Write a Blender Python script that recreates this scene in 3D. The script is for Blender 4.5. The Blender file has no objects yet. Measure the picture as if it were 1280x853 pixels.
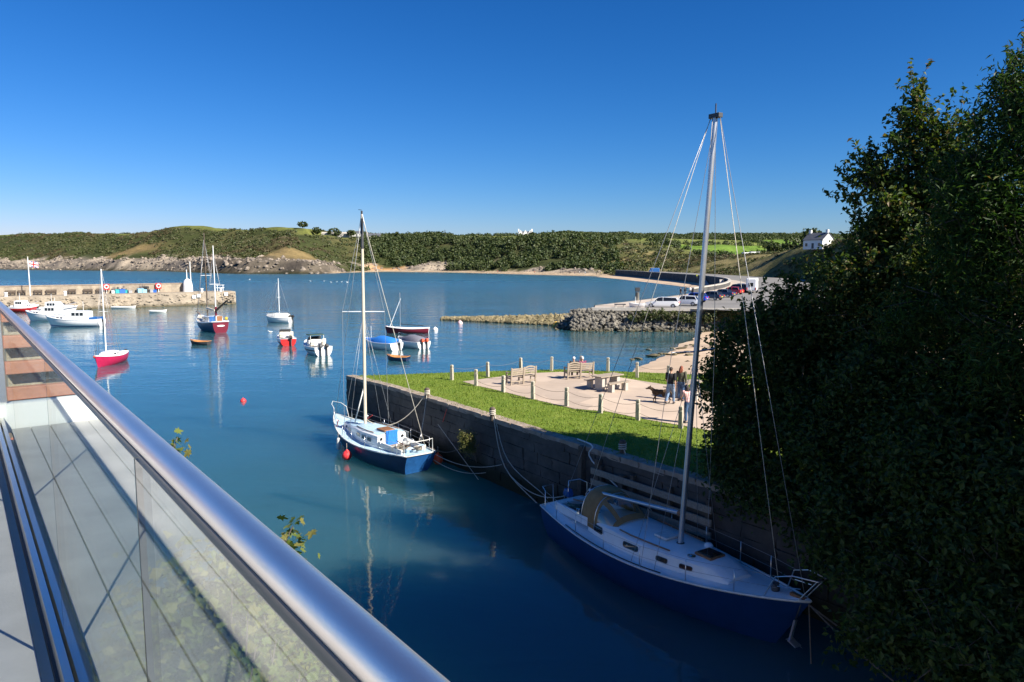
import bpy, bmesh, math, random
import numpy as np
from mathutils import Vector, Matrix, noise

random.seed(11)
rng = np.random.default_rng(11)
sc = bpy.context.scene
C = sc.collection
R = math.radians
PI = math.pi

# ------------------------------------------------------------------ camera
H, F, HOR = 9.6, 900.0, 326.0
PITCH = math.atan((426.5 - HOR) / F)
cd = bpy.data.cameras.new('camera')
cd.sensor_width = 36
cd.lens = 36 * F / 1280
cd.clip_start = 0.03
cd.clip_end = 20000
cam = bpy.data.objects.new('camera', cd)
cam.location = (0, 0, H)
cam.rotation_euler = (PI / 2 - PITCH, 0, 0)
C.objects.link(cam)
sc.camera = cam

# ------------------------------------------------------------------ sky and sun
SUN_AZ, SUN_EL = R(121), R(37)          # azimuth clockwise from +Y
w = bpy.data.worlds.new('World')
sc.world = w
w.use_nodes = True
nt = w.node_tree
nt.nodes.clear()
sky = nt.nodes.new('ShaderNodeTexSky')
sky.sky_type = 'NISHITA'
sky.sun_disc = False
sky.sun_elevation = SUN_EL
sky.sun_rotation = SUN_AZ
sky.altitude = 0
sky.air_density = 1.0
sky.dust_density = 0.15
sky.ozone_density = 4.0
hs = nt.nodes.new('ShaderNodeHueSaturation')
hs.inputs['Saturation'].default_value = 1.12
hs.inputs['Value'].default_value = 1.0
gm = nt.nodes.new('ShaderNodeGamma')
gm.inputs['Gamma'].default_value = 1.0
bg = nt.nodes.new('ShaderNodeBackground')
bg.inputs['Strength'].default_value = 0.056
wo = nt.nodes.new('ShaderNodeOutputWorld')
nt.links.new(sky.outputs[0], gm.inputs[0])
nt.links.new(gm.outputs[0], hs.inputs['Color'])
tn = nt.nodes.new('ShaderNodeMix'); tn.data_type = 'RGBA'; tn.blend_type = 'MULTIPLY'; tn.inputs[0].default_value = 1.0
tn.inputs[7].default_value = (0.66, 0.82, 1.2, 1)       # deep polarised blue of the whole sky
nt.links.new(hs.outputs[0], tn.inputs[6])
sp_ = nt.nodes.new('ShaderNodeSeparateColor'); cb_ = nt.nodes.new('ShaderNodeCombineColor'); nt.links.new(tn.outputs[2], sp_.inputs[0])
for i_, (pw, kk) in enumerate(((1.75, 1.8), (1.2, 0.94), (1.12, 0.87))):   # deeper, cleaner blue overhead
    a_ = nt.nodes.new('ShaderNodeMath'); a_.operation = 'MULTIPLY'; a_.inputs[1].default_value = 0.1
    b_ = nt.nodes.new('ShaderNodeMath'); b_.operation = 'POWER'; b_.inputs[1].default_value = pw
    c_ = nt.nodes.new('ShaderNodeMath'); c_.operation = 'MULTIPLY'; c_.inputs[1].default_value = kk * 10
    nt.links.new(sp_.outputs[i_], a_.inputs[0]); nt.links.new(a_.outputs[0], b_.inputs[0]); nt.links.new(b_.outputs[0], c_.inputs[0]); nt.links.new(c_.outputs[0], cb_.inputs[i_])
nt.links.new(cb_.outputs[0], bg.inputs[0])
nt.links.new(bg.outputs[0], wo.inputs[0])

sd = bpy.data.lights.new('sun', 'SUN')
sd.energy = 4.7
sd.angle = R(0.5)
sd.color = (1.0, 0.93, 0.82)
sun = bpy.data.objects.new('sun', sd)
tosun = Vector((math.sin(SUN_AZ) * math.cos(SUN_EL), math.cos(SUN_AZ) * math.cos(SUN_EL), math.sin(SUN_EL)))
sun.rotation_euler = (-tosun).to_track_quat('-Z', 'Y').to_euler()
sun.location = (60, -30, 60)
C.objects.link(sun)

sc.render.engine = 'CYCLES'
sc.view_settings.view_transform = 'Standard'
sc.view_settings.look = 'None'
sc.view_settings.gamma = 1
sc.view_settings.exposure = 1.12
sc.render.resolution_x, sc.render.resolution_y = 1024, 682
sc.cycles.max_bounces = 8
sc.cycles.transparent_max_bounces = 12

# ------------------------------------------------------------------ helpers
def V(*a): return Vector(a)
cP, sP = math.cos(PITCH), math.sin(PITCH)
def ray(px, py):
    u = (px - 640) / F; v = -(py - 426.5) / F
    return V(u, cP + v * sP, -sP + v * cP)
def G(px, py, z=0.0):
    d = ray(px, py); t = (z - H) / d.z
    return V(d.x * t, d.y * t, z)
def at(px, py, Y):
    d = ray(px, py); t = Y / d.y
    return V(d.x * t, Y, H + d.z * t)
def xy(p): return (p.x, p.y)

class MB:
    def __init__(s): s.v = []; s.f = []
    def add(s, vs, fs):
        o = len(s.v); s.v.extend([tuple(v) for v in vs]); s.f.extend([tuple(i + o for i in f) for f in fs]); return s
    def box(s, c, d, rz=0, M=None):
        x, y, z = [k / 2 for k in d]
        vs = [V(a * x, b * y, e * z) for e in (-1, 1) for a, b in ((-1, -1), (1, -1), (1, 1), (-1, 1))]
        if rz: m = Matrix.Rotation(rz, 3, 'Z'); vs = [m @ v for v in vs]
        if M is not None: vs = [M @ v for v in vs]
        vs = [v + V(*c) for v in vs]
        return s.add(vs, [(3, 2, 1, 0), (4, 5, 6, 7), (0, 1, 5, 4), (1, 2, 6, 5), (2, 3, 7, 6), (3, 0, 4, 7)])
    def bar(s, p, q, wd, ht, up=(0, 0, 1)):
        p, q = V(*p), V(*q); t = (q - p).normalized(); u = V(*up)
        sd_ = t.cross(u)
        if sd_.length < 1e-4: sd_ = t.cross(V(1, 0, 0))
        sd_.normalize(); u = sd_.cross(t)
        vs = []
        for e in (p, q):
            for a, b in ((-1, -1), (1, -1), (1, 1), (-1, 1)):
                vs.append(e + sd_ * (a * wd / 2) + u * (b * ht / 2))
        return s.add(vs, [(0, 1, 2, 3), (7, 6, 5, 4), (0, 4, 5, 1), (1, 5, 6, 2), (2, 6, 7, 3), (3, 7, 4, 0)])
    def tube(s, path, r, n=6, closed=False, sq=1.0):
        P = [V(*p) for p in path]; m = len(P)
        rs = r if isinstance(r, (list, tuple)) else [r] * m
        T = []
        for i in range(m):
            a = P[(i - 1) % m] if (closed or i > 0) else P[i]
            b = P[(i + 1) % m] if (closed or i < m - 1) else P[i]
            t = b - a
            T.append(t.normalized() if t.length > 1e-9 else V(0, 0, 1))
        ref = V(0, 0, 1) if abs(T[0].z) < 0.9 else V(1, 0, 0)
        nrm = T[0].cross(ref).normalized()
        vs = []
        for i in range(m):
            nrm = (nrm - T[i] * nrm.dot(T[i]))
            nrm = nrm.normalized() if nrm.length > 1e-6 else T[i].orthogonal().normalized()
            bn = T[i].cross(nrm)
            for k in range(n):
                a = 2 * PI * k / n
                vs.append(P[i] + (nrm * math.cos(a) + bn * math.sin(a) * sq) * rs[i])
        fs = []
        for i in range(m if closed else m - 1):
            for k in range(n):
                a = i * n + k; b = i * n + (k + 1) % n; j = ((i + 1) % m) * n
                fs.append((a, b, j + (k + 1) % n, j + k))
        if not closed:
            fs.append(tuple(range(n - 1, -1, -1))); fs.append(tuple(range((m - 1) * n, m * n)))
        return s.add(vs, fs)
    def lathe(s, prof, n=12, c=(0, 0, 0)):
        vs = []; fs = []
        for (r, z) in prof:
            for k in range(n):
                a = 2 * PI * k / n; vs.append((c[0] + r * math.cos(a), c[1] + r * math.sin(a), c[2] + z))
        for i in range(len(prof) - 1):
            for k in range(n):
                fs.append((i * n + k, i * n + (k + 1) % n, (i + 1) * n + (k + 1) % n, (i + 1) * n + k))
        fs.append(tuple(range(n - 1, -1, -1))); m = len(prof) - 1
        fs.append(tuple(range(m * n, m * n + n)))
        return s.add(vs, fs)
    def ball(s, c, r, n=12, m=8):
        rr = r if isinstance(r, (tuple, list)) else (r, r, r)
        vs = [(c[0], c[1], c[2] + rr[2])]; fs = []
        for i in range(1, m):
            t = PI * i / m
            for k in range(n):
                a = 2 * PI * k / n
                vs.append((c[0] + rr[0] * math.sin(t) * math.cos(a), c[1] + rr[1] * math.sin(t) * math.sin(a), c[2] + rr[2] * math.cos(t)))
        vs.append((c[0], c[1], c[2] - rr[2])); e = len(vs) - 1
        for k in range(n):
            fs.append((0, 1 + k, 1 + (k + 1) % n))
            fs.append((e, 1 + (m - 2) * n + (k + 1) % n, 1 + (m - 2) * n + k))
        for i in range(m - 2):
            for k in range(n):
                a = 1 + i * n
                fs.append((a + k, a + n + k, a + n + (k + 1) % n, a + (k + 1) % n))
        return s.add(vs, fs)
    def loft(s, rings, closed=True, caps=True):
        n = len(rings[0]); vs = [p for r in rings for p in r]; fs = []
        for i in range(len(rings) - 1):
            for k in range(n if closed else n - 1):
                fs.append((i * n + k, i * n + (k + 1) % n, (i + 1) * n + (k + 1) % n, (i + 1) * n + k))
        if caps and closed:
            fs.append(tuple(range(n - 1, -1, -1))); m = len(rings) - 1
            fs.append(tuple(range(m * n, m * n + n)))
        return s.add(vs, fs)
    def prism(s, poly, z0, z1):
        n = len(poly)
        vs = [(p[0], p[1], z0) for p in poly] + [(p[0], p[1], z1) for p in poly]
        fs = [tuple(range(n - 1, -1, -1)), tuple(range(n, 2 * n))]
        for k in range(n): fs.append((k, (k + 1) % n, n + (k + 1) % n, n + k))
        return s.add(vs, fs)
    def mesh(s, name):
        me = bpy.data.meshes.new(name); me.from_pydata(s.v, [], s.f); me.update(); return me
    def build(s, name, mat, parent=None, smooth=None, fix=True):
        me = s.mesh(name)
        if fix:
            bm = bmesh.new(); bm.from_mesh(me); bmesh.ops.recalc_face_normals(bm, faces=bm.faces); bm.to_mesh(me); bm.free()
        if smooth is not None:
            me.polygons.foreach_set('use_smooth', [True] * len(me.polygons))
            if smooth < 179: me.set_sharp_from_angle(angle=R(smooth))
        if mat is not None: me.materials.append(mat)
        return link(name, me, parent)

def link(name, me, parent=None):
    o = bpy.data.objects.new(name, me); C.objects.link(o)
    if parent is not None: o.parent = parent
    return o
def tag(o, label=None, cat=None, group=None, kind=None):
    if label: o['label'] = label
    if cat: o['category'] = cat
    if group: o['group'] = group
    if kind: o['kind'] = kind
    return o
def thing(name, label, cat, loc=(0, 0, 0), rz=0.0, group=None):
    o = bpy.data.objects.new(name, None); C.objects.link(o)
    o.location = loc; o.rotation_euler = (0, 0, rz); o.empty_display_size = 0.2
    return tag(o, label, cat, group)
def copy_tree(o, parent=None):
    c = o.copy(); C.objects.link(c); c.parent = parent
    for ch in list(o.children): copy_tree(ch, c)
    return c
def bevel(o, wd, seg=2):
    m = o.modifiers.new('bevel', 'BEVEL'); m.width = wd; m.segments = seg; m.limit_method = 'ANGLE'; return o
def np_mesh(name, verts, faces, mat, parent=None, smooth=False):
    me = bpy.data.meshes.new(name)
    k = faces.shape[1]; n = len(faces)
    me.vertices.add(len(verts)); me.vertices.foreach_set('co', np.asarray(verts, np.float32).ravel())
    me.loops.add(n * k); me.loops.foreach_set('vertex_index', np.asarray(faces, np.int32).ravel())
    me.polygons.add(n); me.polygons.foreach_set('loop_start', np.arange(0, n * k, k, dtype=np.int32))
    me.polygons.foreach_set('use_smooth', np.full(n, smooth))
    me.update(calc_edges=True); me.validate()
    if mat: me.materials.append(mat)
    return link(name, me, parent)

# ------------------------------------------------------------------ materials
def newmat(name):
    m = bpy.data.materials.new(name); m.use_nodes = True
    t = m.node_tree; b = t.nodes['Principled BSDF']
    return m, t, b
def nd(t, kind, **kw):
    n = t.nodes.new(kind)
    for k, v in kw.items():
        if k in n.inputs: n.inputs[k].default_value = v
        else: setattr(n, k, v)
    return n
def ramp(t, stops):
    r = t.nodes.new('ShaderNodeValToRGB'); e = r.color_ramp.elements
    while len(e) < len(stops): e.new(0.5)
    for i, (p, c) in enumerate(stops):
        e[i].position = p; e[i].color = (c[0], c[1], c[2], 1)
    return r
def mat(name, col, rough=0.6, metal=0.0, var=0.18, scale=6.0, bump=0.0, bscale=40.0, spec=0.5, coat=0.0, col2=None, detail=4):
    m, t, b = newmat(name)
    b.inputs['Roughness'].default_value = rough; b.inputs['Metallic'].default_value = metal
    b.inputs['Specular IOR Level'].default_value = spec; b.inputs['Coat Weight'].default_value = coat
    tc = nd(t, 'ShaderNodeTexCoord')
    nz = nd(t, 'ShaderNodeTexNoise', Scale=scale, Detail=detail, Roughness=0.6)
    t.links.new(tc.outputs['Object'], nz.inputs['Vector'])
    c2 = col2 or [min(1, c * (1 + var)) for c in col]
    c1 = [c * (1 - var) for c in col] if col2 is None else col
    r = ramp(t, [(0.3, c1), (0.7, c2)])
    t.links.new(nz.outputs['Fac'], r.inputs['Fac']); t.links.new(r.outputs['Color'], b.inputs['Base Color'])
    if bump:
        n2 = nd(t, 'ShaderNodeTexNoise', Scale=bscale, Detail=5.0)
        t.links.new(tc.outputs['Object'], n2.inputs['Vector'])
        bp = nd(t, 'ShaderNodeBump', Strength=1.0, Distance=bump)
        t.links.new(n2.outputs['Fac'], bp.inputs['Height']); t.links.new(bp.outputs['Normal'], b.inputs['Normal'])
    return m
def leafmat(name, cols, trans=0.35, rough=0.55):
    m, t, b = newmat(name)
    g = nd(t, 'ShaderNodeNewGeometry')
    n = len(cols)
    r = ramp(t, [((i + 0.5) / n, c) for i, c in enumerate(cols)])
    r.color_ramp.interpolation = 'LINEAR'
    t.links.new(g.outputs['Random Per Island'], r.inputs['Fac'])
    t.links.new(r.outputs['Color'], b.inputs['Base Color']); b.inputs['Roughness'].default_value = rough
    b.inputs['Specular IOR Level'].default_value = 0.35
    tr = nd(t, 'ShaderNodeBsdfTranslucent'); mx = nd(t, 'ShaderNodeMixShader'); mx.inputs[0].default_value = trans
    gmx = nd(t, 'ShaderNodeMix', data_type='RGBA', blend_type='MULTIPLY'); gmx.inputs[0].default_value = 1.0
    gmx.inputs[7].default_value = (1.1, 1.25, 0.45, 1)
    t.links.new(r.outputs['Color'], gmx.inputs[6]); t.links.new(gmx.outputs[2], tr.inputs['Color'])
    t.links.new(b.outputs[0], mx.inputs[1]); t.links.new(tr.outputs[0], mx.inputs[2])
    t.links.new(mx.outputs[0], t.nodes['Material Output'].inputs['Surface'])
    return m
def glassmat(name, tint=(0.93, 0.97, 0.95), f0=0.07, ext=0.93):
    m, t, b = newmat(name); t.nodes.remove(b)
    lw = nd(t, 'ShaderNodeLayerWeight', Blend=0.5)
    p = nd(t, 'ShaderNodeMath', operation='POWER'); p.inputs[1].default_value = 3.9
    k = nd(t, 'ShaderNodeMath', operation='MULTIPLY_ADD'); k.inputs[1].default_value = ext; k.inputs[2].default_value = f0
    t.links.new(lw.outputs['Facing'], p.inputs[0]); t.links.new(p.outputs[0], k.inputs[0])
    tr = nd(t, 'ShaderNodeBsdfTransparent'); tr.inputs[0].default_value = (*tint, 1)
    gl = nd(t, 'ShaderNodeBsdfGlossy', Roughness=0.015); gl.inputs[0].default_value = (0.95, 0.97, 0.96, 1)
    mx = nd(t, 'ShaderNodeMixShader')
    t.links.new(k.outputs[0], mx.inputs[0]); t.links.new(tr.outputs[0], mx.inputs[1]); t.links.new(gl.outputs[0], mx.inputs[2])
    t.links.new(mx.outputs[0], t.nodes['Material Output'].inputs['Surface'])
    return m

MT = {}
MT['white'] = mat('white_gelcoat', (0.84, 0.84, 0.82), 0.35, var=0.05, scale=3, coat=0.3)
MT['offwhite'] = mat('weathered_white', (0.66, 0.66, 0.62), 0.6, var=0.12, scale=5)
MT['cream'] = mat('cream_paint', (0.62, 0.56, 0.44), 0.5, var=0.1)
MT['navy'] = mat('navy_hull', (0.005, 0.034, 0.120), 0.32, var=0.12, scale=2.5, coat=0.12)
MT['navy2'] = mat('dark_blue_hull', (0.008, 0.03, 0.09), 0.35, var=0.2, scale=3, coat=0.1)
MT['blue'] = mat('bright_blue_paint', (0.016, 0.10, 0.30), 0.4, var=0.2, scale=5)
MT['bluecloth'] = mat('blue_canvas', (0.015, 0.17, 0.55), 0.75, var=0.2, scale=8, bump=0.004, bscale=30)
MT['paleblue'] = mat('pale_blue_deck', (0.42, 0.58, 0.68), 0.6, var=0.12, scale=6)
MT['maroon'] = mat('maroon_paint', (0.16, 0.015, 0.03), 0.35, var=0.15, scale=4)
MT['pinkred'] = mat('crimson_paint', (0.42, 0.015, 0.07), 0.35, var=0.12, scale=4)
MT['red'] = mat('red_paint', (0.55, 0.02, 0.02), 0.4, var=0.12, scale=4)
MT['orange'] = mat('orange_buoy', (0.75, 0.08, 0.02), 0.5, var=0.12, scale=5)
MT['redbuoy'] = mat('red_buoy', (0.8, 0.045, 0.05), 0.5, var=0.12, scale=5)
MT['black'] = mat('black_rubber', (0.015, 0.015, 0.017), 0.55, var=0.2)
MT['dark'] = mat('dark_grey', (0.05, 0.052, 0.055), 0.5, var=0.2)
MT['antifoul'] = mat('antifouling', (0.02, 0.025, 0.03), 0.7, var=0.3)
MT['wood'] = mat('varnished_wood', (0.24, 0.11, 0.045), 0.45, var=0.3, scale=9)
MT['orangewood'] = mat('orange_wood', (0.5, 0.22, 0.07), 0.55, var=0.25, scale=7)
MT['greywood'] = mat('weathered_timber', (0.30, 0.245, 0.185), 0.85, var=0.25, scale=14, bump=0.003, bscale=60)
MT['darkwood'] = mat('dark_timber', (0.10, 0.075, 0.055), 0.85, var=0.35, scale=6, bump=0.004, bscale=30)
MT['alu'] = mat('aluminium', (0.55, 0.56, 0.58), 0.38, 0.85, var=0.08, scale=3)
MT['paintmast'] = mat('tan_mast', (0.56, 0.49, 0.38), 0.45, var=0.1, scale=3)
MT['railcap'] = mat('dark_anodised_channel', (0.16, 0.16, 0.165), 0.42, 0.6, var=0.08, scale=5)
MT['rail'] = mat('brushed_handrail', (0.95, 0.89, 0.82), 0.38, 1.0, var=0.05, scale=6, bump=.0002, bscale=300)
MT['steel'] = mat('stainless_steel', (0.74, 0.72, 0.70), 0.28, 1.0, var=0.04, scale=4)
MT['wire'] = mat('rigging_wire', (0.38, 0.38, 0.38), 0.45, 0.6, var=0.1)
MT['rope'] = mat('pale_rope', (0.50, 0.46, 0.38), 0.9, var=0.25, scale=20)
MT['darkrope'] = mat('dark_wet_rope', (0.14, 0.12, 0.095), 0.9, var=0.25, scale=20)
MT['redrope'] = mat('red_rope', (0.55, 0.08, 0.06), 0.9, var=0.2, scale=20)
MT['canvas'] = mat('tan_canvas', (0.30, 0.18, 0.075), 0.85, var=0.15, scale=6, bump=0.004, bscale=20)
MT['greycanvas'] = mat('grey_canvas', (0.15, 0.15, 0.18), 0.8, var=0.15, scale=6, bump=0.004, bscale=20)
MT['window'] = mat('dark_window', (0.012, 0.015, 0.018), 0.08, var=0.1, coat=0.5)
MT['glasswin'] = mat('house_window', (0.03, 0.04, 0.05), 0.06, var=0.2)
MT['skin'] = mat('skin', (0.50, 0.29, 0.20), 0.6, var=0.08)
MT['blackcloth'] = mat('black_cotton', (0.018, 0.019, 0.022), 0.9, var=0.2)
MT['jeans'] = mat('blue_denim', (0.05, 0.10, 0.20), 0.9, var=0.3, scale=10)
MT['palejeans'] = mat('faded_denim', (0.16, 0.24, 0.36), 0.9, var=0.3, scale=8)
MT['olive'] = mat('olive_jacket', (0.085, 0.085, 0.055), 0.9, var=0.25, scale=10)
MT['purple'] = mat('plum_knit', (0.20, 0.05, 0.10), 0.9, var=0.2)
MT['slate'] = mat('slate_roof', (0.10, 0.105, 0.12), 0.7, var=0.2, scale=1.5)
MT['render'] = mat('white_render', (0.80, 0.79, 0.75), 0.85, var=0.06, scale=0.6)
MT['greyrender'] = mat('grey_render', (0.42, 0.40, 0.37), 0.85, var=0.1, scale=0.6)
MT['chrome'] = mat('chrome', (0.6, 0.6, 0.6), 0.15, 1.0, var=0.05)
MT['post'] = mat('granite_post', (0.40, 0.36, 0.28), 0.9, var=0.2, scale=9, bump=0.006, bscale=30)
MT['chain'] = mat('rusty_chain', (0.18, 0.14, 0.11), 0.7, 0.3, var=0.3, scale=20)
MT['concrete'] = mat('concrete', (0.42, 0.39, 0.34), 0.9, var=0.15, scale=3, bump=0.006, bscale=18)
MT['glass'] = glassmat('balustrade_glass')
MT['clear'] = glassmat('clear_vinyl', (0.8, 0.78, 0.7), 0.08, 0.9)
MT['bark'] = mat('bark', (0.10, 0.085, 0.07), 0.95, var=0.4, scale=10, bump=0.02, bscale=14)
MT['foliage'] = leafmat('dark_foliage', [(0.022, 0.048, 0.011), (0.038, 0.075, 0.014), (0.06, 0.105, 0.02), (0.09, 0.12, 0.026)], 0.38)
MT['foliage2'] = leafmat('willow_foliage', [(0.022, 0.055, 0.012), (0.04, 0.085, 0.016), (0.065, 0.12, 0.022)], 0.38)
MT['foliage3'] = leafmat('yellow_green_foliage', [(0.06, 0.09, 0.016), (0.10, 0.13, 0.024), (0.14, 0.15, 0.03), (0.15, 0.10, 0.03)], 0.4)  # lighter yellow-green and brown leaves, mixed at random through the crowns
MT['leafnear'] = leafmat('sycamore_leaf', [(0.10, 0.15, 0.026), (0.15, 0.19, 0.036), (0.20, 0.20, 0.05)], 0.35)
MT['scrub'] = leafmat('hill_scrub', [(0.05, 0.07, 0.02), (0.072, 0.092, 0.028), (0.095, 0.11, 0.036), (0.115, 0.105, 0.05)], 0.25)
MT['wood_far'] = leafmat('far_woodland', [(0.04, 0.062, 0.018), (0.06, 0.085, 0.025), (0.085, 0.102, 0.034)], 0.25)
MT['bracken'] = leafmat('brown_bracken', [(0.06, 0.055, 0.022), (0.09, 0.075, 0.032), (0.12, 0.09, 0.045)], 0.2)
MT['wallplant'] = leafmat('wall_plant', [(0.10, 0.12, 0.03), (0.15, 0.15, 0.04), (0.19, 0.17, 0.06)], 0.3)
MT['grassblade'] = leafmat('grass_blades', [(0.12, 0.185, 0.022), (0.17, 0.23, 0.03), (0.21, 0.25, 0.04)], 0.3, 0.6)

def water_mat():
    m, t, b = newmat('sea_water')
    g = nd(t, 'ShaderNodeNewGeometry')
    mp = nd(t, 'ShaderNodeMapping'); mp.inputs['Scale'].default_value = (1, 1, 1)
    t.links.new(g.outputs['Position'], mp.inputs['Vector'])
    big = nd(t, 'ShaderNodeTexNoise', Scale=0.035, Detail=3.0)
    t.links.new(g.outputs['Position'], big.inputs['Vector'])
    r = ramp(t, [(0.3, (0.026, 0.086, 0.106)), (0.72, (0.034, 0.102, 0.122))])
    t.links.new(big.outputs['Fac'], r.inputs['Fac'])
    t.links.new(r.outputs['Color'], b.inputs['Base Color'])
    b.inputs['IOR'].default_value = 1.333
    b.subsurface_method = 'BURLEY'; b.inputs['Subsurface Weight'].default_value = 1.0; b.inputs['Subsurface Radius'].default_value = (0.6, 1.6, 2.0); b.inputs['Subsurface Scale'].default_value = 4.0
    mp2 = nd(t, 'ShaderNodeMapping'); mp2.inputs['Scale'].default_value = (0.55, 1.25, 1); mp2.inputs['Rotation'].default_value = (0, 0, R(18))
    t.links.new(g.outputs['Position'], mp2.inputs['Vector'])
    n1 = nd(t, 'ShaderNodeTexNoise', Scale=1.6, Detail=3.0, Roughness=0.5)
    n2 = nd(t, 'ShaderNodeTexNoise', Scale=0.22, Detail=2.0)
    n3 = nd(t, 'ShaderNodeTexNoise', Scale=0.016, Detail=3.0, Distortion=0.6)
    t.links.new(mp2.outputs[0], n1.inputs['Vector']); t.links.new(mp2.outputs[0], n2.inputs['Vector']); t.links.new(g.outputs['Position'], n3.inputs['Vector'])
    # wind: the open bay is ruffled, the inner harbour lies calm
    sx = nd(t, 'ShaderNodeSeparateXYZ'); t.links.new(g.outputs['Position'], sx.inputs[0])
    mr = nd(t, 'ShaderNodeMapRange'); mr.inputs[1].default_value = 45; mr.inputs[2].default_value = 190; mr.inputs[3].default_value = 0.16; mr.inputs[4].default_value = 1.0
    t.links.new(sx.outputs['Y'], mr.inputs[0])
    r3 = nd(t, 'ShaderNodeMapRange'); r3.inputs[1].default_value = 0.35; r3.inputs[2].default_value = 0.62; r3.inputs[3].default_value = 0.45; r3.inputs[4].default_value = 1.15
    t.links.new(n3.outputs['Fac'], r3.inputs[0])
    mm = nd(t, 'ShaderNodeMath', operation='MULTIPLY'); t.links.new(mr.outputs[0], mm.inputs[0]); t.links.new(r3.outputs[0], mm.inputs[1])
    rr = nd(t, 'ShaderNodeMapRange'); rr.inputs[1].default_value = 110; rr.inputs[2].default_value = 380; rr.inputs[3].default_value = 0.03; rr.inputs[4].default_value = 0.30
    t.links.new(sx.outputs['Y'], rr.inputs[0]); t.links.new(rr.outputs[0], b.inputs['Roughness'])
    b1 = nd(t, 'ShaderNodeBump', Distance=0.11); t.links.new(mm.outputs[0], b1.inputs['Strength']); t.links.new(n1.outputs['Fac'], b1.inputs['Height'])
    b2 = nd(t, 'ShaderNodeBump', Distance=0.3); t.links.new(mm.outputs[0], b2.inputs['Strength'])
    t.links.new(n2.outputs['Fac'], b2.inputs['Height']); t.links.new(b1.outputs['Normal'], b2.inputs['Normal'])
    t.links.new(b2.outputs['Normal'], b.inputs['Normal'])
    return m
MT['water'] = water_mat()

def stone_mat(name, c1, c2, scale=3.0, bump=0.03, algae=False, dark=None):
    m, t, b = newmat(name); b.inputs['Roughness'].default_value = 0.92; b.inputs['Specular IOR Level'].default_value = 0.25
    g = nd(t, 'ShaderNodeNewGeometry')
    n1 = nd(t, 'ShaderNodeTexNoise', Scale=scale, Detail=6.0, Roughness=0.65)
    t.links.new(g.outputs['Position'], n1.inputs['Vector'])
    r = ramp(t, [(0.3, c1), (0.7, c2)]); t.links.new(n1.outputs['Fac'], r.inputs['Fac'])
    out = r.outputs['Color']
    vo = nd(t, 'ShaderNodeTexVoronoi', Scale=scale * 0.8); t.links.new(g.outputs['Position'], vo.inputs['Vector'])
    mx = nd(t, 'ShaderNodeMix', data_type='RGBA', blend_type='MULTIPLY'); mx.inputs[0].default_value = 0.5
    vr = ramp(t, [(0.0, (0.6, 0.6, 0.6)), (1.0, (1.25, 1.2, 1.1))]); t.links.new(vo.outputs['Color'], vr.inputs['Fac'])
    t.links.new(out, mx.inputs[6]); t.links.new(vr.outputs['Color'], mx.inputs[7]); out = mx.outputs[2]
    if algae:
        sx = nd(t, 'ShaderNodeSeparateXYZ'); t.links.new(g.outputs['Position'], sx.inputs[0])
        ad = nd(t, 'ShaderNodeMath', operation='MULTIPLY_ADD'); ad.inputs[1].default_value = 0.9; t.links.new(n1.outputs['Fac'], ad.inputs[0]); t.links.new(sx.outputs['Z'], ad.inputs[2])
        mr = nd(t, 'ShaderNodeMapRange'); mr.inputs[1].default_value = algae + 0.7; mr.inputs[2].default_value = algae; mr.inputs[3].default_value = 0; mr.inputs[4].default_value = 1
        t.links.new(ad.outputs[0], mr.inputs[0])
        m2 = nd(t, 'ShaderNodeMix', data_type='RGBA'); t.links.new(mr.outputs[0], m2.inputs[0]); t.links.new(out, m2.inputs[6])
        m2.inputs[7].default_value = (*(dark or (0.025, 0.027, 0.014)), 1); out = m2.outputs[2]
    t.links.new(out, b.inputs['Base Color'])
    n2 = nd(t, 'ShaderNodeTexNoise', Scale=scale * 4, Detail=6.0); t.links.new(g.outputs['Position'], n2.inputs['Vector'])
    bp = nd(t, 'ShaderNodeBump', Distance=bump); t.links.new(n2.outputs['Fac'], bp.inputs['Height']); t.links.new(bp.outputs['Normal'], b.inputs['Normal'])
    return m
MT['quaystone'] = stone_mat('quay_stone', (0.055, 0.052, 0.05), (0.12, 0.11, 0.10), 1.2, 0.02, algae=0.9)
MT['coping'] = stone_mat('coping_stone', (0.24, 0.19, 0.15), (0.40, 0.33, 0.27), 2.5, 0.02)
MT['pierstone'] = stone_mat('pier_stone', (0.24, 0.20, 0.155), (0.42, 0.36, 0.28), 0.8, 0.08, algae=0.5, dark=(0.10, 0.085, 0.05))
MT['rubble'] = stone_mat('rubble_stone', (0.10, 0.095, 0.085), (0.26, 0.24, 0.20), 0.9, 0.06, algae=0.35, dark=(0.055, 0.05, 0.022))
MT['weedrock'] = stone_mat('weedy_boulders', (0.14, 0.12, 0.06), (0.30, 0.25, 0.15), 0.7, 0.06, algae=0.25, dark=(0.035, 0.035, 0.02))
MT['seawall'] = stone_mat('sea_wall_stone', (0.055, 0.058, 0.06), (0.11, 0.11, 0.11), 0.5, 0.08)
MT['cliffrock'] = stone_mat('cliff_rock', (0.13, 0.115, 0.10), (0.36, 0.30, 0.24), 0.18, 0.6)
MT['paving'] = stone_mat('pink_paving', (0.42, 0.335, 0.265), (0.52, 0.42, 0.335), 0.5, 0.004)
MT['sand'] = stone_mat('beach_sand', (0.44, 0.33, 0.23), (0.56, 0.43, 0.31), 0.25, 0.02)
MT['asphalt'] = stone_mat('pale_asphalt', (0.17, 0.165, 0.16), (0.23, 0.225, 0.215), 0.3, 0.01)
MT['promenade'] = stone_mat('promenade_paving', (0.42, 0.36, 0.30), (0.52, 0.45, 0.38), 0.3, 0.01)

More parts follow.
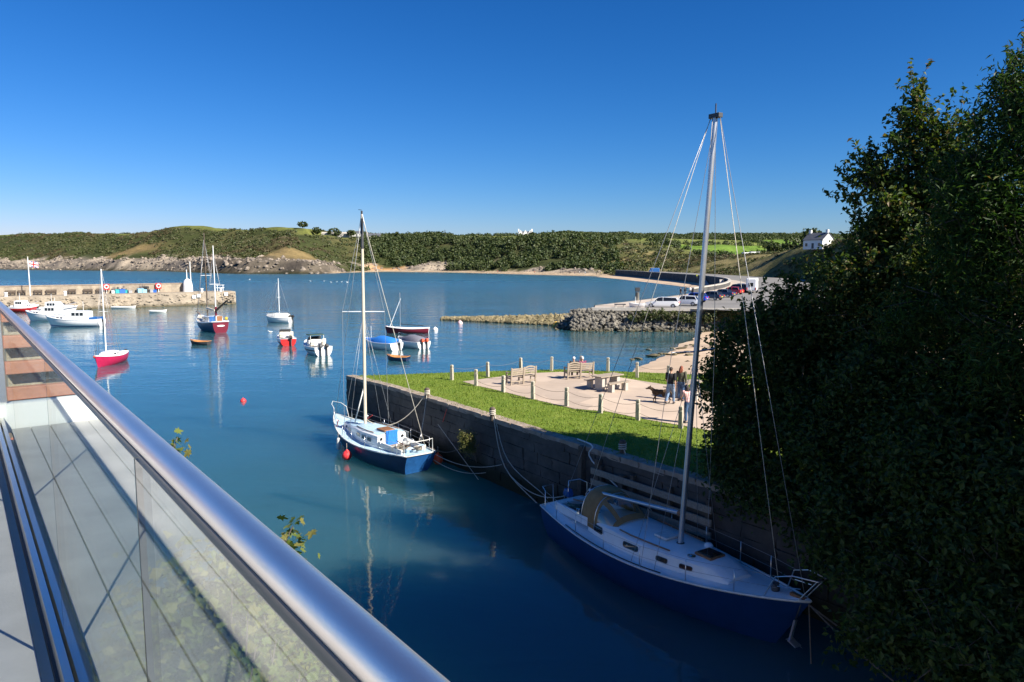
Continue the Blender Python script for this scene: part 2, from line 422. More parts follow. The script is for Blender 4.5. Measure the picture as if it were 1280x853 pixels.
def grass_mat():
    m, t, b = newmat('mown_grass'); b.inputs['Roughness'].default_value = 0.9; b.inputs['Specular IOR Level'].default_value = 0.15
    g = nd(t, 'ShaderNodeNewGeometry')
    n1 = nd(t, 'ShaderNodeTexNoise', Scale=0.9, Detail=6.0, Roughness=0.7); n2 = nd(t, 'ShaderNodeTexNoise', Scale=22.0, Detail=4.0)
    for n in (n1, n2): t.links.new(g.outputs['Position'], n.inputs['Vector'])
    r = ramp(t, [(0.3, (0.10, 0.165, 0.018)), (0.5, (0.145, 0.21, 0.026)), (0.72, (0.21, 0.26, 0.045))])
    t.links.new(n1.outputs['Fac'], r.inputs['Fac'])
    mx = nd(t, 'ShaderNodeMix', data_type='RGBA', blend_type='MULTIPLY'); mx.inputs[0].default_value = 0.6
    r2 = ramp(t, [(0.3, (0.6, 0.6, 0.55)), (0.7, (1.3, 1.3, 1.2))]); t.links.new(n2.outputs['Fac'], r2.inputs['Fac'])
    t.links.new(r.outputs[0], mx.inputs[6]); t.links.new(r2.outputs[0], mx.inputs[7]); t.links.new(mx.outputs[2], b.inputs['Base Color'])
    bp = nd(t, 'ShaderNodeBump', Distance=0.06); t.links.new(n2.outputs['Fac'], bp.inputs['Height']); t.links.new(bp.outputs['Normal'], b.inputs['Normal'])
    return m
MT['grass'] = grass_mat()
def terrain_mat():
    m, t, b = newmat('hill_terrain'); b.inputs['Roughness'].default_value = 0.95; b.inputs['Specular IOR Level'].default_value = 0.1
    a = nd(t, 'ShaderNodeVertexColor', layer_name='cover')
    g = nd(t, 'ShaderNodeNewGeometry')
    n1 = nd(t, 'ShaderNodeTexNoise', Scale=0.12, Detail=8.0, Roughness=0.7); t.links.new(g.outputs['Position'], n1.inputs['Vector'])
    r = ramp(t, [(0.3, (0.5, 0.52, 0.5)), (0.7, (1.45, 1.4, 1.3))]); t.links.new(n1.outputs['Fac'], r.inputs['Fac'])
    mx = nd(t, 'ShaderNodeMix', data_type='RGBA', blend_type='MULTIPLY'); mx.inputs[0].default_value = 0.85
    t.links.new(a.outputs['Color'], mx.inputs[6]); t.links.new(r.outputs[0], mx.inputs[7]); t.links.new(mx.outputs[2], b.inputs['Base Color'])
    n2 = nd(t, 'ShaderNodeTexNoise', Scale=0.35, Detail=8.0, Roughness=0.7); t.links.new(g.outputs['Position'], n2.inputs['Vector'])
    bp = nd(t, 'ShaderNodeBump', Distance=1.0); t.links.new(n2.outputs['Fac'], bp.inputs['Height']); t.links.new(bp.outputs['Normal'], b.inputs['Normal'])
    return m
MT['terrain'] = terrain_mat()

# ------------------------------------------------------------------ noise for numpy
def vnoise(x, y, seed=0):
    xi = np.floor(x).astype(np.int64); yi = np.floor(y).astype(np.int64); fx = x - xi; fy = y - yi
    fx = fx * fx * (3 - 2 * fx); fy = fy * fy * (3 - 2 * fy)
    def h(a, b):
        n = (a * 374761393 + b * 668265263 + seed * 974711) & 0x7fffffff
        n = ((n ^ (n >> 13)) * 1274126177) & 0x7fffffff
        return ((n ^ (n >> 16)) & 0xffff) / 65535.0
    return (h(xi, yi) * (1 - fx) + h(xi + 1, yi) * fx) * (1 - fy) + (h(xi, yi + 1) * (1 - fx) + h(xi + 1, yi + 1) * fx) * fy
def fbm(x, y, oct=5, seed=0):
    s = np.zeros_like(x, dtype=float); a = 0.5
    for i in range(oct):
        s += a * vnoise(x, y, seed + i); x = x * 2.03; y = y * 2.03; a *= 0.5
    return s
def sstep(a, b, x):
    t = np.clip((x - a) / (b - a + 1e-9), 0, 1); return t * t * (3 - 2 * t)

# foliage: many small folded leaf faces
def leaf_cloud(name, pts, nrm, size, mat_, parent=None, aspect=0.55, seed=0):
    g = np.random.default_rng(seed + 5); n = len(pts)
    nrm = nrm / (np.linalg.norm(nrm, axis=1, keepdims=True) + 1e-9)
    t = g.normal(size=(n, 3)); t -= nrm * (t * nrm).sum(1, keepdims=True); t /= np.linalg.norm(t, axis=1, keepdims=True) + 1e-9
    t[:, 2] -= 0.25; t /= np.linalg.norm(t, axis=1, keepdims=True)
    b = np.cross(nrm, t)
    s = (size * g.uniform(0.6, 1.35, n))[:, None]
    up = nrm * s * 0.16
    v = np.stack([pts - t * s * 0.5, pts + b * s * aspect * 0.5 + up, pts + t * s * 0.55, pts - b * s * aspect * 0.5 + up], 1).reshape(-1, 3)
    i = np.arange(n)[:, None] * 4
    f = np.concatenate([i + np.array([[0, 1, 2]]), i + np.array([[0, 2, 3]])], 1).reshape(-1, 3)
    return np_mesh(name, v, f, mat_, parent)
def blob_points(blobs, n, clump=0.35, per=9, seed=0, shell=0.55):
    """leaf positions gathered in twig clumps through ellipsoids: (centre, radii)"""
    g = np.random.default_rng(seed)
    vol = np.array([np.prod(b[1]) ** 0.8 for b in blobs]); cnt = (n / per * vol / vol.sum()).astype(int) + 1
    P = []; N = []
    for (c, r), k in zip(blobs, cnt):
        d = g.normal(size=(k, 3)); d /= np.linalg.norm(d, axis=1, keepdims=True)
        rad = shell + (1 - shell) * g.random(k) ** 0.6
        lump = 0.8 + 0.45 * fbm(d[:, 0] * 2.2 + 7 + c[0], d[:, 1] * 2.2 + d[:, 2] * 2.7 + 3, 3, seed)
        q = np.array(c) + d * np.array(r) * (rad * lump)[:, None]
        pp = np.repeat(q, per, 0) + g.normal(size=(k * per, 3)) * clump * 0.5
        nn = np.repeat(d, per, 0) * 0.5 + g.normal(size=(k * per, 3)) * 0.6 + np.array([0, 0, 0.5])
        P.append(pp); N.append(nn)
    return np.concatenate(P), np.concatenate(N)

# ================================================================== THE SETTING
# ---------------- water
m = MB(); m.add([(-7000, -300, 0), (7000, -300, 0), (7000, 9000, 0), (-7000, 9000, 0)], [(0, 1, 2, 3)])
tag(m.build('sea_water', MT['water']), 'calm blue sea water filling the bay and the harbour', None, kind='structure')

# ---------------- hills round the bay
COAST = [  # x, y, beach width, cliff height, plateau height, slope width, further rise
    (-1700, 1050, 0, 10, 44, 130, .008), (-710, 864, 0, 9, 43, 120, .008), (-558, 785, 0, 9, 41, 120, .008), (-432, 720, 0, 10, 43, 105, .006),
    (-325, 665, 0, 11, 39, 105, .006), (-250, 580, 0, 12, 33, 110, .012), (-198, 528, 0, 12, 28, 110, .03), (-140, 526, 0, 11, 26, 110, .04),
    (-130, 576, 3, 8, 28, 90, .03), (-112, 632, 10, 6, 30, 80, .03), (-53, 592, 13, 5, 28, 70, .02), (6, 508, 15, 4, 22, 70, .02),
    (40, 458, 18, 2, 13, 80, .035), (66, 430, 14, 0, 8, 60, .055), (90, 370, 0, 0, 9, 40, .062), (98, 300, 0, 0, 13, 20, .068), (100, 262, 0, 0, 15, 18, .07),
    (92, 225, 0, 0, 15, 6, .06), (76, 185, 0, 0, 12, 30, .06), (64, 160, 0, 0, 9, 30, .06), (60, 120, 0, 0, 6, 30, .06), (66, 60, 0, 0, 6, 30, .06), (60, 0, 0, 0, 6, 30, .05)]
cx_ = np.array([c[0] for c in COAST], float); cy_ = np.array([c[1] for c in COAST], float); cp_ = np.array([c[2:] for c in COAST], float)
POLY = [(c[0], c[1]) for c in COAST] + [(2500, 0), (2500, 4000), (-1700, 4000)]
def coast_field(x, y):
    best = np.full(x.shape, 1e9); par = np.zeros(x.shape + (5,))
    for i in range(len(COAST) - 1):
        ax, ay, bx, by = cx_[i], cy_[i], cx_[i + 1], cy_[i + 1]
        L2 = (bx - ax) ** 2 + (by - ay) ** 2
        t = np.clip(((x - ax) * (bx - ax) + (y - ay) * (by - ay)) / L2, 0, 1)
        d = np.hypot(x - ax - t * (bx - ax), y - ay - t * (by - ay))
        k = d < best; best = np.where(k, d, best)
        pp = cp_[i] * (1 - t[..., None]) + cp_[i + 1] * t[..., None]
        par = np.where(k[..., None], pp, par)
    ins = np.zeros(x.shape, bool); n = len(POLY)
    for i in range(n):
        (x1, y1), (x2, y2) = POLY[i], POLY[(i + 1) % n]
        if y1 == y2: continue
        c = ((y1 > y) != (y2 > y)) & (x < (x2 - x1) * (y - y1) / (y2 - y1) + x1)
        ins ^= c
    return np.where(ins, best, -best), par
def terrain_z(x, y, full=False):
    wob = (fbm(x / 45, y / 45, 4, 3) - 0.47) * 26
    d, p = coast_field(x, y)
    right = sstep(30, 80, x) * (y < 470)
    de = d + wob * (1 - right) * sstep(-5, 30, np.abs(d) + 8)
    b, c, h, wd, g = [p[..., i] for i in range(5)]
    c = c * .72
    cw = 7 + 9 * fbm(x / 30, y / 30, 3, 9)
    cl = sstep(0, 1, (de - b) / cw)
    z = np.clip(de * 0.09, -6, 1.4 + right * 2.0)
    z = z + c * cl * (0.75 + 0.6 * fbm(x / 18, y / 18, 4, 5))
    inl = sstep(0, 1, (de - b - cw * 0.7) / wd)
    z = z + np.maximum(h - c, 0) * inl * (0.8 + 0.42 * fbm(x / 90, y / 90, 3, 12))
    z = z + g * np.maximum(de - wd, 0)
    rough = sstep(0, 12, de)
    z = z + rough * (fbm(x / 14, y / 14, 4, 21) - 0.47) * (3.4 * cl * (1 - inl) * (c > 2) + 1.2)
    if full: return z, de, p, cl, inl, cw
    return z
X0, X1, Y0, Y1, ST = -1080, 720, 110, 1350, 5.0
gx, gy = np.meshgrid(np.arange(X0, X1 + 1, ST), np.arange(Y0, Y1 + 1, ST))
tz, tde, tp, tcl, tinl, tcw = terrain_z(gx, gy, True)
tz = np.maximum(tz, -3.0)
ny, nx = gx.shape
vid = np.arange(nx * ny).reshape(ny, nx)
tf = np.stack([vid[:-1, :-1], vid[:-1, 1:], vid[1:, 1:], vid[1:, :-1]], -1).reshape(-1, 4)
zz = np.stack([tz[:-1, :-1], tz[:-1, 1:], tz[1:, 1:], tz[1:, :-1]], -1).reshape(-1, 4).max(1)
tf = tf[zz > -2.5]
terr = np_mesh('hills', np.stack([gx, gy, tz], -1).reshape(-1, 3), tf, MT['terrain'], smooth=True)
tag(terr, 'green scrubby headland and fields round the far side of the bay', None, kind='structure')
def px_of(x, y, z):
    rel = np.stack([x, y, z - H]); fw = y * cP - rel[2] * sP; up = y * sP + rel[2] * cP
    return 640 + F * x / fw, 426.5 - F * up / fw
def lerp3(a, b, t): return np.asarray(a) * (1 - t[..., None]) + np.asarray(b) * t[..., None]
def land_cover(x, y, z, de, p, cl, inl, cw):
    n1 = fbm(x / 35, y / 35, 4, 31); n2 = fbm(x / 11, y / 11, 4, 41)
    col = lerp3((0.045, 0.055, 0.02), (0.085, 0.082, 0.035), sstep(0.35, 0.6, n1))
    top = sstep(0.93, 1.0, inl) * sstep(0.42, 0.5, fbm(x / 120, y / 80, 3, 77))
    col = col * (1 - top[..., None]) + np.array((0.13, 0.145, 0.04)) * top[..., None]
    rock = np.where(p[..., 1] > 1.5, (1 - sstep(0.0 + 0.10 * n2, 0.05 + 0.22 * n2, inl)), 0) * sstep(-1, 2, de)
    rock = rock * np.where(p[..., 1] < 7.5, sstep(.44, .52, n1), 1)
    rc = lerp3((0.15, 0.13, 0.115), (0.38, 0.32, 0.25), sstep(0.3, 0.62, n2))
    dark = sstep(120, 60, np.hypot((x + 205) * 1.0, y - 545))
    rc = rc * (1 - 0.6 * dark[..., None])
    org = sstep(24, 10, np.hypot(x + 112, (y - 640) * .7)); rc = rc * (1 - org[..., None]) + np.array((0.52, 0.30, 0.15)) * org[..., None]
    tan = sstep(1, .6, np.hypot((x + 172) / 34, (y - 572) / 34)); tan = np.maximum(tan, sstep(1, .5, np.hypot((x + 395) / 46, (y - 748) / 26)))
    col = col * (1 - tan[..., None]) + np.array((0.20, 0.15, 0.07)) * tan[..., None]
    col = col * (1 - rock[..., None]) + rc * rock[..., None]
    # fields on the right
    u = (x * .93 + y * .36) / 105 + .3 * (n1 - .5); v = (y * .93 - x * .36) / 80 + .3 * (n1 - .5)
    hsh = (np.floor(u) * 7 + np.floor(v) * 13) % 5
    pal = np.array([(0.085, 0.17, 0.028), (0.12, 0.20, 0.035), (0.14, 0.155, 0.05), (0.075, 0.15, 0.025), (0.17, 0.20, 0.055)])
    fc = pal[hsh.astype(int) % 5]
    fr = sstep(40, 70, x) * sstep(90, 130, de)
    col = col * (1 - fr[..., None]) + fc * fr[..., None]
    # dune grass above the promenade
    dn = sstep(50, 70, x) * (1 - sstep(90, 130, de)) * (de > 0)
    dc = lerp3((0.10, 0.105, 0.04), (0.22, 0.185, 0.085), sstep(.36, .6, n2))
    col = col * (1 - dn[..., None]) + dc * dn[..., None]
    sand = (1 - sstep(p[..., 0] * .8, p[..., 0] * 1.1 + .5, de)) * (p[..., 0] > 1)
    col = col * (1 - sand[..., None]) + np.array((0.48, 0.37, 0.26)) * sand[..., None]
    wet = sstep(1.0, 0.1, z); col = col * (1 - .62 * wet[..., None] * (1 - sand[..., None] * .6))
    return col, rock, tan, fr, dn, sand, top, u, v
cov = land_cover(gx, gy, tz, tde, tp, tcl, tinl, tcw)
ca = terr.data.color_attributes.new('cover', 'FLOAT_COLOR', 'POINT')
ca.data.foreach_set('color', np.concatenate([cov[0].reshape(-1, 3), np.ones((nx * ny, 1))], 1).astype(np.float32).ravel())

def scatter(n, xr, yr, seed):
    g = np.random.default_rng(seed); x = g.uniform(*xr, n); y = g.uniform(*yr, n)
    z, de, p, cl, inl, cw = terrain_z(x, y, True)
    return x, y, z, de, p, inl, land_cover(x, y, z, de, p, cl, inl, cw), g
def bush_mesh(name, x, y, z, r, h, mat_, k=13, seed=1, label=''):
    g = np.random.default_rng(seed); n = len(x)
    d = g.normal(size=(n, k, 3)); d[..., 2] = np.abs(d[..., 2]); d /= np.linalg.norm(d, axis=2, keepdims=True)
    rad = g.uniform(.6, 1.05, (n, k, 1))
    P = np.stack([x, y, z], -1)[:, None, :] + d * rad * np.stack([r, r, h], -1)[:, None, :]
    N = d + g.normal(size=d.shape) * .35
    S = np.repeat(r * 0.5, k)
    o = leaf_cloud(name, P.reshape(-1, 3), N.reshape(-1, 3), S, mat_, None, 0.85, seed)
    return tag(o, label, None, kind='stuff')
x, y, z, de, p, inl, cv, g = scatter(90000, (-760, 420), (440, 1000), 51)
px, py = px_of(x, y, z)
_, rock, tan, fr, dn, sand, top, u, v = cv
dens = (1 - rock) * (1 - tan) * (1 - fr) * (1 - sand) * (1 - top) * sstep(0.30, 0.5, fbm(x / 25, y / 25, 3, 61) + 0.10) * (de > 3) * sstep(420, 180, de)
dens = dens * np.where(x < -40, 0.8, 1) * np.where(dn > .3, .45, 1)
k = (g.random(len(x)) < dens * 0.62) & (px > -60) & (px < 1090)
wood = k & (px > 452) & (px < 775)
low = k & ~wood
r = g.uniform(1.4, 3.2, len(x))
br = low & (fbm(x / 40, y / 40, 3, 205) > .52); low = low & ~br
bush_mesh('bracken_scrub', x[br], y[br], z[br] - .3, r[br] * .9, r[br] * .6, MT['bracken'], 20, 13, 'brown bracken patches among the green scrub of the headland')
bush_mesh('hillside_scrub', x[low], y[low], z[low] - .3, r[low], r[low] * g.uniform(.6, .95, low.sum()), MT['scrub'], 28, 3, 'low gorse and bracken scrub covering the headland slopes')
r2 = g.uniform(2.6, 4.8, len(x))
xd, yd, zd, ded, pd, inld, cvd, gd = scatter(60000, (60, 420), (190, 520), 57)
kd = (ded > 4) & (cvd[3] < .6) & (gd.random(len(xd)) < .75 * sstep(.34, .5, fbm(xd / 22, yd / 22, 3, 301)))
rd = gd.uniform(.5, 1.7, len(xd)); kb = kd & (gd.random(len(xd)) < .5); kg = kd & ~kb
bush_mesh('dune_bracken', xd[kb], yd[kb], zd[kb] - .2, rd[kb], rd[kb] * .7, MT['bracken'], 18, 23, 'brown bracken on the slope above the promenade')
bush_mesh('dune_scrub', xd[kg], yd[kg], zd[kg] - .2, rd[kg], rd[kg] * .9, MT['scrub'], 20, 24, 'green scrub on the slope above the promenade')
bush_mesh('hillside_wood', x[wood], y[wood], z[wood] + .2, r2[wood] * .85, r2[wood] * g.uniform(1.0, 1.4, wood.sum()), MT['wood_far'], 42, 4, 'dense green wood covering the slope above the far beach')
# hedges and copses among the fields
x, y, z, de, p, inl, cv, g = scatter(60000, (20, 560), (330, 1250), 52)
_, rock, tan, fr, dn, sand, top, u, v = cv
fu = np.abs(u - np.round(u)) * 105; fv = np.abs(v - np.round(v)) * 80
edge = (np.minimum(fu, fv) < 3.2)
px, py = px_of(x, y, z)
ridge = sstep(760, 860, y - (px - 800) * .5) * sstep(.36, .46, fbm(x / 60, y / 60, 3, 90))
k = (fr > .4) & (px < 1080) & ((edge & (g.random(len(x)) < .9)) | (g.random(len(x)) < ridge * .65))
r = g.uniform(1.6, 3.0, len(x)) + ridge * 2.2
bush_mesh('hedgerow_trees', x[k], y[k], z[k] + .3, r[k], r[k] * 1.25, MT['wood_far'], 32, 5, 'hedgerows and copses between the green fields')
# boulders at the cliff foot
def rocks_mesh(name, x, y, z, s, mat_, parent=None, seed=0, flat=.7):
    bm = bmesh.new(); bmesh.ops.create_icosphere(bm, subdivisions=1, radius=1); bm.verts.ensure_lookup_table()
    bv = np.array([v_.co[:] for v_ in bm.verts]); bf = np.array([[q.index for q in f_.verts] for f_ in bm.faces]); bm.free()
    g = np.random.default_rng(seed); n = len(x); nv = len(bv)
    jit = g.uniform(.62, 1.2, (n, nv, 1)); an = g.uniform(0, 2 * PI, n); ca_, sa_ = np.cos(an), np.sin(an)
    sc3 = np.stack([g.uniform(.7, 1.35, n), g.uniform(.7, 1.2, n), g.uniform(.5, .95, n) * flat / .7], -1)[:, None, :]
    q = bv[None] * jit * sc3 * np.asarray(s)[:, None, None]
    X = q[..., 0] * ca_[:, None] - q[..., 1] * sa_[:, None]; Yq = q[..., 0] * sa_[:, None] + q[..., 1] * ca_[:, None]
    P = np.stack([X + x[:, None], Yq + y[:, None], q[..., 2] + z[:, None]], -1).reshape(-1, 3)
    fcs = (bf[None] + (np.arange(n) * nv)[:, None, None]).reshape(-1, 3)
    return np_mesh(name, P, fcs, mat_, parent)
x, y, z, de, p, inl, cv, g = scatter(60000, (-760, 60), (440, 960), 53)
k = (p[:, 1] > 1.5) & (de > -2) & (inl < .12) & (cv[5] < .3) & (g.random(len(x)) < .35) & (cv[1] > .3)
tag(rocks_mesh('cliff_boulders', x[k], y[k], z[k], g.uniform(.6, 2.1, k.sum()), MT['cliffrock'], seed=6), 'broken grey and tan rock along the foot of the cliffs', None, kind='stuff')

# ---------------- promenade, sea wall, car park (south side of the bay)
SEA = [(62, 432), (67, 380), (70, 330), (72, 290), (72, 262), (68, 230), (61, 203), (52, 178), (42, 157), (31, 137), (20, 119), (12.4, 107)]
def smooth_line(pts, n=6):
    out = []
    P = [V(a[0], a[1], a[2] if len(a) > 2 else 0) for a in pts]; P = [P[0] * 2 - P[1]] + P + [P[-1] * 2 - P[-2]]
    for i in range(1, len(P) - 2):
        for k_ in range(n):
            t = k_ / n; a, b, c, d = P[i - 1], P[i], P[i + 1], P[i + 2]
            out.append(0.5 * ((2 * b) + (c - a) * t + (2 * a - 5 * b + 4 * c - d) * t * t + (3 * b - a - 3 * c + d) * t ** 3))
    out.append(P[-2]); return out
SL = smooth_line(SEA)
ZP = 3.0
# promenade sheet: strip from the sea edge inland
m = MB(); inner = []
for i, q in enumerate(SL):
    t = (SL[min(i + 1, len(SL) - 1)] - SL[max(i - 1, 0)]).normalized(); nrm = V(-t.y, t.x, 0)
    wd = 4.0 + 0.9 * math.sin(i * .2); inner.append((q, nrm))
    for e in (0.3, 5.0): m.v.append((q.x + nrm.x * e, q.y + nrm.y * e, ZP))
for i in range(len(SL) - 1): m.f.append((2 * i, 2 * i + 1, 2 * i + 3, 2 * i + 2))
tag(m.build('promenade', MT['promenade']), 'pale paved promenade following the curved sea wall', None, kind='structure')
m = MB()
for i, (q, nrm) in enumerate(inner):
    far = 46 if i > len(SL) - 26 else 30
    for e in (5.0, far): m.v.append((q.x + nrm.x * e, q.y + nrm.y * e, ZP - .02))
for i in range(len(SL) - 1): m.f.append((2 * i, 2 * i + 1, 2 * i + 3, 2 * i + 2))
tag(m.build('car_park', MT['asphalt']), 'grey asphalt car park and road behind the promenade', None, kind='structure')
# near apron of the car park
m = MB(); m.prism([(12.4, 107), (11.6, 101.3), (34, 99.5), (62, 99), (62, 150), (40, 140)], ZP - 2.9, ZP - 0.03)
tag(m.build('quay_apron', MT['promenade']), 'paved apron at the end of the car park', None, kind='structure')
sw = thing('sea_wall', 'long dark stone sea wall curving round the bay below the promenade', 'sea wall', (0, 0, 0))
cut = len(SL) - 16
m = MB(); rings = []
for q, nrm in inner[:cut + 1]:
    hh = 0.9
    rings.append([(q.x - nrm.x * .7, q.y - nrm.y * .7, -.5), (q.x - nrm.x * .1, q.y - nrm.y * .1, ZP + hh), (q.x + nrm.x * .4, q.y + nrm.y * .4, ZP + hh), (q.x + nrm.x * .4, q.y + nrm.y * .4, -.5)])
m.loft(rings); m.build('wall_face', MT['seawall'], sw)
m = MB(); rings = []
for q, nrm in inner[:cut + 1]:
    rings.append([(q.x - nrm.x * .25, q.y - nrm.y * .25, ZP + .9), (q.x - nrm.x * .25, q.y - nrm.y * .25, ZP + 1.15), (q.x + nrm.x * .5, q.y + nrm.y * .5, ZP + 1.15), (q.x + nrm.x * .5, q.y + nrm.y * .5, ZP + .9)])
m.loft(rings); m.build('coping', MT['concrete'], sw)
m = MB(); rings = []
for q, nrm in inner[cut:]:
    rings.append([(q.x - nrm.x * .9, q.y - nrm.y * .9, -.6), (q.x - nrm.x * .25, q.y - nrm.y * .25, ZP - .02), (q.x + nrm.x * .25, q.y + nrm.y * .25, ZP - .02), (q.x + nrm.x * .25, q.y + nrm.y * .25, -.6)])
m.loft(rings); m.build('quay_face', MT['rubble'], sw)
# stepped kinks and slip ramps against the sea wall
for ii in (22, 30):
    q, nrm = inner[ii]; q2, n2_ = inner[ii + 3]
    a = V(q.x - nrm.x * 1.2, q.y - nrm.y * 1.2, 3.4); b = V(q2.x - n2_.x * 1.6, q2.y - n2_.y * 1.6, .4)
    MB().bar(a, b, 1.3, .5).build('beach_ramp', MT['concrete'], sw)
# sand below the sea wall
m = MB()
for i, (q, nrm) in enumerate(inner[:cut + 12]):
    wd = 16 - 12 * min(1, i / (cut + 11))
    m.v.append((q.x - nrm.x * wd, q.y - nrm.y * wd, -.35)); m.v.append((q.x + nrm.x * .2, q.y + nrm.y * .2, 1.1))
for i in range(cut + 11): m.f.append((2 * i, 2 * i + 1, 2 * i + 3, 2 * i + 2))
tag(m.build('bay_beach', MT['sand']), 'strip of sand below the sea wall', None, kind='structure')

# rubble revetment under the car park + kerb beam
rv = thing('rubble_revetment', 'rubble stone wall carrying the end of the car park', 'wall', (0, 0, 0))
m = MB(); m.prism([(11.0, 105.5), (11.2, 100.9), (33, 99.0), (63, 98.4), (63, 101), (12.5, 103.8)], -.6, ZP - .6); m.build('core', MT['rubble'], rv)
g = np.random.default_rng(8); n = 4200
tx = g.uniform(8, 62, n); tz_ = g.uniform(-.2, 2.75, n); ty = 100.8 - (tx - 11) * .045 - (2.9 - tz_) * 0.95 + g.normal(0, .15, n)
o = rocks_mesh('rubble_stones', tx, ty, tz_, g.uniform(.16, .4, n), MT['rubble'], rv, 9); o['kind'] = 'stuff'
m = MB(); m.bar((11.2, 100.7, ZP - .12), (33, 98.9, ZP - .12), .7, .42); m.bar((33, 98.9, ZP - .12), (62, 98.5, ZP - .12), .7, .42); m.build('kerb_beam', MT['concrete'], rv)
n = 420; bx = g.uniform(19, 31, n); bz = g.uniform(1.2, 2.9, n); by = 99.4 - (2.9 - bz) * .9 - .3
P_, N_ = blob_points([((17 + i * 1.6, 98.3 - i * .06, 2.0 + .3 * math.sin(i)), (1.1, .8, .7)) for i in range(9)], 2600, .3, 8, 4)
bs = thing('ivy_bush', 'yellow green scrub growing on the rubble wall below the parked cars', 'bush', (23, 98, 1.5))
o = leaf_cloud('foliage', P_ - np.array([[23, 98, 1.5]]), N_, .32, MT['scrub'], bs, .7, 3)

# breakwater of weedy boulders
bw = thing('breakwater', 'long low breakwater of weed covered boulders reaching into the bay', 'breakwater', (0, 0, 0))
A, B_ = G(552, 398, .2), G(720, 401, .6)
ts = np.linspace(0, 1, 40); m = MB(); rings = []
for t in ts:
    q = A.lerp(B_, t); hh = .35 + 1.25 * t ** 1.2; wd = 1.0 + 2.6 * t
    rings.append([(q.x, q.y - wd, -.6), (q.x, q.y - .3, hh * .75), (q.x, q.y + .5, hh * .75), (q.x, q.y + wd, -.6)])
m.loft(rings); m.build('core', MT['weedrock'], bw)
n = 3200; t = g.random(n) ** .85; q = np.array(A)[None] * (1 - t[:, None]) + np.array(B_)[None] * t[:, None]
s_ = g.uniform(-1, 1, n); hh = .35 + 1.25 * t ** 1.2; wd = 1.0 + 2.6 * t
o = rocks_mesh('boulders', q[:, 0], q[:, 1] + s_ * wd, hh * (1 - np.abs(s_)) * .85, g.uniform(.18, .42, n) * (1 + .5 * t), MT['weedrock'], bw, 10); o['kind'] = 'stuff'
# rubble rising from the breakwater to the car park
n = 2600; t = g.random(n); s_ = g.uniform(0, 1, n)
ax = 9.2 + 3 * t; ay = 103.5 - s_ * 4 + 2 * t
o = rocks_mesh('rubble_heap', ax - 1.0 + g.normal(0, .8, n), ay, np.clip(2.6 * t - .3 + .5 * (1 - s_), -.3, 2.4), g.uniform(.18, .42, n), MT['rubble'], rv, 11); o['kind'] = 'stuff'

# near beach between quay and car park
def beach_z(x, y):
    # shoreline runs from (3,45) to (27,99)
    dx, dy = 24 / 59.1, 54 / 59.1
    d = (x - 3) * dy - (y - 45) * dx
    return np.clip(d * .075, -.8, 2.2) + (fbm(x / 4, y / 4, 3, 8) - .47) * .25
bx, by = np.meshgrid(np.arange(-6, 76, 1.0), np.arange(36, 100.5, 1.0)); bz = beach_z(bx, by)
vid = np.arange(bx.size).reshape(bx.shape); bf = np.stack([vid[:-1, :-1], vid[:-1, 1:], vid[1:, 1:], vid[1:, :-1]], -1).reshape(-1, 4)
tag(np_mesh('harbour_beach', np.stack([bx, by, bz], -1).reshape(-1, 3), bf, MT['sand'], smooth=True), 'pinkish sand beach beside the car park wall', None, kind='structure')

# ---------------- the grass quay
ZQ = 2.85
WL = [G(435, 470, ZQ), G(480, 481, ZQ), G(530, 495.5, ZQ), G(575, 509, ZQ), G(620, 523, ZQ), G(660, 535.5, ZQ), G(700, 548, ZQ)]
dl = (WL[-1] - WL[0]).normalized()
WL += [WL[-1] + dl * k for k in (4, 8, 12, 16, 20)]
WL = [V(p_.x, p_.y, 0) for p_ in WL]
WLs = smooth_line(WL, 4)
far = [G(900, 470, ZQ), G(860, 468, ZQ), G(800, 465.5, ZQ), G(745, 463.5, ZQ), G(700, 462, ZQ), G(620, 464, ZQ), G(560, 466, ZQ), G(490, 468.5, ZQ)]
end = WLs[-1]
outline = [xy(p_) for p_ in WLs] + [(end.x + 6, end.y - 9), (60, -6), (62, 46)] + [xy(p_) for p_ in far]
# inside test + grid for gentle unevenness
def inpoly(x, y, poly):
    ins = np.zeros(x.shape, bool); n = len(poly)
    for i in range(n):
        (x1, y1), (x2, y2) = poly[i], poly[(i + 1) % n]
        if y1 == y2: continue
        ins ^= ((y1 > y) != (y2 > y)) & (x < (x2 - x1) * (y - y1) / (y2 - y1) + x1)
    return ins
m = MB(); m.prism(outline, -.6, ZQ); quay = m.build('quay_lawn', MT['grass'])
tag(quay, 'bright green mown lawn on top of the quay', None, kind='structure')
pave = [G(578, 477.5, ZQ), G(620, 472, ZQ), G(665, 467, ZQ), G(700, 465.5, ZQ), G(735, 467, ZQ), G(770, 471.5, ZQ), G(810, 478, ZQ), G(850, 484, ZQ), G(900, 490, ZQ), G(960, 497, ZQ),
        G(950, 545, ZQ), G(900, 541, ZQ), G(855, 533, ZQ), G(800, 523.5, ZQ), G(760, 515, ZQ), G(718, 511.5, ZQ), G(700, 507.5, ZQ), G(660, 498, ZQ), G(625, 489, ZQ), G(600, 483.5, ZQ)]
m = MB(); m.prism([xy(p_) for p_ in pave], ZQ - .1, ZQ + .02)
tag(m.build('paved_terrace', MT['paving']), 'pinkish paved terrace set into the lawn', None, kind='structure')
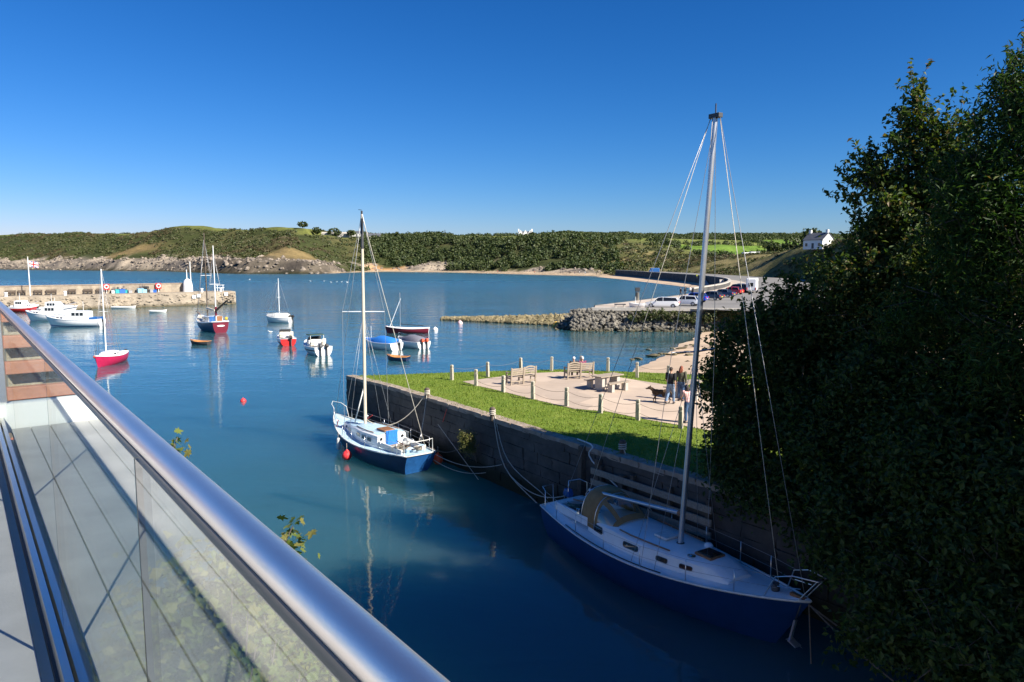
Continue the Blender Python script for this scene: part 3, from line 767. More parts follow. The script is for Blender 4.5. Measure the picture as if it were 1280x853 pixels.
# grass tufts
n = 70000; gX = rng.uniform(-11, 14, n); gY = rng.uniform(19, 46, n)
keep = inpoly(gX, gY, outline) & ~inpoly(gX, gY, [xy(p_) for p_ in pave])
gX, gY = gX[keep], gY[keep]; n = len(gX)
an = rng.uniform(0, 2 * PI, n); hh = rng.uniform(.03, .10, n); wd = rng.uniform(.012, .03, n); ln = rng.normal(0, .03, (n, 2))
vv = np.stack([np.stack([gX - np.cos(an) * wd, gY - np.sin(an) * wd, np.full(n, ZQ - .005)], -1), np.stack([gX + np.cos(an) * wd, gY + np.sin(an) * wd, np.full(n, ZQ - .005)], -1),
               np.stack([gX + ln[:, 0], gY + ln[:, 1], ZQ + hh], -1)], 1).reshape(-1, 3)
tag(np_mesh('grass_blades', vv, np.arange(3 * n).reshape(-1, 3), MT['grassblade']), 'short grass blades of the quay lawn', None, kind='stuff')

qw = thing('quay_wall', 'dark old stone harbour wall edging the lawn above the water', 'wall', (0, 0, 0))
def wall_frame(s):
    acc = 0
    for i in range(len(WLs) - 1):
        L = (WLs[i + 1] - WLs[i]).length
        if acc + L >= s: 
            t = (WLs[i + 1] - WLs[i]).normalized(); return WLs[i] + t * (s - acc), t
        acc += L
    t = (WLs[-1] - WLs[-2]).normalized(); return WLs[-1] + t * (s - acc), t
WLEN = sum((WLs[i + 1] - WLs[i]).length for i in range(len(WLs) - 1))
rings = []
for s in np.linspace(0, WLEN, 40):
    q, t = wall_frame(s); o_ = V(t.y, -t.x, 0)          # outward to the water
    rings.append([q + o_ * .05 + V(0, 0, -1), q + o_ * .05 + V(0, 0, ZQ - .12), q - o_ * .6 + V(0, 0, ZQ - .12), q - o_ * .6 + V(0, 0, -1)])
MB().loft(rings).build('wall_core', MT['quaystone'], qw)
def stone_var(seed, amp=.05, sub=3):
    bm = bmesh.new(); bmesh.ops.create_cube(bm, size=1)
    bmesh.ops.subdivide_edges(bm, edges=bm.edges, cuts=2, use_grid_fill=True)
    r_ = random.Random(seed)
    for v_ in bm.verts:
        c = v_.co; k_ = sum(abs(abs(a) - .5) < 1e-4 for a in c)
        if k_ >= 2: c *= .985
        v_.co = c + V(r_.uniform(-1, 1) * amp * .4, r_.uniform(-1, 1) * amp * 2.0, r_.uniform(-1, 1) * amp * .5)
    me = bpy.data.meshes.new('stone'); bm.to_mesh(me); bm.free(); me.materials.append(MT['quaystone'])
    me.polygons.foreach_set('use_smooth', [True] * len(me.polygons)); me.set_sharp_from_angle(angle=R(50)); return me
SV = [stone_var(i) for i in range(9)]
rs = random.Random(4); zc = -.35
for hgt in (.5, .46, .5, .44, .46, .42, .38):
    if zc + hgt > ZQ - .1: hgt = ZQ - .12 - zc
    s = .05 - rs.random() * .6
    while s < WLEN - 9:
        ln_ = rs.uniform(.9, 2.3)
        if s < 0: ln_ += s; s = 0.0
        if ln_ < .3: s += ln_; continue
        q, t = wall_frame(max(0.02, s + ln_ / 2)); o_ = V(t.y, -t.x, 0)
        st = link('stone', rs.choice(SV), qw); st.location = q + o_ * (.02 + rs.uniform(-.012, .012)) + V(0, 0, zc + hgt / 2)
        st.rotation_euler = (rs.uniform(-.01, .01), 0, math.atan2(t.y, t.x)); st.scale = (ln_ - .008, .22, hgt - .008)
        s += ln_
    zc += hgt
CV = []
for i in range(5):
    me = stone_var(40 + i, .03).copy(); me.materials.clear(); me.materials.append(MT['coping']); CV.append(me)
s = 0
while s < WLEN - 6:
    ln_ = rs.uniform(.7, 1.5); q, t = wall_frame(s + ln_ / 2); o_ = V(t.y, -t.x, 0)
    st = link('coping_stone', rs.choice(CV), qw); st.location = q - o_ * .12 + V(0, 0, ZQ - .07 + rs.uniform(-.012, .012))
    st.rotation_euler = (0, 0, math.atan2(t.y, t.x) + rs.uniform(-.015, .015)); st.scale = (ln_ - .015, .52, .2); s += ln_
# fender timbers bolted to the wall
for s, hgt, tilt in ((27.6 - 7.2, 2.9, .02), (27.6 - 6.3, 2.6, -.03), (27.6 - 5.2, 2.3, .05)):
    q, t = wall_frame(s); o_ = V(t.y, -t.x, 0)
    bevel(MB().bar(q + o_ * .28 + V(0, 0, -.3), q + o_ * .24 + t * tilt + V(0, 0, hgt), .22, .2, up=t).build('fender_timber', MT['darkwood'], qw), .02)

# ---------------- stone posts with chains
def zoom6(zx, zy): return (560 + zx / 3.765, 420 + zy / 3.765)
near_row = [(132, 236), (260, 266), (400, 299), (558, 332), (717, 364), (893, 397), (1095, 436)]
far_row = [(18, 208), (187, 193), (343, 170), (487, 166), (626, 163), (752, 168), (890, 197), (1035, 212)]
m = MB(); m.lathe([(.135, -.05), (.125, .5), (.12, .78), (.10, .80), (.10, .84), (.12, .86), (.115, .95), (.09, .985), (.0, 1.0)], 4)
pm = m.build('stone_post', MT['post']); bevel(pm, .012, 2)

NP, FP = [], []
first = True
for row, L_ in ((near_row, NP), (far_row, FP)):
    for zx, zy in row:
        a = zoom6(zx, zy); q = G(a[0], a[1], ZQ)
        o = pm if first else pm.copy()
        if not first: C.objects.link(o)
        first = False
        o.location = q + V(0, 0, -.02); o.rotation_euler = (rs.uniform(-.02, .02), rs.uniform(-.02, .02), R(45) + R(-25) + rs.uniform(-.12, .12)); o.scale = (.92, .92, .93 + rs.uniform(-.03, .03)); L_.append(q)
        tag(o, 'granite chain post on the lawn side of the terrace, facing the harbour wall' if row is near_row else 'granite chain post along the seaward grass edge behind the benches', 'post', 'chain posts round the terrace')
for row, lv in ((NP, (.74, .34)), (FP, (.72,))):
    for a, b in zip(row[:-1], row[1:]):
        for hv in lv:
            pts = []
            for i in range(13):
                t = i / 12; q = a.lerp(b, t); pts.append(q + V(0, 0, hv - .16 * 4 * t * (1 - t)))
            o = MB().tube(pts, .008, 5).build('chain', MT['chain'], None, 180)
            tag(o, 'rusty iron chain sagging between two posts beside the lawn' if row is NP else 'rusty iron chain sagging between two posts on the seaward edge', 'chain', 'chains between the posts')

# ---------------- benches
def bench(label, loc, rz, arch_first):
    t = thing('garden_bench', label, 'bench', loc, rz)      # local x along the bench, sitter looks to +y
    W = .8
    for sd_ in (0, 1):
        x0 = -W + sd_ * W; arched = (sd_ == 0) == arch_first
        for k_ in range(4):
            bevel(MB().bar((x0 + .04, .05 + .115 * k_, .43), (x0 + W - .04, .05 + .115 * k_, .43), .095, .03).build('seat_slat', MT['greywood'], t), .005)
        for k_ in range(4):
            zb = .55 + .105 * k_; pts = []
            for i in range(9):
                u_ = i / 8; ar = (.10 * (1 - (2 * u_ - 1) ** 2) * (k_ / 3)) if arched else 0
                pts.append((x0 + .03 + (W - .06) * u_, -.02 - .05 * k_ / 3, zb + ar))
            mm_ = MB()
            for a, b in zip(pts[:-1], pts[1:]): mm_.bar(a, b, .028, .082)
            mm_.build('back_slat', MT['greywood'], t)
    for i, x0 in enumerate((-W, 0, W)):
        bevel(MB().bar((x0, 0, 0), (x0, -.07, .95), .07, .08, up=(1, 0, 0)).build('back_post', MT['greywood'], t), .006)
        bevel(MB().bar((x0, .44, 0), (x0, .44, .64), .07, .07, up=(1, 0, 0)).build('leg', MT['greywood'], t), .006)
        MB().bar((x0, -.05, .655), (x0, .52, .655), .08, .035).build('arm_rest', MT['greywood'], t)
        MB().bar((x0, 0, .36), (x0, .44, .36), .05, .08).build('side_rail', MT['greywood'], t)
    MB().bar((-W, .0, .18), (W, .0, .18), .04, .07).build('stretcher', MT['greywood'], t)
    return t
PB1 = (G(640, 482.5, ZQ) + V(.62, .46, .022)); B1Z = R(33)
PB2 = (G(725.5, 474, ZQ) + V(0, 0, .022)); B2Z = R(20)
bench('empty weathered wooden bench with no one on it, beside the chain posts', PB1, B1Z, False)
bench('weathered wooden bench with two people sitting on it', PB2, B2Z, True)
def picnic(label, loc, rz):
    t = thing('picnic_table', label, 'picnic table', loc, rz)
    for k_ in range(5): bevel(MB().box((0, -.32 + .16 * k_, .74), (1.7, .15, .05)).build('table_plank', MT['greywood'], t), .006)
    for sx in (-.55, .55):
        bevel(MB().box((sx, 0, .36), (.22, .55, .715)).build('pedestal', MT['concrete'], t), .015)
    for sy in (-.78, .78):
        for k_ in (-.09, .09): bevel(MB().box((0, sy + k_, .45), (1.6, .17, .05)).build('seat_plank', MT['greywood'], t), .006)
        for sx in (-.5, .5): bevel(MB().box((sx, sy, .212), (.2, .3, .42)).build('seat_block', MT['concrete'], t), .012)
    return t
picnic('stone and timber picnic table standing empty in the middle of the terrace', G(759, 487, ZQ) + V(0, 0, .02), R(38))
picnic('stone and timber picnic table the walking couple are passing', G(857, 499, ZQ) + V(0.25, .5, .02), R(38))

# ---------------- people and dog
def remesh(o, vs):
    md = o.modifiers.new('skin', 'REMESH'); md.mode = 'VOXEL'; md.voxel_size = vs; md.use_smooth_shade = True
    sm = o.modifiers.new('smooth', 'SMOOTH'); sm.factor = .5; sm.iterations = 4
    return o
def hand(m, wr, d, side, grip=.5):
    d = V(*d).normalized(); ax = V(side, 0, 0); ax = (ax - d * ax.dot(d)).normalized(); nr = d.cross(ax)
    pc = V(*wr) + d * .05
    m.ball(pc, (.034, .034, .045), 8, 6)
    for i, (off, ln_) in enumerate(((-.030, .062), (-.010, .074), (.011, .07), (.031, .055))):
        b = pc + d * .03 + nr * off; mid = b + d * ln_ * .55 - ax * .008; tip = mid + (d * (1 - grip) - ax * grip).normalized() * ln_ * .55
        m.tube([b - d * .02, mid, tip], [.0105, .0098, .008], 6)
    b = pc - nr * .03; m.tube([b, b - nr * .03 + d * .025, b - nr * .032 + d * .06 - ax * .01], [.013, .0115, .009], 6)
def person(label, loc, rz, hgt, J, top, bot, shoe, hairm, hair='short', sleeve=.5, seated=False, headyaw=0.0, extra_top=0):
    t = thing('person', label, 'person', loc, rz); k_ = hgt / 1.75
    S = lambda p_: V(*p_) * k_
    hip, chest, neck, head = S(J['hip']), S(J['chest']), S(J['neck']), S(J['head'])
    b = MB()
    b.ball(hip, (.155 * k_, .115 * k_, .13 * k_)); b.ball(hip.lerp(chest, .5), (.14 * k_, .10 * k_, .16 * k_)); b.ball(chest, (.175 * k_, .11 * k_, .19 * k_))
    b.tube([chest, neck, head - V(0, 0, .04)], [.07, .055 * k_, .05 * k_], 8)
    b.ball(head, (.078 * k_, .098 * k_, .118 * k_), 14, 10)
    fw = V(math.sin(-headyaw), math.cos(headyaw), 0)
    b.tube([head + fw * .085 + V(0, 0, .02), head + fw * .118 + V(0, 0, -.022)], [.010, .018], 6)
    b.ball(head + fw * .07 + V(0, 0, -.085), (.04, .035, .035), 8, 6)
    rt = V(fw.y, -fw.x, 0)
    for sd_ in (-1, 1):
        b.ball(head + rt * sd_ * .08 - fw * .005, (.016, .024, .034), 6, 6)
    tp = MB(); bt = MB(); sh = MB()
    e = .018
    tp.ball(hip + V(0, 0, .05), (.165 * k_ + e, .125 * k_ + e, .12 * k_)); tp.ball(hip.lerp(chest, .5), (.15 * k_ + e, .11 * k_ + e, .19 * k_)); tp.ball(chest, (.185 * k_ + e, .118 * k_ + e, .2 * k_))
    bt.ball(hip, (.165 * k_ + e, .125 * k_ + e, .13 * k_))
    for sd_, n_ in ((-1, 'l'), (1, 'r')):
        sh_, el, wr = S(J['sh' + n_]), S(J['el' + n_]), S(J['wr' + n_])
        b.tube([chest + (sh_ - chest) * .5, sh_, sh_.lerp(el, .5), el, el.lerp(wr, .4), wr], [.06, .052, .046, .038, .038, .026], 8)
        b.ball(sh_, .055)
        hand(b, wr, wr - el, sd_)
        cuff = sh_.lerp(el, min(1, sleeve * 2)); path = [chest + (sh_ - chest) * .4, sh_, cuff]; rr = [.085, .074, .062]
        if sleeve > .5: path.append(el.lerp(wr, (sleeve - .5) * 2)); rr = [.088, .078, .06, .046]
        tp.tube(path, rr, 8); tp.ball(sh_, .074)
        hp, kn, an_, to = S(J['hp' + n_]), S(J['kn' + n_]), S(J['an' + n_]), S(J['to' + n_])
        b.tube([hip, hp, hp.lerp(kn, .5), kn, kn.lerp(an_, .35), an_], [.08, .085, .072, .055, .055, .038], 8)
        b.tube([an_ + V(0, 0, -.03), to], [.042, .03], 8)
        bt.tube([hip.lerp(hp, .5), hp, hp.lerp(kn, .5), kn, kn.lerp(an_, .5), kn.lerp(an_, .93)], [.11, .105, .09, .074, .068, .06], 8)
        sh.tube([an_ + (an_ - to) * .25 + V(0, 0, -.035), an_ + V(0, 0, -.035), an_.lerp(to, .6), to], [.045, .053, .05, .036], 8)
    remesh(b.build('body', MT['skin'], t), .011)
    remesh(tp.build('top', top, t), .018); remesh(bt.build('trousers', bot, t), .018); remesh(sh.build('shoes', shoe, t), .014)
    hb = MB(); bk = -fw
    hb.ball(head + bk * .018 + V(0, 0, .03), (.09 * k_, .102 * k_, .105 * k_))
    if hair == 'long':
        hb.tube([head + bk * .05, head + bk * .075 + V(0, 0, -.14), head + bk * .07 + V(0, 0, -.27)], [.085, .085, .05], 8)
        for sd_ in (-1, 1): hb.tube([head + rt * sd_ * .06, head + rt * sd_ * .085 + V(0, 0, -.12) + bk * .03, head + rt * sd_ * .07 + V(0, 0, -.22) + bk * .04], [.04, .036, .02], 6)
    remesh(hb.build('hair', hairm, t), .014)
    return t
MT['hair_dark'] = mat('dark_brown_hair', (0.035, 0.022, 0.015), 0.7, var=.3, scale=40)
MT['hair_red'] = mat('auburn_hair', (0.22, 0.06, 0.03), 0.65, var=.3, scale=40)
MT['hair_white'] = mat('white_hair', (0.72, 0.70, 0.66), 0.7, var=.1, scale=40)
MT['pinkprint'] = mat('pink_printed_top', (0.72, 0.35, 0.34), 0.9, scale=14, col2=(0.78, 0.52, 0.48))
WALK = dict(hip=(0, 0, .95), chest=(0, .03, 1.28), neck=(0, .03, 1.5), head=(0, .05, 1.63), shl=(-.2, .03, 1.43), shr=(.2, .03, 1.43),
            ell=(-.26, .10, 1.16), wrl=(-.24, .24, .95), elr=(.26, -.08, 1.15), wrr=(.26, -.05, .90),
            hpl=(-.09, 0, .9), hpr=(.09, 0, .9), knl=(-.1, -.02, .5), anl=(-.1, -.26, .13), tol=(-.1, -.13, .05), knr=(.1, .16, .49), anr=(.1, .18, .08), tor=(.1, .33, .035))
STAND = dict(WALK, ell=(-.27, .03, 1.15), wrl=(-.26, .10, .90), knl=(-.1, .02, .49), anl=(-.1, 0, .08), tol=(-.12, .15, .035), knr=(.1, .03, .49), anr=(.1, -.02, .08), tor=(.12, .13, .035))
BEND = dict(STAND, elr=(.24, .16, 1.2), wrr=(.16, .33, 1.04), ell=(-.24, .16, 1.2), wrl=(-.14, .33, 1.05), chest=(0, .07, 1.27), neck=(0, .11, 1.49), head=(0, .16, 1.61), shl=(-.2, .08, 1.42), shr=(.2, .08, 1.42))
SIT = dict(hip=(0, 0, .10), chest=(0, -.03, .43), neck=(0, -.02, .65), head=(0, .0, .78), shl=(-.2, -.02, .58), shr=(.2, -.02, .58), ell=(-.25, .05, .32), wrl=(-.14, .24, .2), elr=(.25, .05, .32), wrr=(.14, .24, .2),
           hpl=(-.09, .02, .08), hpr=(.09, .02, .08), knl=(-.11, .45, .08), anl=(-.11, .46, -.34), tol=(-.11, .61, -.39), knr=(.11, .45, .08), anr=(.11, .46, -.34), tor=(.11, .61, -.39))
zt = ZQ + .02
man = G(837.5, 505.5, zt); person('person in black t-shirt and faded jeans walking beside a dark dog', man, R(-35), 1.76, WALK, MT['blackcloth'], MT['palejeans'], MT['dark'], MT['hair_dark'], 'short', .5)
wm = G(850, 503.0, zt) + V(.1, .3, 0); person('person with auburn hair in an olive jacket walking next to the one in black', wm, R(-30), 1.70, STAND, MT['olive'], MT['jeans'], MT['dark'], MT['hair_red'], 'long', .95, headyaw=R(-40))
pk = G(859.5, 529, zt); person('person in a pink patterned top and blue jeans leaning at the picnic table', pk, R(20), 1.62, BEND, MT['pinkprint'], MT['jeans'], MT['dark'], MT['hair_dark'], 'long', .6)
def bpt(x_, y_, z_): 
    q = Matrix.Rotation(B2Z, 3, 'Z') @ V(x_, y_, z_); return PB2 + q
person('person with white hair sitting on the bench', bpt(-.38, .12, .42), B2Z, 1.66, SIT, MT['blackcloth'], MT['dark'], MT['dark'], MT['hair_white'], 'short', .95)
person('person in a plum coloured jumper sitting on the bench', bpt(.16, .12, .42), B2Z, 1.62, SIT, MT['purple'], MT['jeans'], MT['dark'], MT['hair_white'], 'short', .95)
def dog(loc, rz):
    t = thing('dog', 'dark brown and tan dog walking at the side of the person in black', 'dog', loc, rz)   # head towards +x
    b = MB()
    b.ball((.18, 0, .50), (.22, .115, .155)); b.ball((-.05, 0, .52), (.26, .10, .12)); b.ball((-.26, 0, .52), (.15, .105, .14))
    b.tube([(.28, 0, .56), (.40, 0, .66), (.46, 0, .70)], [.10, .08, .07], 8)
    b.ball((.50, 0, .71), (.085, .07, .075)); b.tube([(.53, 0, .695), (.62, 0, .675), (.68, 0, .665)], [.052, .04, .03], 8)
    for s_ in (-1, 1):
        b.tube([(.46, s_ * .045, .76), (.455, s_ * .055, .84)], [.03, .008], 6)
        fx = .24 + (.06 if s_ > 0 else -.05)
        b.tube([(.24, s_ * .08, .46), (.22, s_ * .085, .34), (fx + .02, s_ * .085, .18), (fx, s_ * .085, .03), (fx + .06, s_ * .085, .02)], [.065, .045, .03, .022, .024], 8)
        hx = -.36 + (.07 if s_ < 0 else -.07)
        b.tube([(-.28, s_ * .075, .50), (-.20 + (hx + .36), s_ * .085, .34), (hx - .04, s_ * .085, .19), (hx, s_ * .085, .03), (hx + .06, s_ * .085, .02)], [.095, .06, .032, .024, .026], 8)
    b.tube([(-.38, 0, .56), (-.50, 0, .50), (-.58, 0, .36), (-.60, 0, .26)], [.04, .045, .04, .015], 8)
    remesh(b.build('body', mat('dog_fur', (0.02, 0.016, 0.013), .9, scale=3, col2=(0.13, 0.075, 0.035), bump=.01, bscale=40), t), .014)
    e = MB()
    for s_ in (-1, 1): e.ball((.565, s_ * .045, .735), .012, 6, 5)
    e.ball((.69, 0, .672), (.016, .02, .016), 6, 5); e.build('eyes_and_nose', MT['black'], t)
dog(G(825, 503.5, zt), R(175))

# ================================================================== BOATS
class Hull:
    """local x forward, y to port, z up, z=0 the waterline"""
    def __init__(s, L, B, fb, bow=.4, stern=.1, tw=.65, tm=.42, depth=.35, rake=.5, srake=.12, full=.85, n=26, K=7):
        s.L, s.B, s.fb, s.bow, s.stern, s.tw, s.tm, s.depth, s.rake, s.srake, s.full, s.n, s.K = L, B, fb, bow, stern, tw, tm, depth, rake, srake, full, n, K
    def half(s, t):
        if t < s.tm: return s.B / 2 * (s.tw + (1 - s.tw) * math.sin(PI / 2 * t / s.tm))
        u = (t - s.tm) / (1 - s.tm); return s.B / 2 * max(0.004, math.cos(PI / 2 * u) ** s.full)
    def zs(s, t):
        return s.fb + (s.stern * ((.4 - t) / .4) ** 2 if t < .4 else s.bow * ((t - .4) / .6) ** 2)
    def edge(s, t, side, inset=0, dz=0):
        return V(-s.L / 2 + s.L * t, side * max(0, s.half(t) - inset), s.zs(t) + dz)
    def pt(s, t, q, side):
        z0 = s.zs(t); z = z0 - q * (z0 + s.depth)
        b = s.half(t) * (1 - .62 * q ** 2.6) * (1 - q * .85 * t ** 4)
        x = -s.L / 2 + s.L * t - s.rake * q * t ** 8 + s.srake * q * (1 - t) ** 8
        return V(x, side * b, z)
    def make(s, root, hullm, transom=None, deckm=None, railm=None, open_=False, railr=.025, stripe=None, inner=None, floor=.12, deck_drop=.03):
        m = MB(); n, K = s.n, s.K
        ring = lambda t: [s.pt(t, q / K, 1) for q in range(K + 1)] + [s.pt(t, q / K, -1) for q in range(K, -1, -1)]
        m.loft([ring(i / n) for i in range(n + 1)], closed=False, caps=False); m.build('hull', hullm, root, 40)
        m = MB(); r0 = ring(0); m.add(r0, [tuple(range(len(r0)))]); m.build('transom', transom or hullm, root)
        if stripe:
            m = MB(); q0, q1 = stripe[1]
            for sd_ in (1, -1):
                m.loft([[s.pt(i / n, q0, sd_) + V(0, sd_ * .012, 0), s.pt(i / n, q1, sd_) + V(0, sd_ * .012, 0)] for i in range(n + 1)], closed=False, caps=False)
            m.build('stripe', stripe[0], root, 40, fix=False)
        if not open_:
            m = MB(); rows = []
            for i in range(n + 1):
                t = i / n; e = s.edge(t, 1); b = e.y
                rows.append([V(e.x, b * y, e.z - deck_drop + .05 * s.B / 2 * (1 - y * y)) for y in (1, .6, .2, -.2, -.6, -1)])
            m.loft(rows, closed=False, caps=False); m.build('deck', deckm, root, 60)
        else:
            m = MB(); rows = []
            for i in range(n):
                t = .02 + i / n * .93; w_ = .06 if s.B > 1.2 else .04; z0 = s.zs(t)
                rows.append([s.edge(t, 1), s.edge(t, 1, w_), V(s.edge(t, 1).x, max(0, s.half(t) * .8 - w_), floor), V(s.edge(t, 1).x, -max(0, s.half(t) * .8 - w_), floor), s.edge(t, -1, w_), s.edge(t, -1)])
            m.loft(rows, closed=False, caps=False); m.build('interior', inner or deckm, root, 40)
        if railm:
            for sd_ in (1, -1):
                MB().tube([s.edge(i / n, sd_, 0, .01) for i in range(n + 1)], railr, 6).build('rubbing_strake', railm, root, 180)
            MB().tube([s.edge(0, 1, 0, .01), s.edge(0, -1, 0, .01)], railr, 6).build('transom_rail', railm, root, 180)
        return s
    def deckz(s, x, y=0):
        t = (x + s.L / 2) / s.L; b = s.half(t); return s.zs(t) - .03 + .05 * s.B / 2 * (1 - min(1, abs(y) / b) ** 2)

def cabin(root, hull, st, mat_side, mat_top=None, name='cabin', crown=.06):
    """st: list of (x, half width, height above deck)"""
    def ringpts(x, w_, h):
        zb = hull.deckz(x, w_) - .04; zt_ = hull.deckz(x, 0) + h
        return [V(x, w_, zb), V(x, w_ * .93, zt_ - .05), V(x, w_ * .84, zt_), V(x, w_ * .4, zt_ + crown * .8), V(x, 0, zt_ + crown),
                V(x, -w_ * .4, zt_ + crown * .8), V(x, -w_ * .84, zt_), V(x, -w_ * .93, zt_ - .05), V(x, -w_, zb)]
    rg = [ringpts(*a) for a in st]
    m = MB(); m.loft(rg, closed=False, caps=False)
    for r_, in ((rg[0],), (rg[-1],)):
        m.add(r_, [tuple(range(9))])
    o = m.build(name, mat_side, root, 35)
    if mat_top:
        m = MB(); m.loft([[p_ + V(0, 0, .008) for p_ in r_[2:7]] for r_ in rg], closed=False, caps=False); m.build(name + '_top', mat_top, root, 60)
    def side(x, zf, sd_):
        for a, b in zip(st[:-1], st[1:]):
            if min(a[0], b[0]) <= x <= max(a[0], b[0]):
                u = (x - a[0]) / (b[0] - a[0]); w_ = a[1] + (b[1] - a[1]) * u; h = a[2] + (b[2] - a[2]) * u
                zb = hull.deckz(x, w_) - .04; zt_ = hull.deckz(x, 0) + h - .05
                return V(x, sd_ * (w_ + (w_ * .93 - w_) * zf), zb + (zt_ - zb) * zf)
    side.root = o
    return side
def window(side, x0, x1, z0, z1, sd_, parent, m_=None, rounded=True, slant=0, name='window', frame=None):
    pts = []; n = 4; out = V(0, sd_ * .012, .002)
    base = [(x0, z0), (x1, z0), (x1 + slant, z1), (x0 + slant, z1)]
    if rounded:
        xs, hz = (x1 - x0), (z1 - z0); r_ = .28; cor = []
        for (cx, cz, a0) in ((x1 - xs * .14, z0 + hz * r_, -90), (x1 - xs * .14, z1 - hz * r_, 0), (x0 + xs * .14, z1 - hz * r_, 90), (x0 + xs * .14, z0 + hz * r_, 180)):
            for k_ in range(n + 1):
                a = R(a0 + 90 * k_ / n); cor.append((cx + math.cos(a) * xs * .14 + slant * (cz - z0) / hz, cz + math.sin(a) * hz * r_))
        base = cor
    P_ = [side(x_, z_, sd_) + out for x_, z_ in base]; Q_ = [p_ - out * 3 for p_ in P_]
    m = MB(); k_ = len(P_); m.add(P_ + Q_, [tuple(range(k_))] + [(i, (i + 1) % k_, k_ + (i + 1) % k_, k_ + i) for i in range(k_)])
    o = m.build(name, m_ or MT['window'], parent)
    if frame: MB().tube([p_ for p_ in P_], .012, 5, closed=True).build('window_frame', frame, o)
    return o
def outboard(root, x, y, z, cowl=None, s=1.0):
    o = MB().loft([[V(x - .30 * s, y + a * .14 * s, z + .28 * s) for a in (-1, 1)] + [V(x + .06 * s, y + a * .14 * s, z + .28 * s) for a in (1, -1)],
                   [V(x - .36 * s, y + a * .17 * s, z + .42 * s) for a in (-1, 1)] + [V(x + .08 * s, y + a * .17 * s, z + .42 * s) for a in (1, -1)],
                   [V(x - .30 * s, y + a * .13 * s, z + .66 * s) for a in (-1, 1)] + [V(x + .02 * s, y + a * .13 * s, z + .66 * s) for a in (1, -1)]]).build('outboard_motor', cowl or MT['black'], root, 30)
    bevel(o, .04 * s, 3)
    MB().bar((x - .14 * s, y, z + .3 * s), (x - .18 * s, y, z - .75 * s), .09 * s, .2 * s, up=(1, 0, 0)).build('outboard_leg', MT['dark'], o)
    MB().box((x + .05, y, z + .1), (.1, .22 * s, .3 * s)).build('outboard_bracket', MT['dark'], o)
    return o
def rails(root, pts, r_=.014, name='guard_rail', mt='steel', par=None):
    return MB().tube(pts, r_, 6).build(name, MT[mt], par or root, 180)
def wire(root, p_, q_, r_=.008, name='stay', mt='wire'):
    return MB().tube([p_, q_], r_, 5).build(name, MT[mt], root, 180)
def boat(name, label, loc, hd, group=None):
    return thing(name, label, 'boat', loc, hd, group)
def w2l(root):
    return (Matrix.Translation(root.location) @ Matrix.Rotation(root.rotation_euler[2], 4, 'Z')).inverted()

# ---------------- the big blue yacht under the trees
Pb, Ps = G(1013.6, 752.8, 1.48), G(677.6, 632.8, 1.12)
hv = V(Pb.x - Ps.x, Pb.y - Ps.y, 0).normalized(); port = V(-hv.y, hv.x, 0)
Pc = Ps + port * .90
hv = V(Pb.x - Pc.x, Pb.y - Pc.y, 0); Lb = hv.length; hv.normalize(); port = V(-hv.y, hv.x, 0)
ctr = (V(Pb.x, Pb.y, 0) + V(Pc.x, Pc.y, 0)) / 2
Y1 = boat('sailing_yacht', 'large blue hulled sailing yacht with tan spray hood moored in the shade under the trees', (ctr.x, ctr.y, 0), math.atan2(hv.y, hv.x))
hu = Hull(Lb, 2.95, .98, bow=.5, stern=.14, tw=.62, tm=.43, depth=.5, rake=1.25, srake=.35, full=.80, n=34)
hu.make(Y1, MT['navy'], MT['navy'], MT['white'], MT['offwhite'], railr=.03, stripe=(MT['antifoul'], (.74, .86)))
L1 = w2l(Y1)
def X1(t): return -Lb / 2 + Lb * t
side = cabin(Y1, hu, [(X1(.25), .80, .40), (X1(.32), .92, .44), (X1(.45), .98, .42), (X1(.60), .86, .38), (X1(.70), .68, .34), (X1(.735), .60, .30), (X1(.79), .50, .03)], MT['white'])
for sd_ in (1, -1):
    window(side, X1(.285), X1(.335), .42, .86, sd_, side.root, slant=-.05, frame=MT['dark'])
    window(side, X1(.435), X1(.495), .45, .80, sd_, side.root, frame=MT['dark'])
    window(side, X1(.565), X1(.605), .45, .75, sd_, side.root, frame=MT['dark'])
    window(side, X1(.645), X1(.685), .45, .75, sd_, side.root, frame=MT['dark'])
    pts = [side(X1(a), 1.0, sd_) + V(0, -sd_ * .12, .11) for a in (.40, .45, .5, .55, .60)]
    MB().tube(pts, .022, 6).build('grab_rail', MT['wood'], Y1, 180)
    # toe rail and genoa track
    MB().tube([hu.edge(a, sd_, .09, .03) for a in np.linspace(.18, .62, 10)], .018, 5).build('genoa_track', MT['dark'], Y1, 180)
hz = hu.deckz(X1(.69)) + .42
fh = bevel(MB().box((X1(.685), 0, hz + .005), (.58, .58, .07)).build('fore_hatch', MT['wood'], Y1), .015)
bevel(MB().box((X1(.685), 0, hz + .05), (.48, .48, .03)).build('hatch_glass', MT['window'], fh), .01)
MB().lathe([(.13, 0), (.13, .05), (.09, .10), (.0, .11)], 10, (X1(.64), .45, hu.deckz(X1(.64)) + .42)).build('vent_cowl', MT['white'], Y1, 60)
MB().lathe([(.11, 0), (.12, .04), (.05, .06), (0, .06)], 12, (X1(.66), -.45, hu.deckz(X1(.66)) + .38)).build('deck_vent', MT['chrome'], Y1, 60)
bevel(MB().box((X1(.52), .0, hu.deckz(X1(.52)) + .52), (.5, .55, .07)).build('sliding_hatch', MT['offwhite'], Y1), .02)
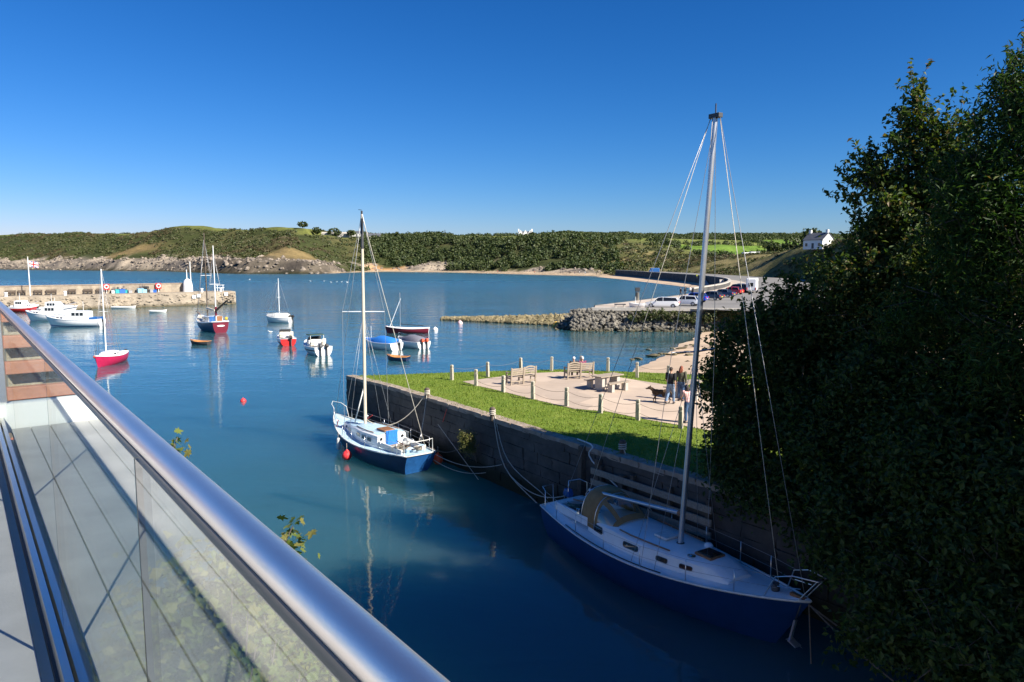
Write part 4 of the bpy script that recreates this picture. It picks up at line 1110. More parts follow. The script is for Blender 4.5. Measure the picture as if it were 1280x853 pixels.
# cockpit
cw_ = X1(.06), X1(.25)
m = MB(); zc_ = hu.deckz(X1(.15))
for sd_ in (1, -1):
    bevel(MB().bar((cw_[0], sd_ * .62, zc_ + .14), (cw_[1], sd_ * .78, zc_ + .20), .10, .30).build('cockpit_coaming', MT['white'], Y1), .03)
    MB().lathe([(.08, 0), (.075, .04), (.055, .10), (.075, .14), (.075, .16), (0, .17)], 12, (X1(.20), sd_ * .80, zc_ + .34)).build('winch', MT['chrome'], Y1, 50)
bevel(MB().box((X1(.155), 0, zc_ + .06), (Lb * .17, .74, .03)).build('cockpit_well', MT['window'], Y1), .01)
bevel(MB().box((X1(.05), 0, zc_ + .13), (.35, 1.1, .22)).build('aft_locker', MT['offwhite'], Y1), .04)
MB().tube([(X1(.07), 0, zc_ + .3), (X1(.20), .06, zc_ + .42)], .024, 6).build('tiller', MT['wood'], Y1, 180)
# spray hood: bowed fabric over hoops with clear panels
def hood_ring(x_, w_, h, n=14, ex=2.6):
    zb = hu.deckz(x_, w_) + .14; out = []
    for i in range(n + 1):
        a = PI * i / n; c_, s_ = math.cos(a), math.sin(a)
        out.append(V(x_, w_ * (abs(c_) ** (2 / ex)) * (1 if c_ >= 0 else -1), zb + h * (s_ ** (2 / ex))))
    return out
ha, hb_, hc = hood_ring(X1(.215), .80, 1.08), hood_ring(X1(.285), .84, 1.02), hood_ring(X1(.375), .80, .44)
def panel(r1, r2, i0, i1, u0, u1, name, m_, par, off=0.0):
    mm_ = MB(); rows = []
    for u in np.linspace(u0, u1, 5): rows.append([a.lerp(b, u) + (V(0, a.y, a.z - hu.fb).normalized() * off) + V(0, 0, .10 * math.sin(PI * u) * math.sin(PI * k_ / 14)) for k_, (a, b) in list(enumerate(zip(r1, r2)))[i0:i1 + 1]])
    mm_.loft(rows, closed=False, caps=False); return mm_.build(name, m_, par, 180, fix=False)
sh_ = panel(ha, hb_, 0, 14, 0, 1, 'spray_hood', MT['canvas'], Y1)
sol = sh_.modifiers.new('cloth', 'SOLIDIFY'); sol.thickness = .012
for i0, i1, u0, u1, nm, mt_ in ((0, 14, 0, .14, 'hood_band', 'canvas'), (0, 14, .84, 1, 'hood_hem', 'canvas'), (0, 1, .14, .84, 'hood_skirt', 'canvas'), (13, 14, .14, .84, 'hood_skirt', 'canvas'), (4, 5, .14, .84, 'hood_seam', 'canvas'), (9, 10, .14, .84, 'hood_seam', 'canvas'),
                             (1, 4, .14, .84, 'hood_window', 'clear'), (5, 9, .14, .84, 'hood_window', 'clear'), (10, 13, .14, .84, 'hood_window', 'clear')):
    panel(hb_, hc, i0, i1, u0, u1, nm, MT[mt_], sh_)
for rr_ in (ha, hb_): MB().tube(rr_, .014, 6).build('hood_hoop', MT['steel'], sh_, 180)
# mast, boom, rigging
mf = V(X1(.575), 0, hu.deckz(X1(.575)) + .42)
wm_ = (Matrix.Translation(Y1.location) @ Matrix.Rotation(Y1.rotation_euler[2], 4, 'Z')) @ mf
mt_ = L1 @ at(894.5, 147, wm_.y - .25)
ms = MB().tube([mf + V(0, 0, -.02), mf.lerp(mt_, .5), mt_], [.092, .09, .078], 12, sq=.75).build('mast', MT['alu'], Y1, 60)
bevel(MB().box(mt_ + V(0, 0, .04), (.36, .16, .12)).build('masthead_cap', MT['dark'], ms), .01)
MB().tube([mt_ + V(.0, 0, .08), mt_ + V(0, 0, .36)], .018, 6).build('masthead_light', MT['dark'], ms)
MB().lathe([(.13, 0), (.12, .05), (.11, .06)], 12, mf + V(0, 0, -.02)).build('mast_collar', MT['dark'], ms)
g0 = mf.lerp(mt_, .075); bo = L1 @ at(722, 609, (Y1.location.y + 2.7))
bo = g0 + (bo - g0).normalized() * 3.75
bm_ = MB().tube([g0 + V(-.1, 0, 0), bo], [.06, .055], 10).build('boom', MT['alu'], Y1, 60)
MB().tube([g0 + V(.02, 0, 0), g0 + V(-.16, 0, -.004)], .085, 8).build('gooseneck', MT['wood'], bm_, 60)
MB().tube([bo + V(.1, 0, .05), bo + V(-.02, .0, .06), bo + V(-.02, -.15, -.1), bo + V(.05, -.2, -.6)], .014, 5).build('mainsheet', MT['rope'], bm_, 180)
top = mt_ + V(0, 0, .02)
sp = mf.lerp(mt_, .47)
for sd_ in (1, -1):
    tip = sp + V(-.1, sd_ * .85, .02)
    MB().tube([sp, tip], [.028, .02], 6).build('spreader', MT['alu'], Y1, 60)
    ch = hu.edge(.555, sd_, .05)
    MB().tube([top, tip, ch], .008, 5).build('cap_shroud', MT['wire'], Y1, 60)
    wire(Y1, sp + V(0, 0, -.1), hu.edge(.515, sd_, .07), .007, 'lower_shroud')
    wire(Y1, sp + V(0, 0, -.1), hu.edge(.60, sd_, .07), .007, 'lower_shroud')
wire(Y1, top + V(.15, 0, 0), hu.edge(.985, 0, 0, .03), .009, 'forestay')
wire(Y1, top + V(-.15, 0, 0), hu.edge(.01, 0, 0, .03), .009, 'backstay')
wire(Y1, top + V(.10, .05, 0), hu.edge(.90, .3, 0, .05), .010, 'halyard', 'rope')
wire(Y1, top + V(-.14, .04, 0), mf + V(-.10, .15, .0), .010, 'halyard', 'rope')
wire(Y1, top + V(-.17, 0, 0), bo, .009, 'topping_lift', 'rope')
# stanchions, guard wires, pulpit, pushpit
for sd_ in (1, -1):
    tops = []
    for t in (.12, .25, .40, .55, .70, .83):
        e = hu.edge(t, sd_, .06); tops.append(e + V(0, 0, .62))
        MB().tube([e, e + V(0, 0, .63)], .013, 6).build('stanchion', MT['steel'], Y1, 180)
    fr_ = hu.edge(.93, sd_, .03, .58); ba = hu.edge(.035, sd_, .06, .62)
    MB().tube([ba] + tops + [fr_], .005, 4).build('guard_wire', MT['wire'], Y1, 180)
    MB().tube([q - V(0, 0, .3) for q in [ba] + tops + [fr_]], .005, 4).build('guard_wire', MT['wire'], Y1, 180)
    MB().tube([hu.edge(.90, sd_, .05), hu.edge(.925, sd_, .05, .55), hu.edge(.97, sd_, -.12, .66), V(Lb / 2 + .28, sd_ * .16, 2.12), V(Lb / 2 + .30, 0, 2.12)], .016, 6).build('pulpit', MT['steel'], Y1, 60)
    MB().tube([hu.edge(.975, sd_, .02), V(Lb / 2 + .24, sd_ * .16, 2.10)], .014, 6).build('pulpit_leg', MT['steel'], Y1, 60)
    MB().tube([hu.edge(.93, sd_, .05, .32), hu.edge(.985, sd_, -.1, .34)], .012, 6).build('pulpit_leg', MT['steel'], Y1, 60)
    MB().tube([hu.edge(.03, sd_, .06), hu.edge(.03, sd_, .06, .62), hu.edge(.0, sd_, .10, .66), V(-Lb / 2 - .04, sd_ * .35, hu.zs(0) + .66), V(-Lb / 2 - .04, sd_ * .32, hu.zs(0))], .016, 6).build('pushpit', MT['steel'], Y1, 60)
# anchor at the stem
m = MB(); a0 = V(Lb / 2 - .28, -.16, .95)
m.bar(a0, a0 + V(-.12, 0, -.55), .05, .09, up=(0, 1, 0)); m.bar(a0 + V(-.12, 0, -.55), a0 + V(.12, -.02, -.62), .20, .035)
m.add([a0 + V(-.16, -.14, -.52), a0 + V(-.16, .14, -.52), a0 + V(.22, 0, -.62), a0 + V(-.12, 0, -.60)], [(0, 1, 2), (0, 2, 3), (1, 3, 2), (0, 3, 1)])
m.build('anchor', MT['alu'], Y1)
MB().tube([a0 + V(.1, .1, .55), a0], .02, 5).build('anchor_chain', MT['dark'], Y1, 180)
bevel(MB().box((X1(.965), 0, hu.zs(.965) + .06), (.4, .12, .08)).build('bow_roller', MT['wood'], Y1), .01)
MB().lathe([(.10, 0), (.11, .1), (.07, .16), (.10, .2), (0, .22)], 10, (X1(.90), 0, hu.deckz(X1(.90)))).build('windlass', MT['dark'], Y1, 50)
outboard(Y1, -Lb / 2 - .05, .42, .95, MT['blue'], .75)
MB().ball((X1(.17), -.30, zc_ + .30), (.16, .13, .13)).build('fender_ball', MT['black'], Y1, 180)
MB().tube([(X1(.10), -.5, zc_ + .32), (X1(.14), -.3, zc_ + .36), (X1(.18), -.55, zc_ + .40), (X1(.13), -.62, zc_ + .38), (X1(.09), -.4, zc_ + .34)], .018, 5).build('rope_coil', mat('green_rope', (.03, .12, .09), .9), Y1, 180)

# ---------------- white and blue yacht against the wall
Pb2, Psr, Psl = G(418.3, 517, 1.30), G(543, 566.6, .95), G(511, 569.5, .95)
sc2 = (Psr + Psl) / 2; hv = V(Pb2.x - sc2.x, Pb2.y - sc2.y, 0); L2b = hv.length; hv.normalize()
c2 = (V(Pb2.x, Pb2.y, 0) + V(sc2.x, sc2.y, 0)) / 2
Y2 = boat('cruising_yacht', 'old white decked yacht with dark blue hull and red fenders against the quay wall', (c2.x, c2.y, 0), math.atan2(hv.y, hv.x))
h2 = Hull(L2b, 2.7, .78, bow=.50, stern=.16, tw=.55, tm=.45, depth=.45, rake=1.2, srake=.7, full=.82, n=30)
h2.make(Y2, MT['navy2'], MT['blue'], MT['paleblue'], MT['offwhite'], railr=.035, stripe=(MT['antifoul'], (.72, .84)))
LL2 = w2l(Y2)
def X2(t): return -L2b / 2 + L2b * t
sd2 = cabin(Y2, h2, [(X2(.30), .80, .56), (X2(.34), .86, .58), (X2(.48), .84, .52), (X2(.60), .70, .46), (X2(.63), .64, .36), (X2(.76), .46, .30), (X2(.80), .38, .03)], MT['white'], MT['paleblue'])
for sd_ in (1, -1):
    for a, b in ((.355, .405), (.42, .47), (.49, .545), (.65, .69), (.71, .74)):
        window(sd2, X2(a), X2(b), .42, .78, sd_, sd2.root, frame=MT['alu'])
    MB().tube([sd2(X2(a), 1, sd_) + V(0, -sd_ * .12, .10) for a in (.36, .44, .52, .58)], .02, 6).build('grab_rail', MT['wood'], Y2, 180)
zt2 = h2.deckz(X2(.30))
# blue companionway cover and aft bulkhead details
bevel(MB().box((X2(.30) - .05, .02, zt2 + .30), (.06, .62, .86)).build('companionway_cover', MT['bluecloth'], Y2), .02)
bevel(MB().box((X2(.36), .02, zt2 + .68), (.75, .62, .06)).build('sliding_hatch', MT['wood'], Y2), .02)
for y_ in (-.56, .58):
    MB().lathe([(.07, 0), (.07, .02), (0, .022)], 12, (0, 0, 0)).build('porthole', MT['window'], Y2).matrix_local = Matrix.Translation((X2(.30) - .03, y_, zt2 + .38)) @ Matrix.Rotation(R(-90), 4, 'Y')
for y_ in (-.70, .70):
    bevel(MB().bar((X2(.08), y_ * .85, zt2 + .12), (X2(.30), y_, zt2 + .16), .09, .26).build('cockpit_coaming', MT['offwhite'], Y2), .025)
bevel(MB().box((X2(.19), 0, zt2 + .03), (L2b * .2, .9, .04)).build('cockpit_well', MT['greywood'], Y2), .01)
rj = random.Random(3)
for k_ in range(9):      # clutter in the cockpit
    x_, y_ = X2(rj.uniform(.04, .24)), rj.uniform(-.6, .6)
    bevel(MB().box((x_, y_, zt2 + .14 + rj.random() * .06), (rj.uniform(.18, .4), rj.uniform(.15, .35), rj.uniform(.08, .2)), rj.random() * 3).build('gear_box', rj.choice([MT['offwhite'], MT['cream'], MT['dark'], MT['paleblue']]), Y2), .02)
for k_ in range(5):
    x_, y_ = X2(rj.uniform(.04, .22)), rj.uniform(-.5, .5)
    MB().tube([(x_ + .16 * math.cos(a) * (1 + .1 * (a % 2)), y_ + .16 * math.sin(a), zt2 + .26 + .006 * a) for a in np.linspace(0, 18, 40)], .014, 5).build('rope_coil', rj.choice([MT['rope'], MT['darkrope'], MT['offwhite']]), Y2, 180)
MB().tube([(X2(.06), .05, zt2 + .2), (X2(.2), .25, zt2 + .42)], .022, 6).build('tiller', MT['wood'], Y2, 180)
# anchor, fore hatch, slatted teak rack on the port side deck
bevel(MB().box((X2(.69), 0, h2.deckz(X2(.69)) + .38), (.5, .5, .06)).build('fore_hatch', MT['paleblue'], Y2), .015)
for k_ in range(16):
    x_ = X2(.36 + .017 * k_); e = h2.edge(.36 + .017 * k_, -1, .10)
    MB().bar((x_, e.y, e.z + .02), (x_, e.y + .02, e.z + .40), .035, .025, up=(1, 0, 0)).build('rack_slat', MT['offwhite'], Y2)
for dz in (.06, .40): MB().tube([h2.edge(t, -1, .10, dz) for t in (.35, .45, .55, .63)], .02, 5).build('rack_rail', MT['offwhite'], Y2, 180)
mf2 = V(X2(.60), 0, h2.deckz(X2(.60)) + .45)
wmf = (Matrix.Translation(Y2.location) @ Matrix.Rotation(Y2.rotation_euler[2], 4, 'Z')) @ mf2
mt2 = LL2 @ at(452.2, 268, wmf.y)
ms2 = MB().tube([mf2, mf2.lerp(mt2, .5), mt2], [.088, .084, .062], 10, sq=.8).build('mast', MT['paintmast'], Y2, 60)
MB().tube([mt2, mt2 + V(0, 0, .16)], .05, 8).build('masthead_fitting', MT['dark'], ms2, 60)
MB().tube([mt2 + V(0, 0, .2), mt2 + V(.34, 0, .24)], .014, 5).build('wind_vane', MT['dark'], ms2)
MB().tube([mt2.lerp(mf2, .02), mt2.lerp(mf2, .16)], .076, 10, sq=.8).build('dark_masthead_sleeve', MT['dark'], ms2, 60)
spz = mf2.lerp(mt2, .545)
wr_ = Matrix.Rotation(-Y2.rotation_euler[2], 3, 'Z')
for sd_ in (1, -1):
    tip = spz + wr_ @ V(sd_ * 1.05, 0, 0)
    MB().tube([spz, tip], [.032, .024], 6).build('spreader', MT['white'], Y2, 60)
    MB().tube([mt2, tip, h2.edge(.58, -sd_, .04)], .009, 5).build('cap_shroud', MT['wire'], Y2, 60)
    wire(Y2, spz + V(0, 0, -.1), h2.edge(.53, sd_, .05), .008, 'lower_shroud')
    wire(Y2, spz + V(0, 0, -.1), h2.edge(.64, sd_, .05), .008, 'lower_shroud')
wire(Y2, mt2, h2.edge(.985, 0, 0, .04), .010, 'forestay'); wire(Y2, mt2, h2.edge(.03, -.5, 0, .1), .015, 'backstay', 'rope')
MB().tube([mt2 + V(-.05, 0, 0), mt2 + V(-.3, -.05, -.75)], .02, 5).build('radar_reflector', MT['white'], Y2)
wire(Y2, mf2 + V(.25, -.2, -.3), mf2.lerp(mt2, .23) + V(.9, -.4, 0), .05, 'spare_spar', 'offwhite') if False else None
MB().tube([mf2 + V(.7, .35, -.35), mf2 + V(.35, -.25, 2.2)], .035, 6).build('spinnaker_pole', MT['offwhite'], Y2, 180)
for sd_ in (1, -1):
    tops = []
    for t in (.08, .2, .34, .48, .62, .76, .88):
        e = h2.edge(t, sd_, .05); tops.append(e + V(0, 0, .58)); MB().tube([e, e + V(0, 0, .6)], .013, 6).build('stanchion', MT['steel'], Y2, 180)
    MB().tube(tops + [h2.edge(.96, sd_, .0, .6)], .007, 4).build('guard_wire', MT['wire'], Y2, 180)
    MB().tube([q - V(0, 0, .28) for q in tops], .007, 4).build('guard_wire', MT['wire'], Y2, 180)
    MB().tube([h2.edge(.90, sd_, .05), h2.edge(.92, sd_, .04, .6), h2.edge(.97, sd_, -.1, .66), V(L2b / 2 + .2, 0, 1.95)], .018, 6).build('pulpit', MT['offwhite'], Y2, 60)
    MB().tube([h2.edge(.03, sd_, .06), h2.edge(.03, sd_, .06, .6), V(-L2b / 2, sd_ * .3, h2.zs(0) + .62), V(-L2b / 2, 0, h2.zs(0) + .62)], .018, 6).build('pushpit', MT['offwhite'], Y2, 60)
    MB().tube([h2.edge(.72, sd_, .06, .58), h2.edge(.80, sd_, .1, .02)], .028, 5).build('red_strut', MT['red'], Y2)
# fenders
def fender(label, e, r_, kind, m_, zc):
    t = thing('fender', label, 'fender', e)
    if kind == 'ball':
        MB().lathe([(0, -r_), (r_ * .6, -r_ * .82), (r_ * .95, -r_ * .35), (r_, 0), (r_ * .9, r_ * .42), (r_ * .55, r_ * .85), (r_ * .22, r_ * 1.08), (r_ * .18, r_ * 1.2), (0, r_ * 1.22)], 14).build('float', m_, t, 60)
        MB().tube([(0, 0, r_ * 1.2), (0, 0, zc)], .01, 5).build('lanyard', MT['rope'], t)
    else:
        MB().lathe([(0, -.30), (.08, -.27), (.10, -.2), (.10, .2), (.08, .27), (.03, .31), (0, .33)], 12).build('float', m_, t, 60)
        MB().tube([(0, 0, .32), (0, 0, zc)], .01, 5).build('lanyard', MT['rope'], t)
W2 = Matrix.Translation(Y2.location) @ Matrix.Rotation(Y2.rotation_euler[2], 4, 'Z')
def ssh(t, z_, off): 
    q = h2.edge(t, 1, -off); return W2 @ V(q.x, q.y, z_)
fender('white sausage fender on the old yacht bow quarter', ssh(.63, .50, .16), .1, 'tube', MT['offwhite'], .55)
fender('pink red ball fender hanging beside the white sausage fender', ssh(.47, .26, .26), .24, 'ball', MT['redbuoy'], .6)
q = h2.edge(.05, -1, -.3); fender('orange ball fender squeezed between the old yacht stern and the wall', W2 @ V(q.x, q.y, .42), .25, 'ball', MT['orange'], .6)

# ---------------- smaller boats on the moorings
def place(px_, py_): q = G(px_, py_, 0); return (q.x, q.y, 0)
def heading(vx, vy): return math.atan2(vy, vx)
def rel(px_, deg): a_ = math.atan((px_ - 640) / F) + R(deg); return PI / 2 - a_
# crimson and white sloop
def sloop(label, loc, hd, L, B, fb, hullm, mast_h, covered=False, stripe=None, boomm='bluecloth', transom=None, kind='small_sailboat', railm='white', deck='white', mast_t=.6):
    t = boat(kind, label, loc, hd); h = Hull(L, B, fb, bow=fb * .4, stern=.08, tw=.62, depth=.25, rake=.5, srake=.1, n=18)
    h.make(t, hullm, transom, MT[deck], MT[railm], railr=.035, stripe=stripe)
    X_ = lambda a: -L / 2 + L * a
    s_ = cabin(t, h, [(X_(.36), B * .32, .36), (X_(.42), B * .34, .38), (X_(.58), B * .29, .34), (X_(.70), B * .2, .24), (X_(.77), B * .15, .03)], MT['white'])
    for sd_ in (1, -1):
        for a, b in ((.40, .46), (.49, .56)): window(s_, X_(a), X_(b), .4, .8, sd_, s_.root)
        for a in (.5, .62): wire(t, V(X_(mast_t), 0, fb + mast_h * .92), h.edge(a, sd_, .04), .012, 'shroud')
        MB().tube([h.edge(.9, sd_, .05), h.edge(.92, sd_, .04, .5), V(L / 2 + .1, 0, h.zs(1) + .5)], .02, 5).build('pulpit', MT['steel'], t, 60)
    mz = h.deckz(X_(mast_t)) + .2
    MB().tube([(X_(mast_t), 0, mz), (X_(mast_t), 0, mz + mast_h)], [.06, .05], 8).build('mast', MT['white'], t, 60)
    wire(t, V(X_(mast_t), 0, mz + mast_h), h.edge(.99, 0), .012, 'forestay'); wire(t, V(X_(mast_t), 0, mz + mast_h), h.edge(.01, 0), .012, 'backstay')
    MB().tube([(X_(mast_t), .4, mz + mast_h * .5), (X_(mast_t), -.4, mz + mast_h * .5)], .02, 5).build('spreader', MT['white'], t)
    b0, b1 = V(X_(mast_t) - .08, 0, mz + .75), V(X_(.12), 0, mz + .62)
    MB().tube([b0, b1], .05, 8).build('boom', MT['alu'], t, 60)
    if not covered: MB().tube([b0 + V(-.05, 0, .08), b0.lerp(b1, .5) + V(0, 0, .1), b1 + V(.1, 0, .06)], [.13, .11, .07], 8).build('furled_sail', MT[boomm], t, 60)
    return t, h, X_
t, h, X_ = sloop('small sailboat with crimson hull and white deck, moored alone', place(137, 455), rel(137, 203), 5.6, 2.05, .78, MT['pinkred'], 7.8, True, kind='small_sailboat')
MB().ball((X_(.97), -.1, 1.0), .14, 8, 6).build('mooring_float', MT['orange'], t, 180)
outboard(t, -2.85, .3, .5, MT['dark'], .8)
t, h, X_ = sloop('small white sailboat with a white cockpit cover and black outboard', place(348, 403), rel(348, -50), 4.9, 1.95, .75, MT['white'], 5.9, True, mast_t=.45)
cov_ = []
for a in (.03, .15, .35, .55, .75, .93):
    b = h.half(a) * .98; zt_ = h.zs(a) + (.42 if .1 < a < .6 else .22) * (1.2 if a < .8 else .4); e = h.edge(a, 0)
    cov_.append([V(e.x, b, h.zs(a) - .05), V(e.x, b * .75, zt_ * .9), V(e.x, 0, zt_ + .22), V(e.x, -b * .75, zt_ * .9), V(e.x, -b, h.zs(a) - .05)])
MB().loft(cov_, closed=False, caps=False).build('cockpit_cover', MT['offwhite'], t, 60)
outboard(t, -2.5, -.2, .55, MT['black'], .95)

def motorboat(label, loc, hd, L, B, fb, hullm, cover=None, cab=True, ob=('black',), stripe=None, deck='white', rail='white', screen=True, seats=True, cabm='white'):
    t = boat('motorboat', label, loc, hd); h = Hull(L, B, fb, bow=fb * .45, stern=.05, tw=.86, tm=.4, depth=.22, rake=.45, srake=0, full=.7, n=18)
    h.make(t, hullm, None, MT[deck], MT[rail], railr=.035, stripe=stripe)
    X_ = lambda a: -L / 2 + L * a
    if cab:
        s_ = cabin(t, h, [(X_(.42), B * .38, .55), (X_(.50), B * .38, .58), (X_(.60), B * .34, .34), (X_(.78), B * .2, .2), (X_(.86), B * .1, .03)], MT[cabm])
        for sd_ in (1, -1): window(s_, X_(.44), X_(.52), .5, .92, sd_, s_.root); window(s_, X_(.60), X_(.70), .35, .8, sd_, s_.root)
        if screen:
            z0 = h.deckz(X_(.52)) + .55
            MB().add([V(X_(.56), B * .33, z0 - .1), V(X_(.56), -B * .33, z0 - .1), V(X_(.48), -B * .31, z0 + .38), V(X_(.48), B * .31, z0 + .38)], [(0, 1, 2, 3)]).build('windscreen', MT['window'], t)
    if seats and not cover:
        bevel(MB().box((X_(.24), 0, h.fb + .02), (L * .30, B * .62, .05)).build('cockpit_floor', MT['dark'], t), .01)
        for y_ in (-.28, .28):
            o = bevel(MB().box((X_(.33), y_ * B, h.fb + .25), (.42, .4, .3)).build('seat', MT['cream'], t), .05); bevel(MB().box((X_(.33) - .2, y_ * B, h.fb + .55), (.12, .4, .42)).build('seat_back', MT['cream'], o), .04)
    if cover:
        rg = []
        for a, up_ in ((.0, .10), (.08, .42), (.25, .62), (.45, .72), (.62, .42), (.82, .16), (.95, .05)):
            b = h.half(a) * .97; e = h.edge(a, 0); zt_ = h.zs(a) + up_
            rg.append([V(e.x, b, h.zs(a) + .02), V(e.x, b * .8, h.zs(a) + up_ * .75), V(e.x, b * .3, zt_), V(e.x, -b * .3, zt_ - .03), V(e.x, -b * .8, h.zs(a) + up_ * .72), V(e.x, -b, h.zs(a) + .02)])
        MB().loft(rg, closed=False, caps=False).build('canvas_cover', MT[cover], t, 60)
    for i, c in enumerate(ob):
        outboard(t, -L / 2 - .02, (-.22 + .5 * i) * B * .6, fb * .72, MT[c], .95)
    for sd_ in (1, -1):
        MB().tube([h.edge(.62, sd_, .06), h.edge(.66, sd_, .05, .38), h.edge(.85, sd_, .03, .42), V(L / 2 - .02, 0, h.zs(1) + .42)], .018, 5).build('bow_rail', MT['steel'], t, 60)
    return t, h, X_
motorboat('small motorboat with bright red lower hull and white top', place(357, 430), rel(357, -8), 4.6, 2.0, .75, MT['red'], stripe=(MT['white'], (.02, .34)), ob=('black',))
t, h, X_ = motorboat('white motorboat with dark green cabin roof and two black outboards', place(394, 442), rel(394, -20), 4.9, 2.15, .85, MT['white'], stripe=(MT['dark'], (.25, .36)), ob=('black', 'dark'))
bevel(MB().box((X_(.46), 0, h.deckz(X_(.46)) + 1.12), (1.1, 1.6, .08)).build('cabin_roof', mat('dark_green_roof', (.03, .07, .05), .6), t), .03)
for a in (-.7, .7):
    for b_ in (.36, .56): MB().tube([(X_(b_), a, h.deckz(X_(b_)) + .2), (X_(b_), a, h.deckz(X_(.46)) + 1.1)], .03, 6).build('roof_post', MT['white'], t)
t, h, X_ = motorboat('white motorboat under a bright blue canvas cover', place(476, 436), rel(476, -40), 5.3, 2.1, .75, MT['white'], cover='bluecloth', cab=False, ob=('white',))
MB().tube([(X_(.8), 0, h.zs(.8)), (X_(.8), 0, h.zs(.8) + 1.5)], .02, 5).build('antenna', MT['white'], t)
outb = [c_ for c_ in t.children if c_.name.startswith('outboard')]
t, h, X_ = motorboat('white motorboat with a grey canvas cover and orange outboard legs', place(514, 434), rel(514, -35), 4.9, 2.0, .72, MT['white'], cover='greycanvas', cab=False, ob=('orange', 'orange'))
# maroon dinghy with raking spar
t = boat('sailing_dinghy', 'long low sailing boat with maroon hull and white stern, mast up', place(509, 416.5), rel(509, -82))
h = Hull(5.9, 1.7, .62, bow=.3, stern=.08, tw=.6, depth=.2, rake=.3, n=18); h.make(t, MT['maroon'], MT['white'], MT['offwhite'], MT['white'], railr=.05)
MB().tube([(.9, 0, .6), (.9, 0, 5.4)], [.05, .04], 6).build('mast', MT['alu'], t, 60); MB().tube([(.9, 0, 1.2), (-2.2, .1, 1.0)], .05, 6).build('boom', MT['black'], t, 60)
MB().tube([(2.3, 0, .85), (.8, 0, 4.6)], .05, 6).build('raking_spar', MT['white'], t, 60); MB().ball((2.75, -.2, .8), .16, 8, 6).build('mooring_float', MT['redbuoy'], t, 180)
def tender(label, px_, py_, hd, L=2.5, hullm='dark', inner='orangewood'):
    t = boat('rowing_tender', label, place(px_, py_), hd); h = Hull(L, 1.25, .38, bow=.2, stern=.05, tw=.7, depth=.12, rake=.2, n=14)
    h.make(t, MT[hullm], None, None, MT[inner], open_=True, inner=MT[inner], railr=.03)
    for a in (.25, .5, .75): MB().box((-L / 2 + L * a, 0, .30), (.2, h.half(a) * 1.75, .03)).build('thwart', MT[inner], t)
    return t
tender('small dark tender with orange wooden inside, behind the maroon ketch', 250, 431, heading(-.95, .2))
tender('small blue tender with orange wooden inside, near the blue covered boat', 497, 451, heading(-.95, .3), 2.3, 'navy2')
tender('long white rowing boat lying along the foot of the pier', 155, 386, heading(1, .05), 4.8, 'offwhite', 'white')
tender('short white rowing boat lying off the foot of the pier', 198, 391, heading(1, .1), 3.1, 'offwhite', 'white')

# maroon ketch
K_ = boat('ketch', 'dark hulled wooden ketch with maroon stern and two tall masts', place(263, 413), rel(263, -16))
h = Hull(9.6, 3.3, 1.25, bow=.6, stern=.25, tw=.62, depth=.4, rake=.6, srake=.1, n=22); h.make(K_, MT['navy2'], MT['maroon'], MT['cream'], MT['white'], railr=.08)
Xk = lambda a: -4.8 + 9.6 * a
s_ = cabin(K_, h, [(Xk(.22), .95, .75), (Xk(.30), 1.0, .78), (Xk(.46), .95, .7), (Xk(.62), .75, .5), (Xk(.66), .7, .03)], MT['white'])
for sd_ in (1, -1):
    for a in (.26, .34, .42, .5): window(s_, Xk(a), Xk(a + .05), .45, .8, sd_, s_.root)
zk = h.deckz(Xk(.22)) + .4
bevel(MB().box((Xk(.22) - .04, .45, zk), (.06, .85, .75)).build('blue_dodger', MT['blue'], K_), .02); bevel(MB().box((Xk(.22) - .04, -.45, zk), (.06, .8, .75)).build('cabin_doors', MT['wood'], K_), .02)
MB().ball((Xk(.05), -.9, zk + .1), .22, 10, 8).build('yellow_buoy', mat('yellow_plastic', (.7, .5, .04), .5), K_, 180)
m = MB(); m.lathe([(.42, -.06), (.46, 0), (.42, .06)], 18); o = m.build('name_wreath', MT['white'], K_); o.matrix_local = Matrix.Translation((Xk(0) - .02, 0, .95)) @ Matrix.Rotation(R(90), 4, 'Y') @ Matrix.Scale(.18, 4, (1, 0, 0)) @ Matrix.Scale(1.2, 4, (0, 1, 0)); o.scale = (.25, 1.1, .3)
for x_, hm, r_, mm_ in ((Xk(.60), 12.2, .10, 'darkwood'), (Xk(.20), 10.4, .08, 'white')):
    MB().tube([(x_, 0, 1.2), (x_, 0, 1.2 + hm)], [r_, r_ * .7], 8).build('mast', MT[mm_], K_, 60)
    for sd_ in (1, -1):
        for da in (-.04, .04): wire(K_, V(x_, 0, hm * .92 + 1.2), h.edge((x_ + 4.8) / 9.6 + da, sd_, .03), .016, 'shroud')
    MB().tube([(x_, .7, hm * .62), (x_, -.7, hm * .62)], .03, 5).build('spreader', MT['white'], K_)
MB().tube([(Xk(.6) - .1, 0, 3.0), (Xk(.26), .1, 2.9)], [.22, .15], 8).build('furled_sail', MT['cream'], K_, 60)
MB().tube([(Xk(.19), 0, 2.9), (Xk(-.05), -.9, 4.4)], [.16, .10], 8).build('furled_mizzen', MT['darkwood'], K_, 60)
MB().tube([(Xk(.2), 0, 2.2), (Xk(.2), 0, 3.4)], .14, 8).build('sail_boot', MT['maroon'], K_, 60)
MB().tube([h.edge(.98, 0, 0, .1), h.edge(.98, 0, 0, .1) + V(1.6, 0, .35)], .07, 6).build('bowsprit', MT['wood'], K_, 60)
wire(K_, V(Xk(.6), 0, 13), h.edge(.98, 0, 0, .1) + V(1.5, 0, .35), .016, 'forestay')
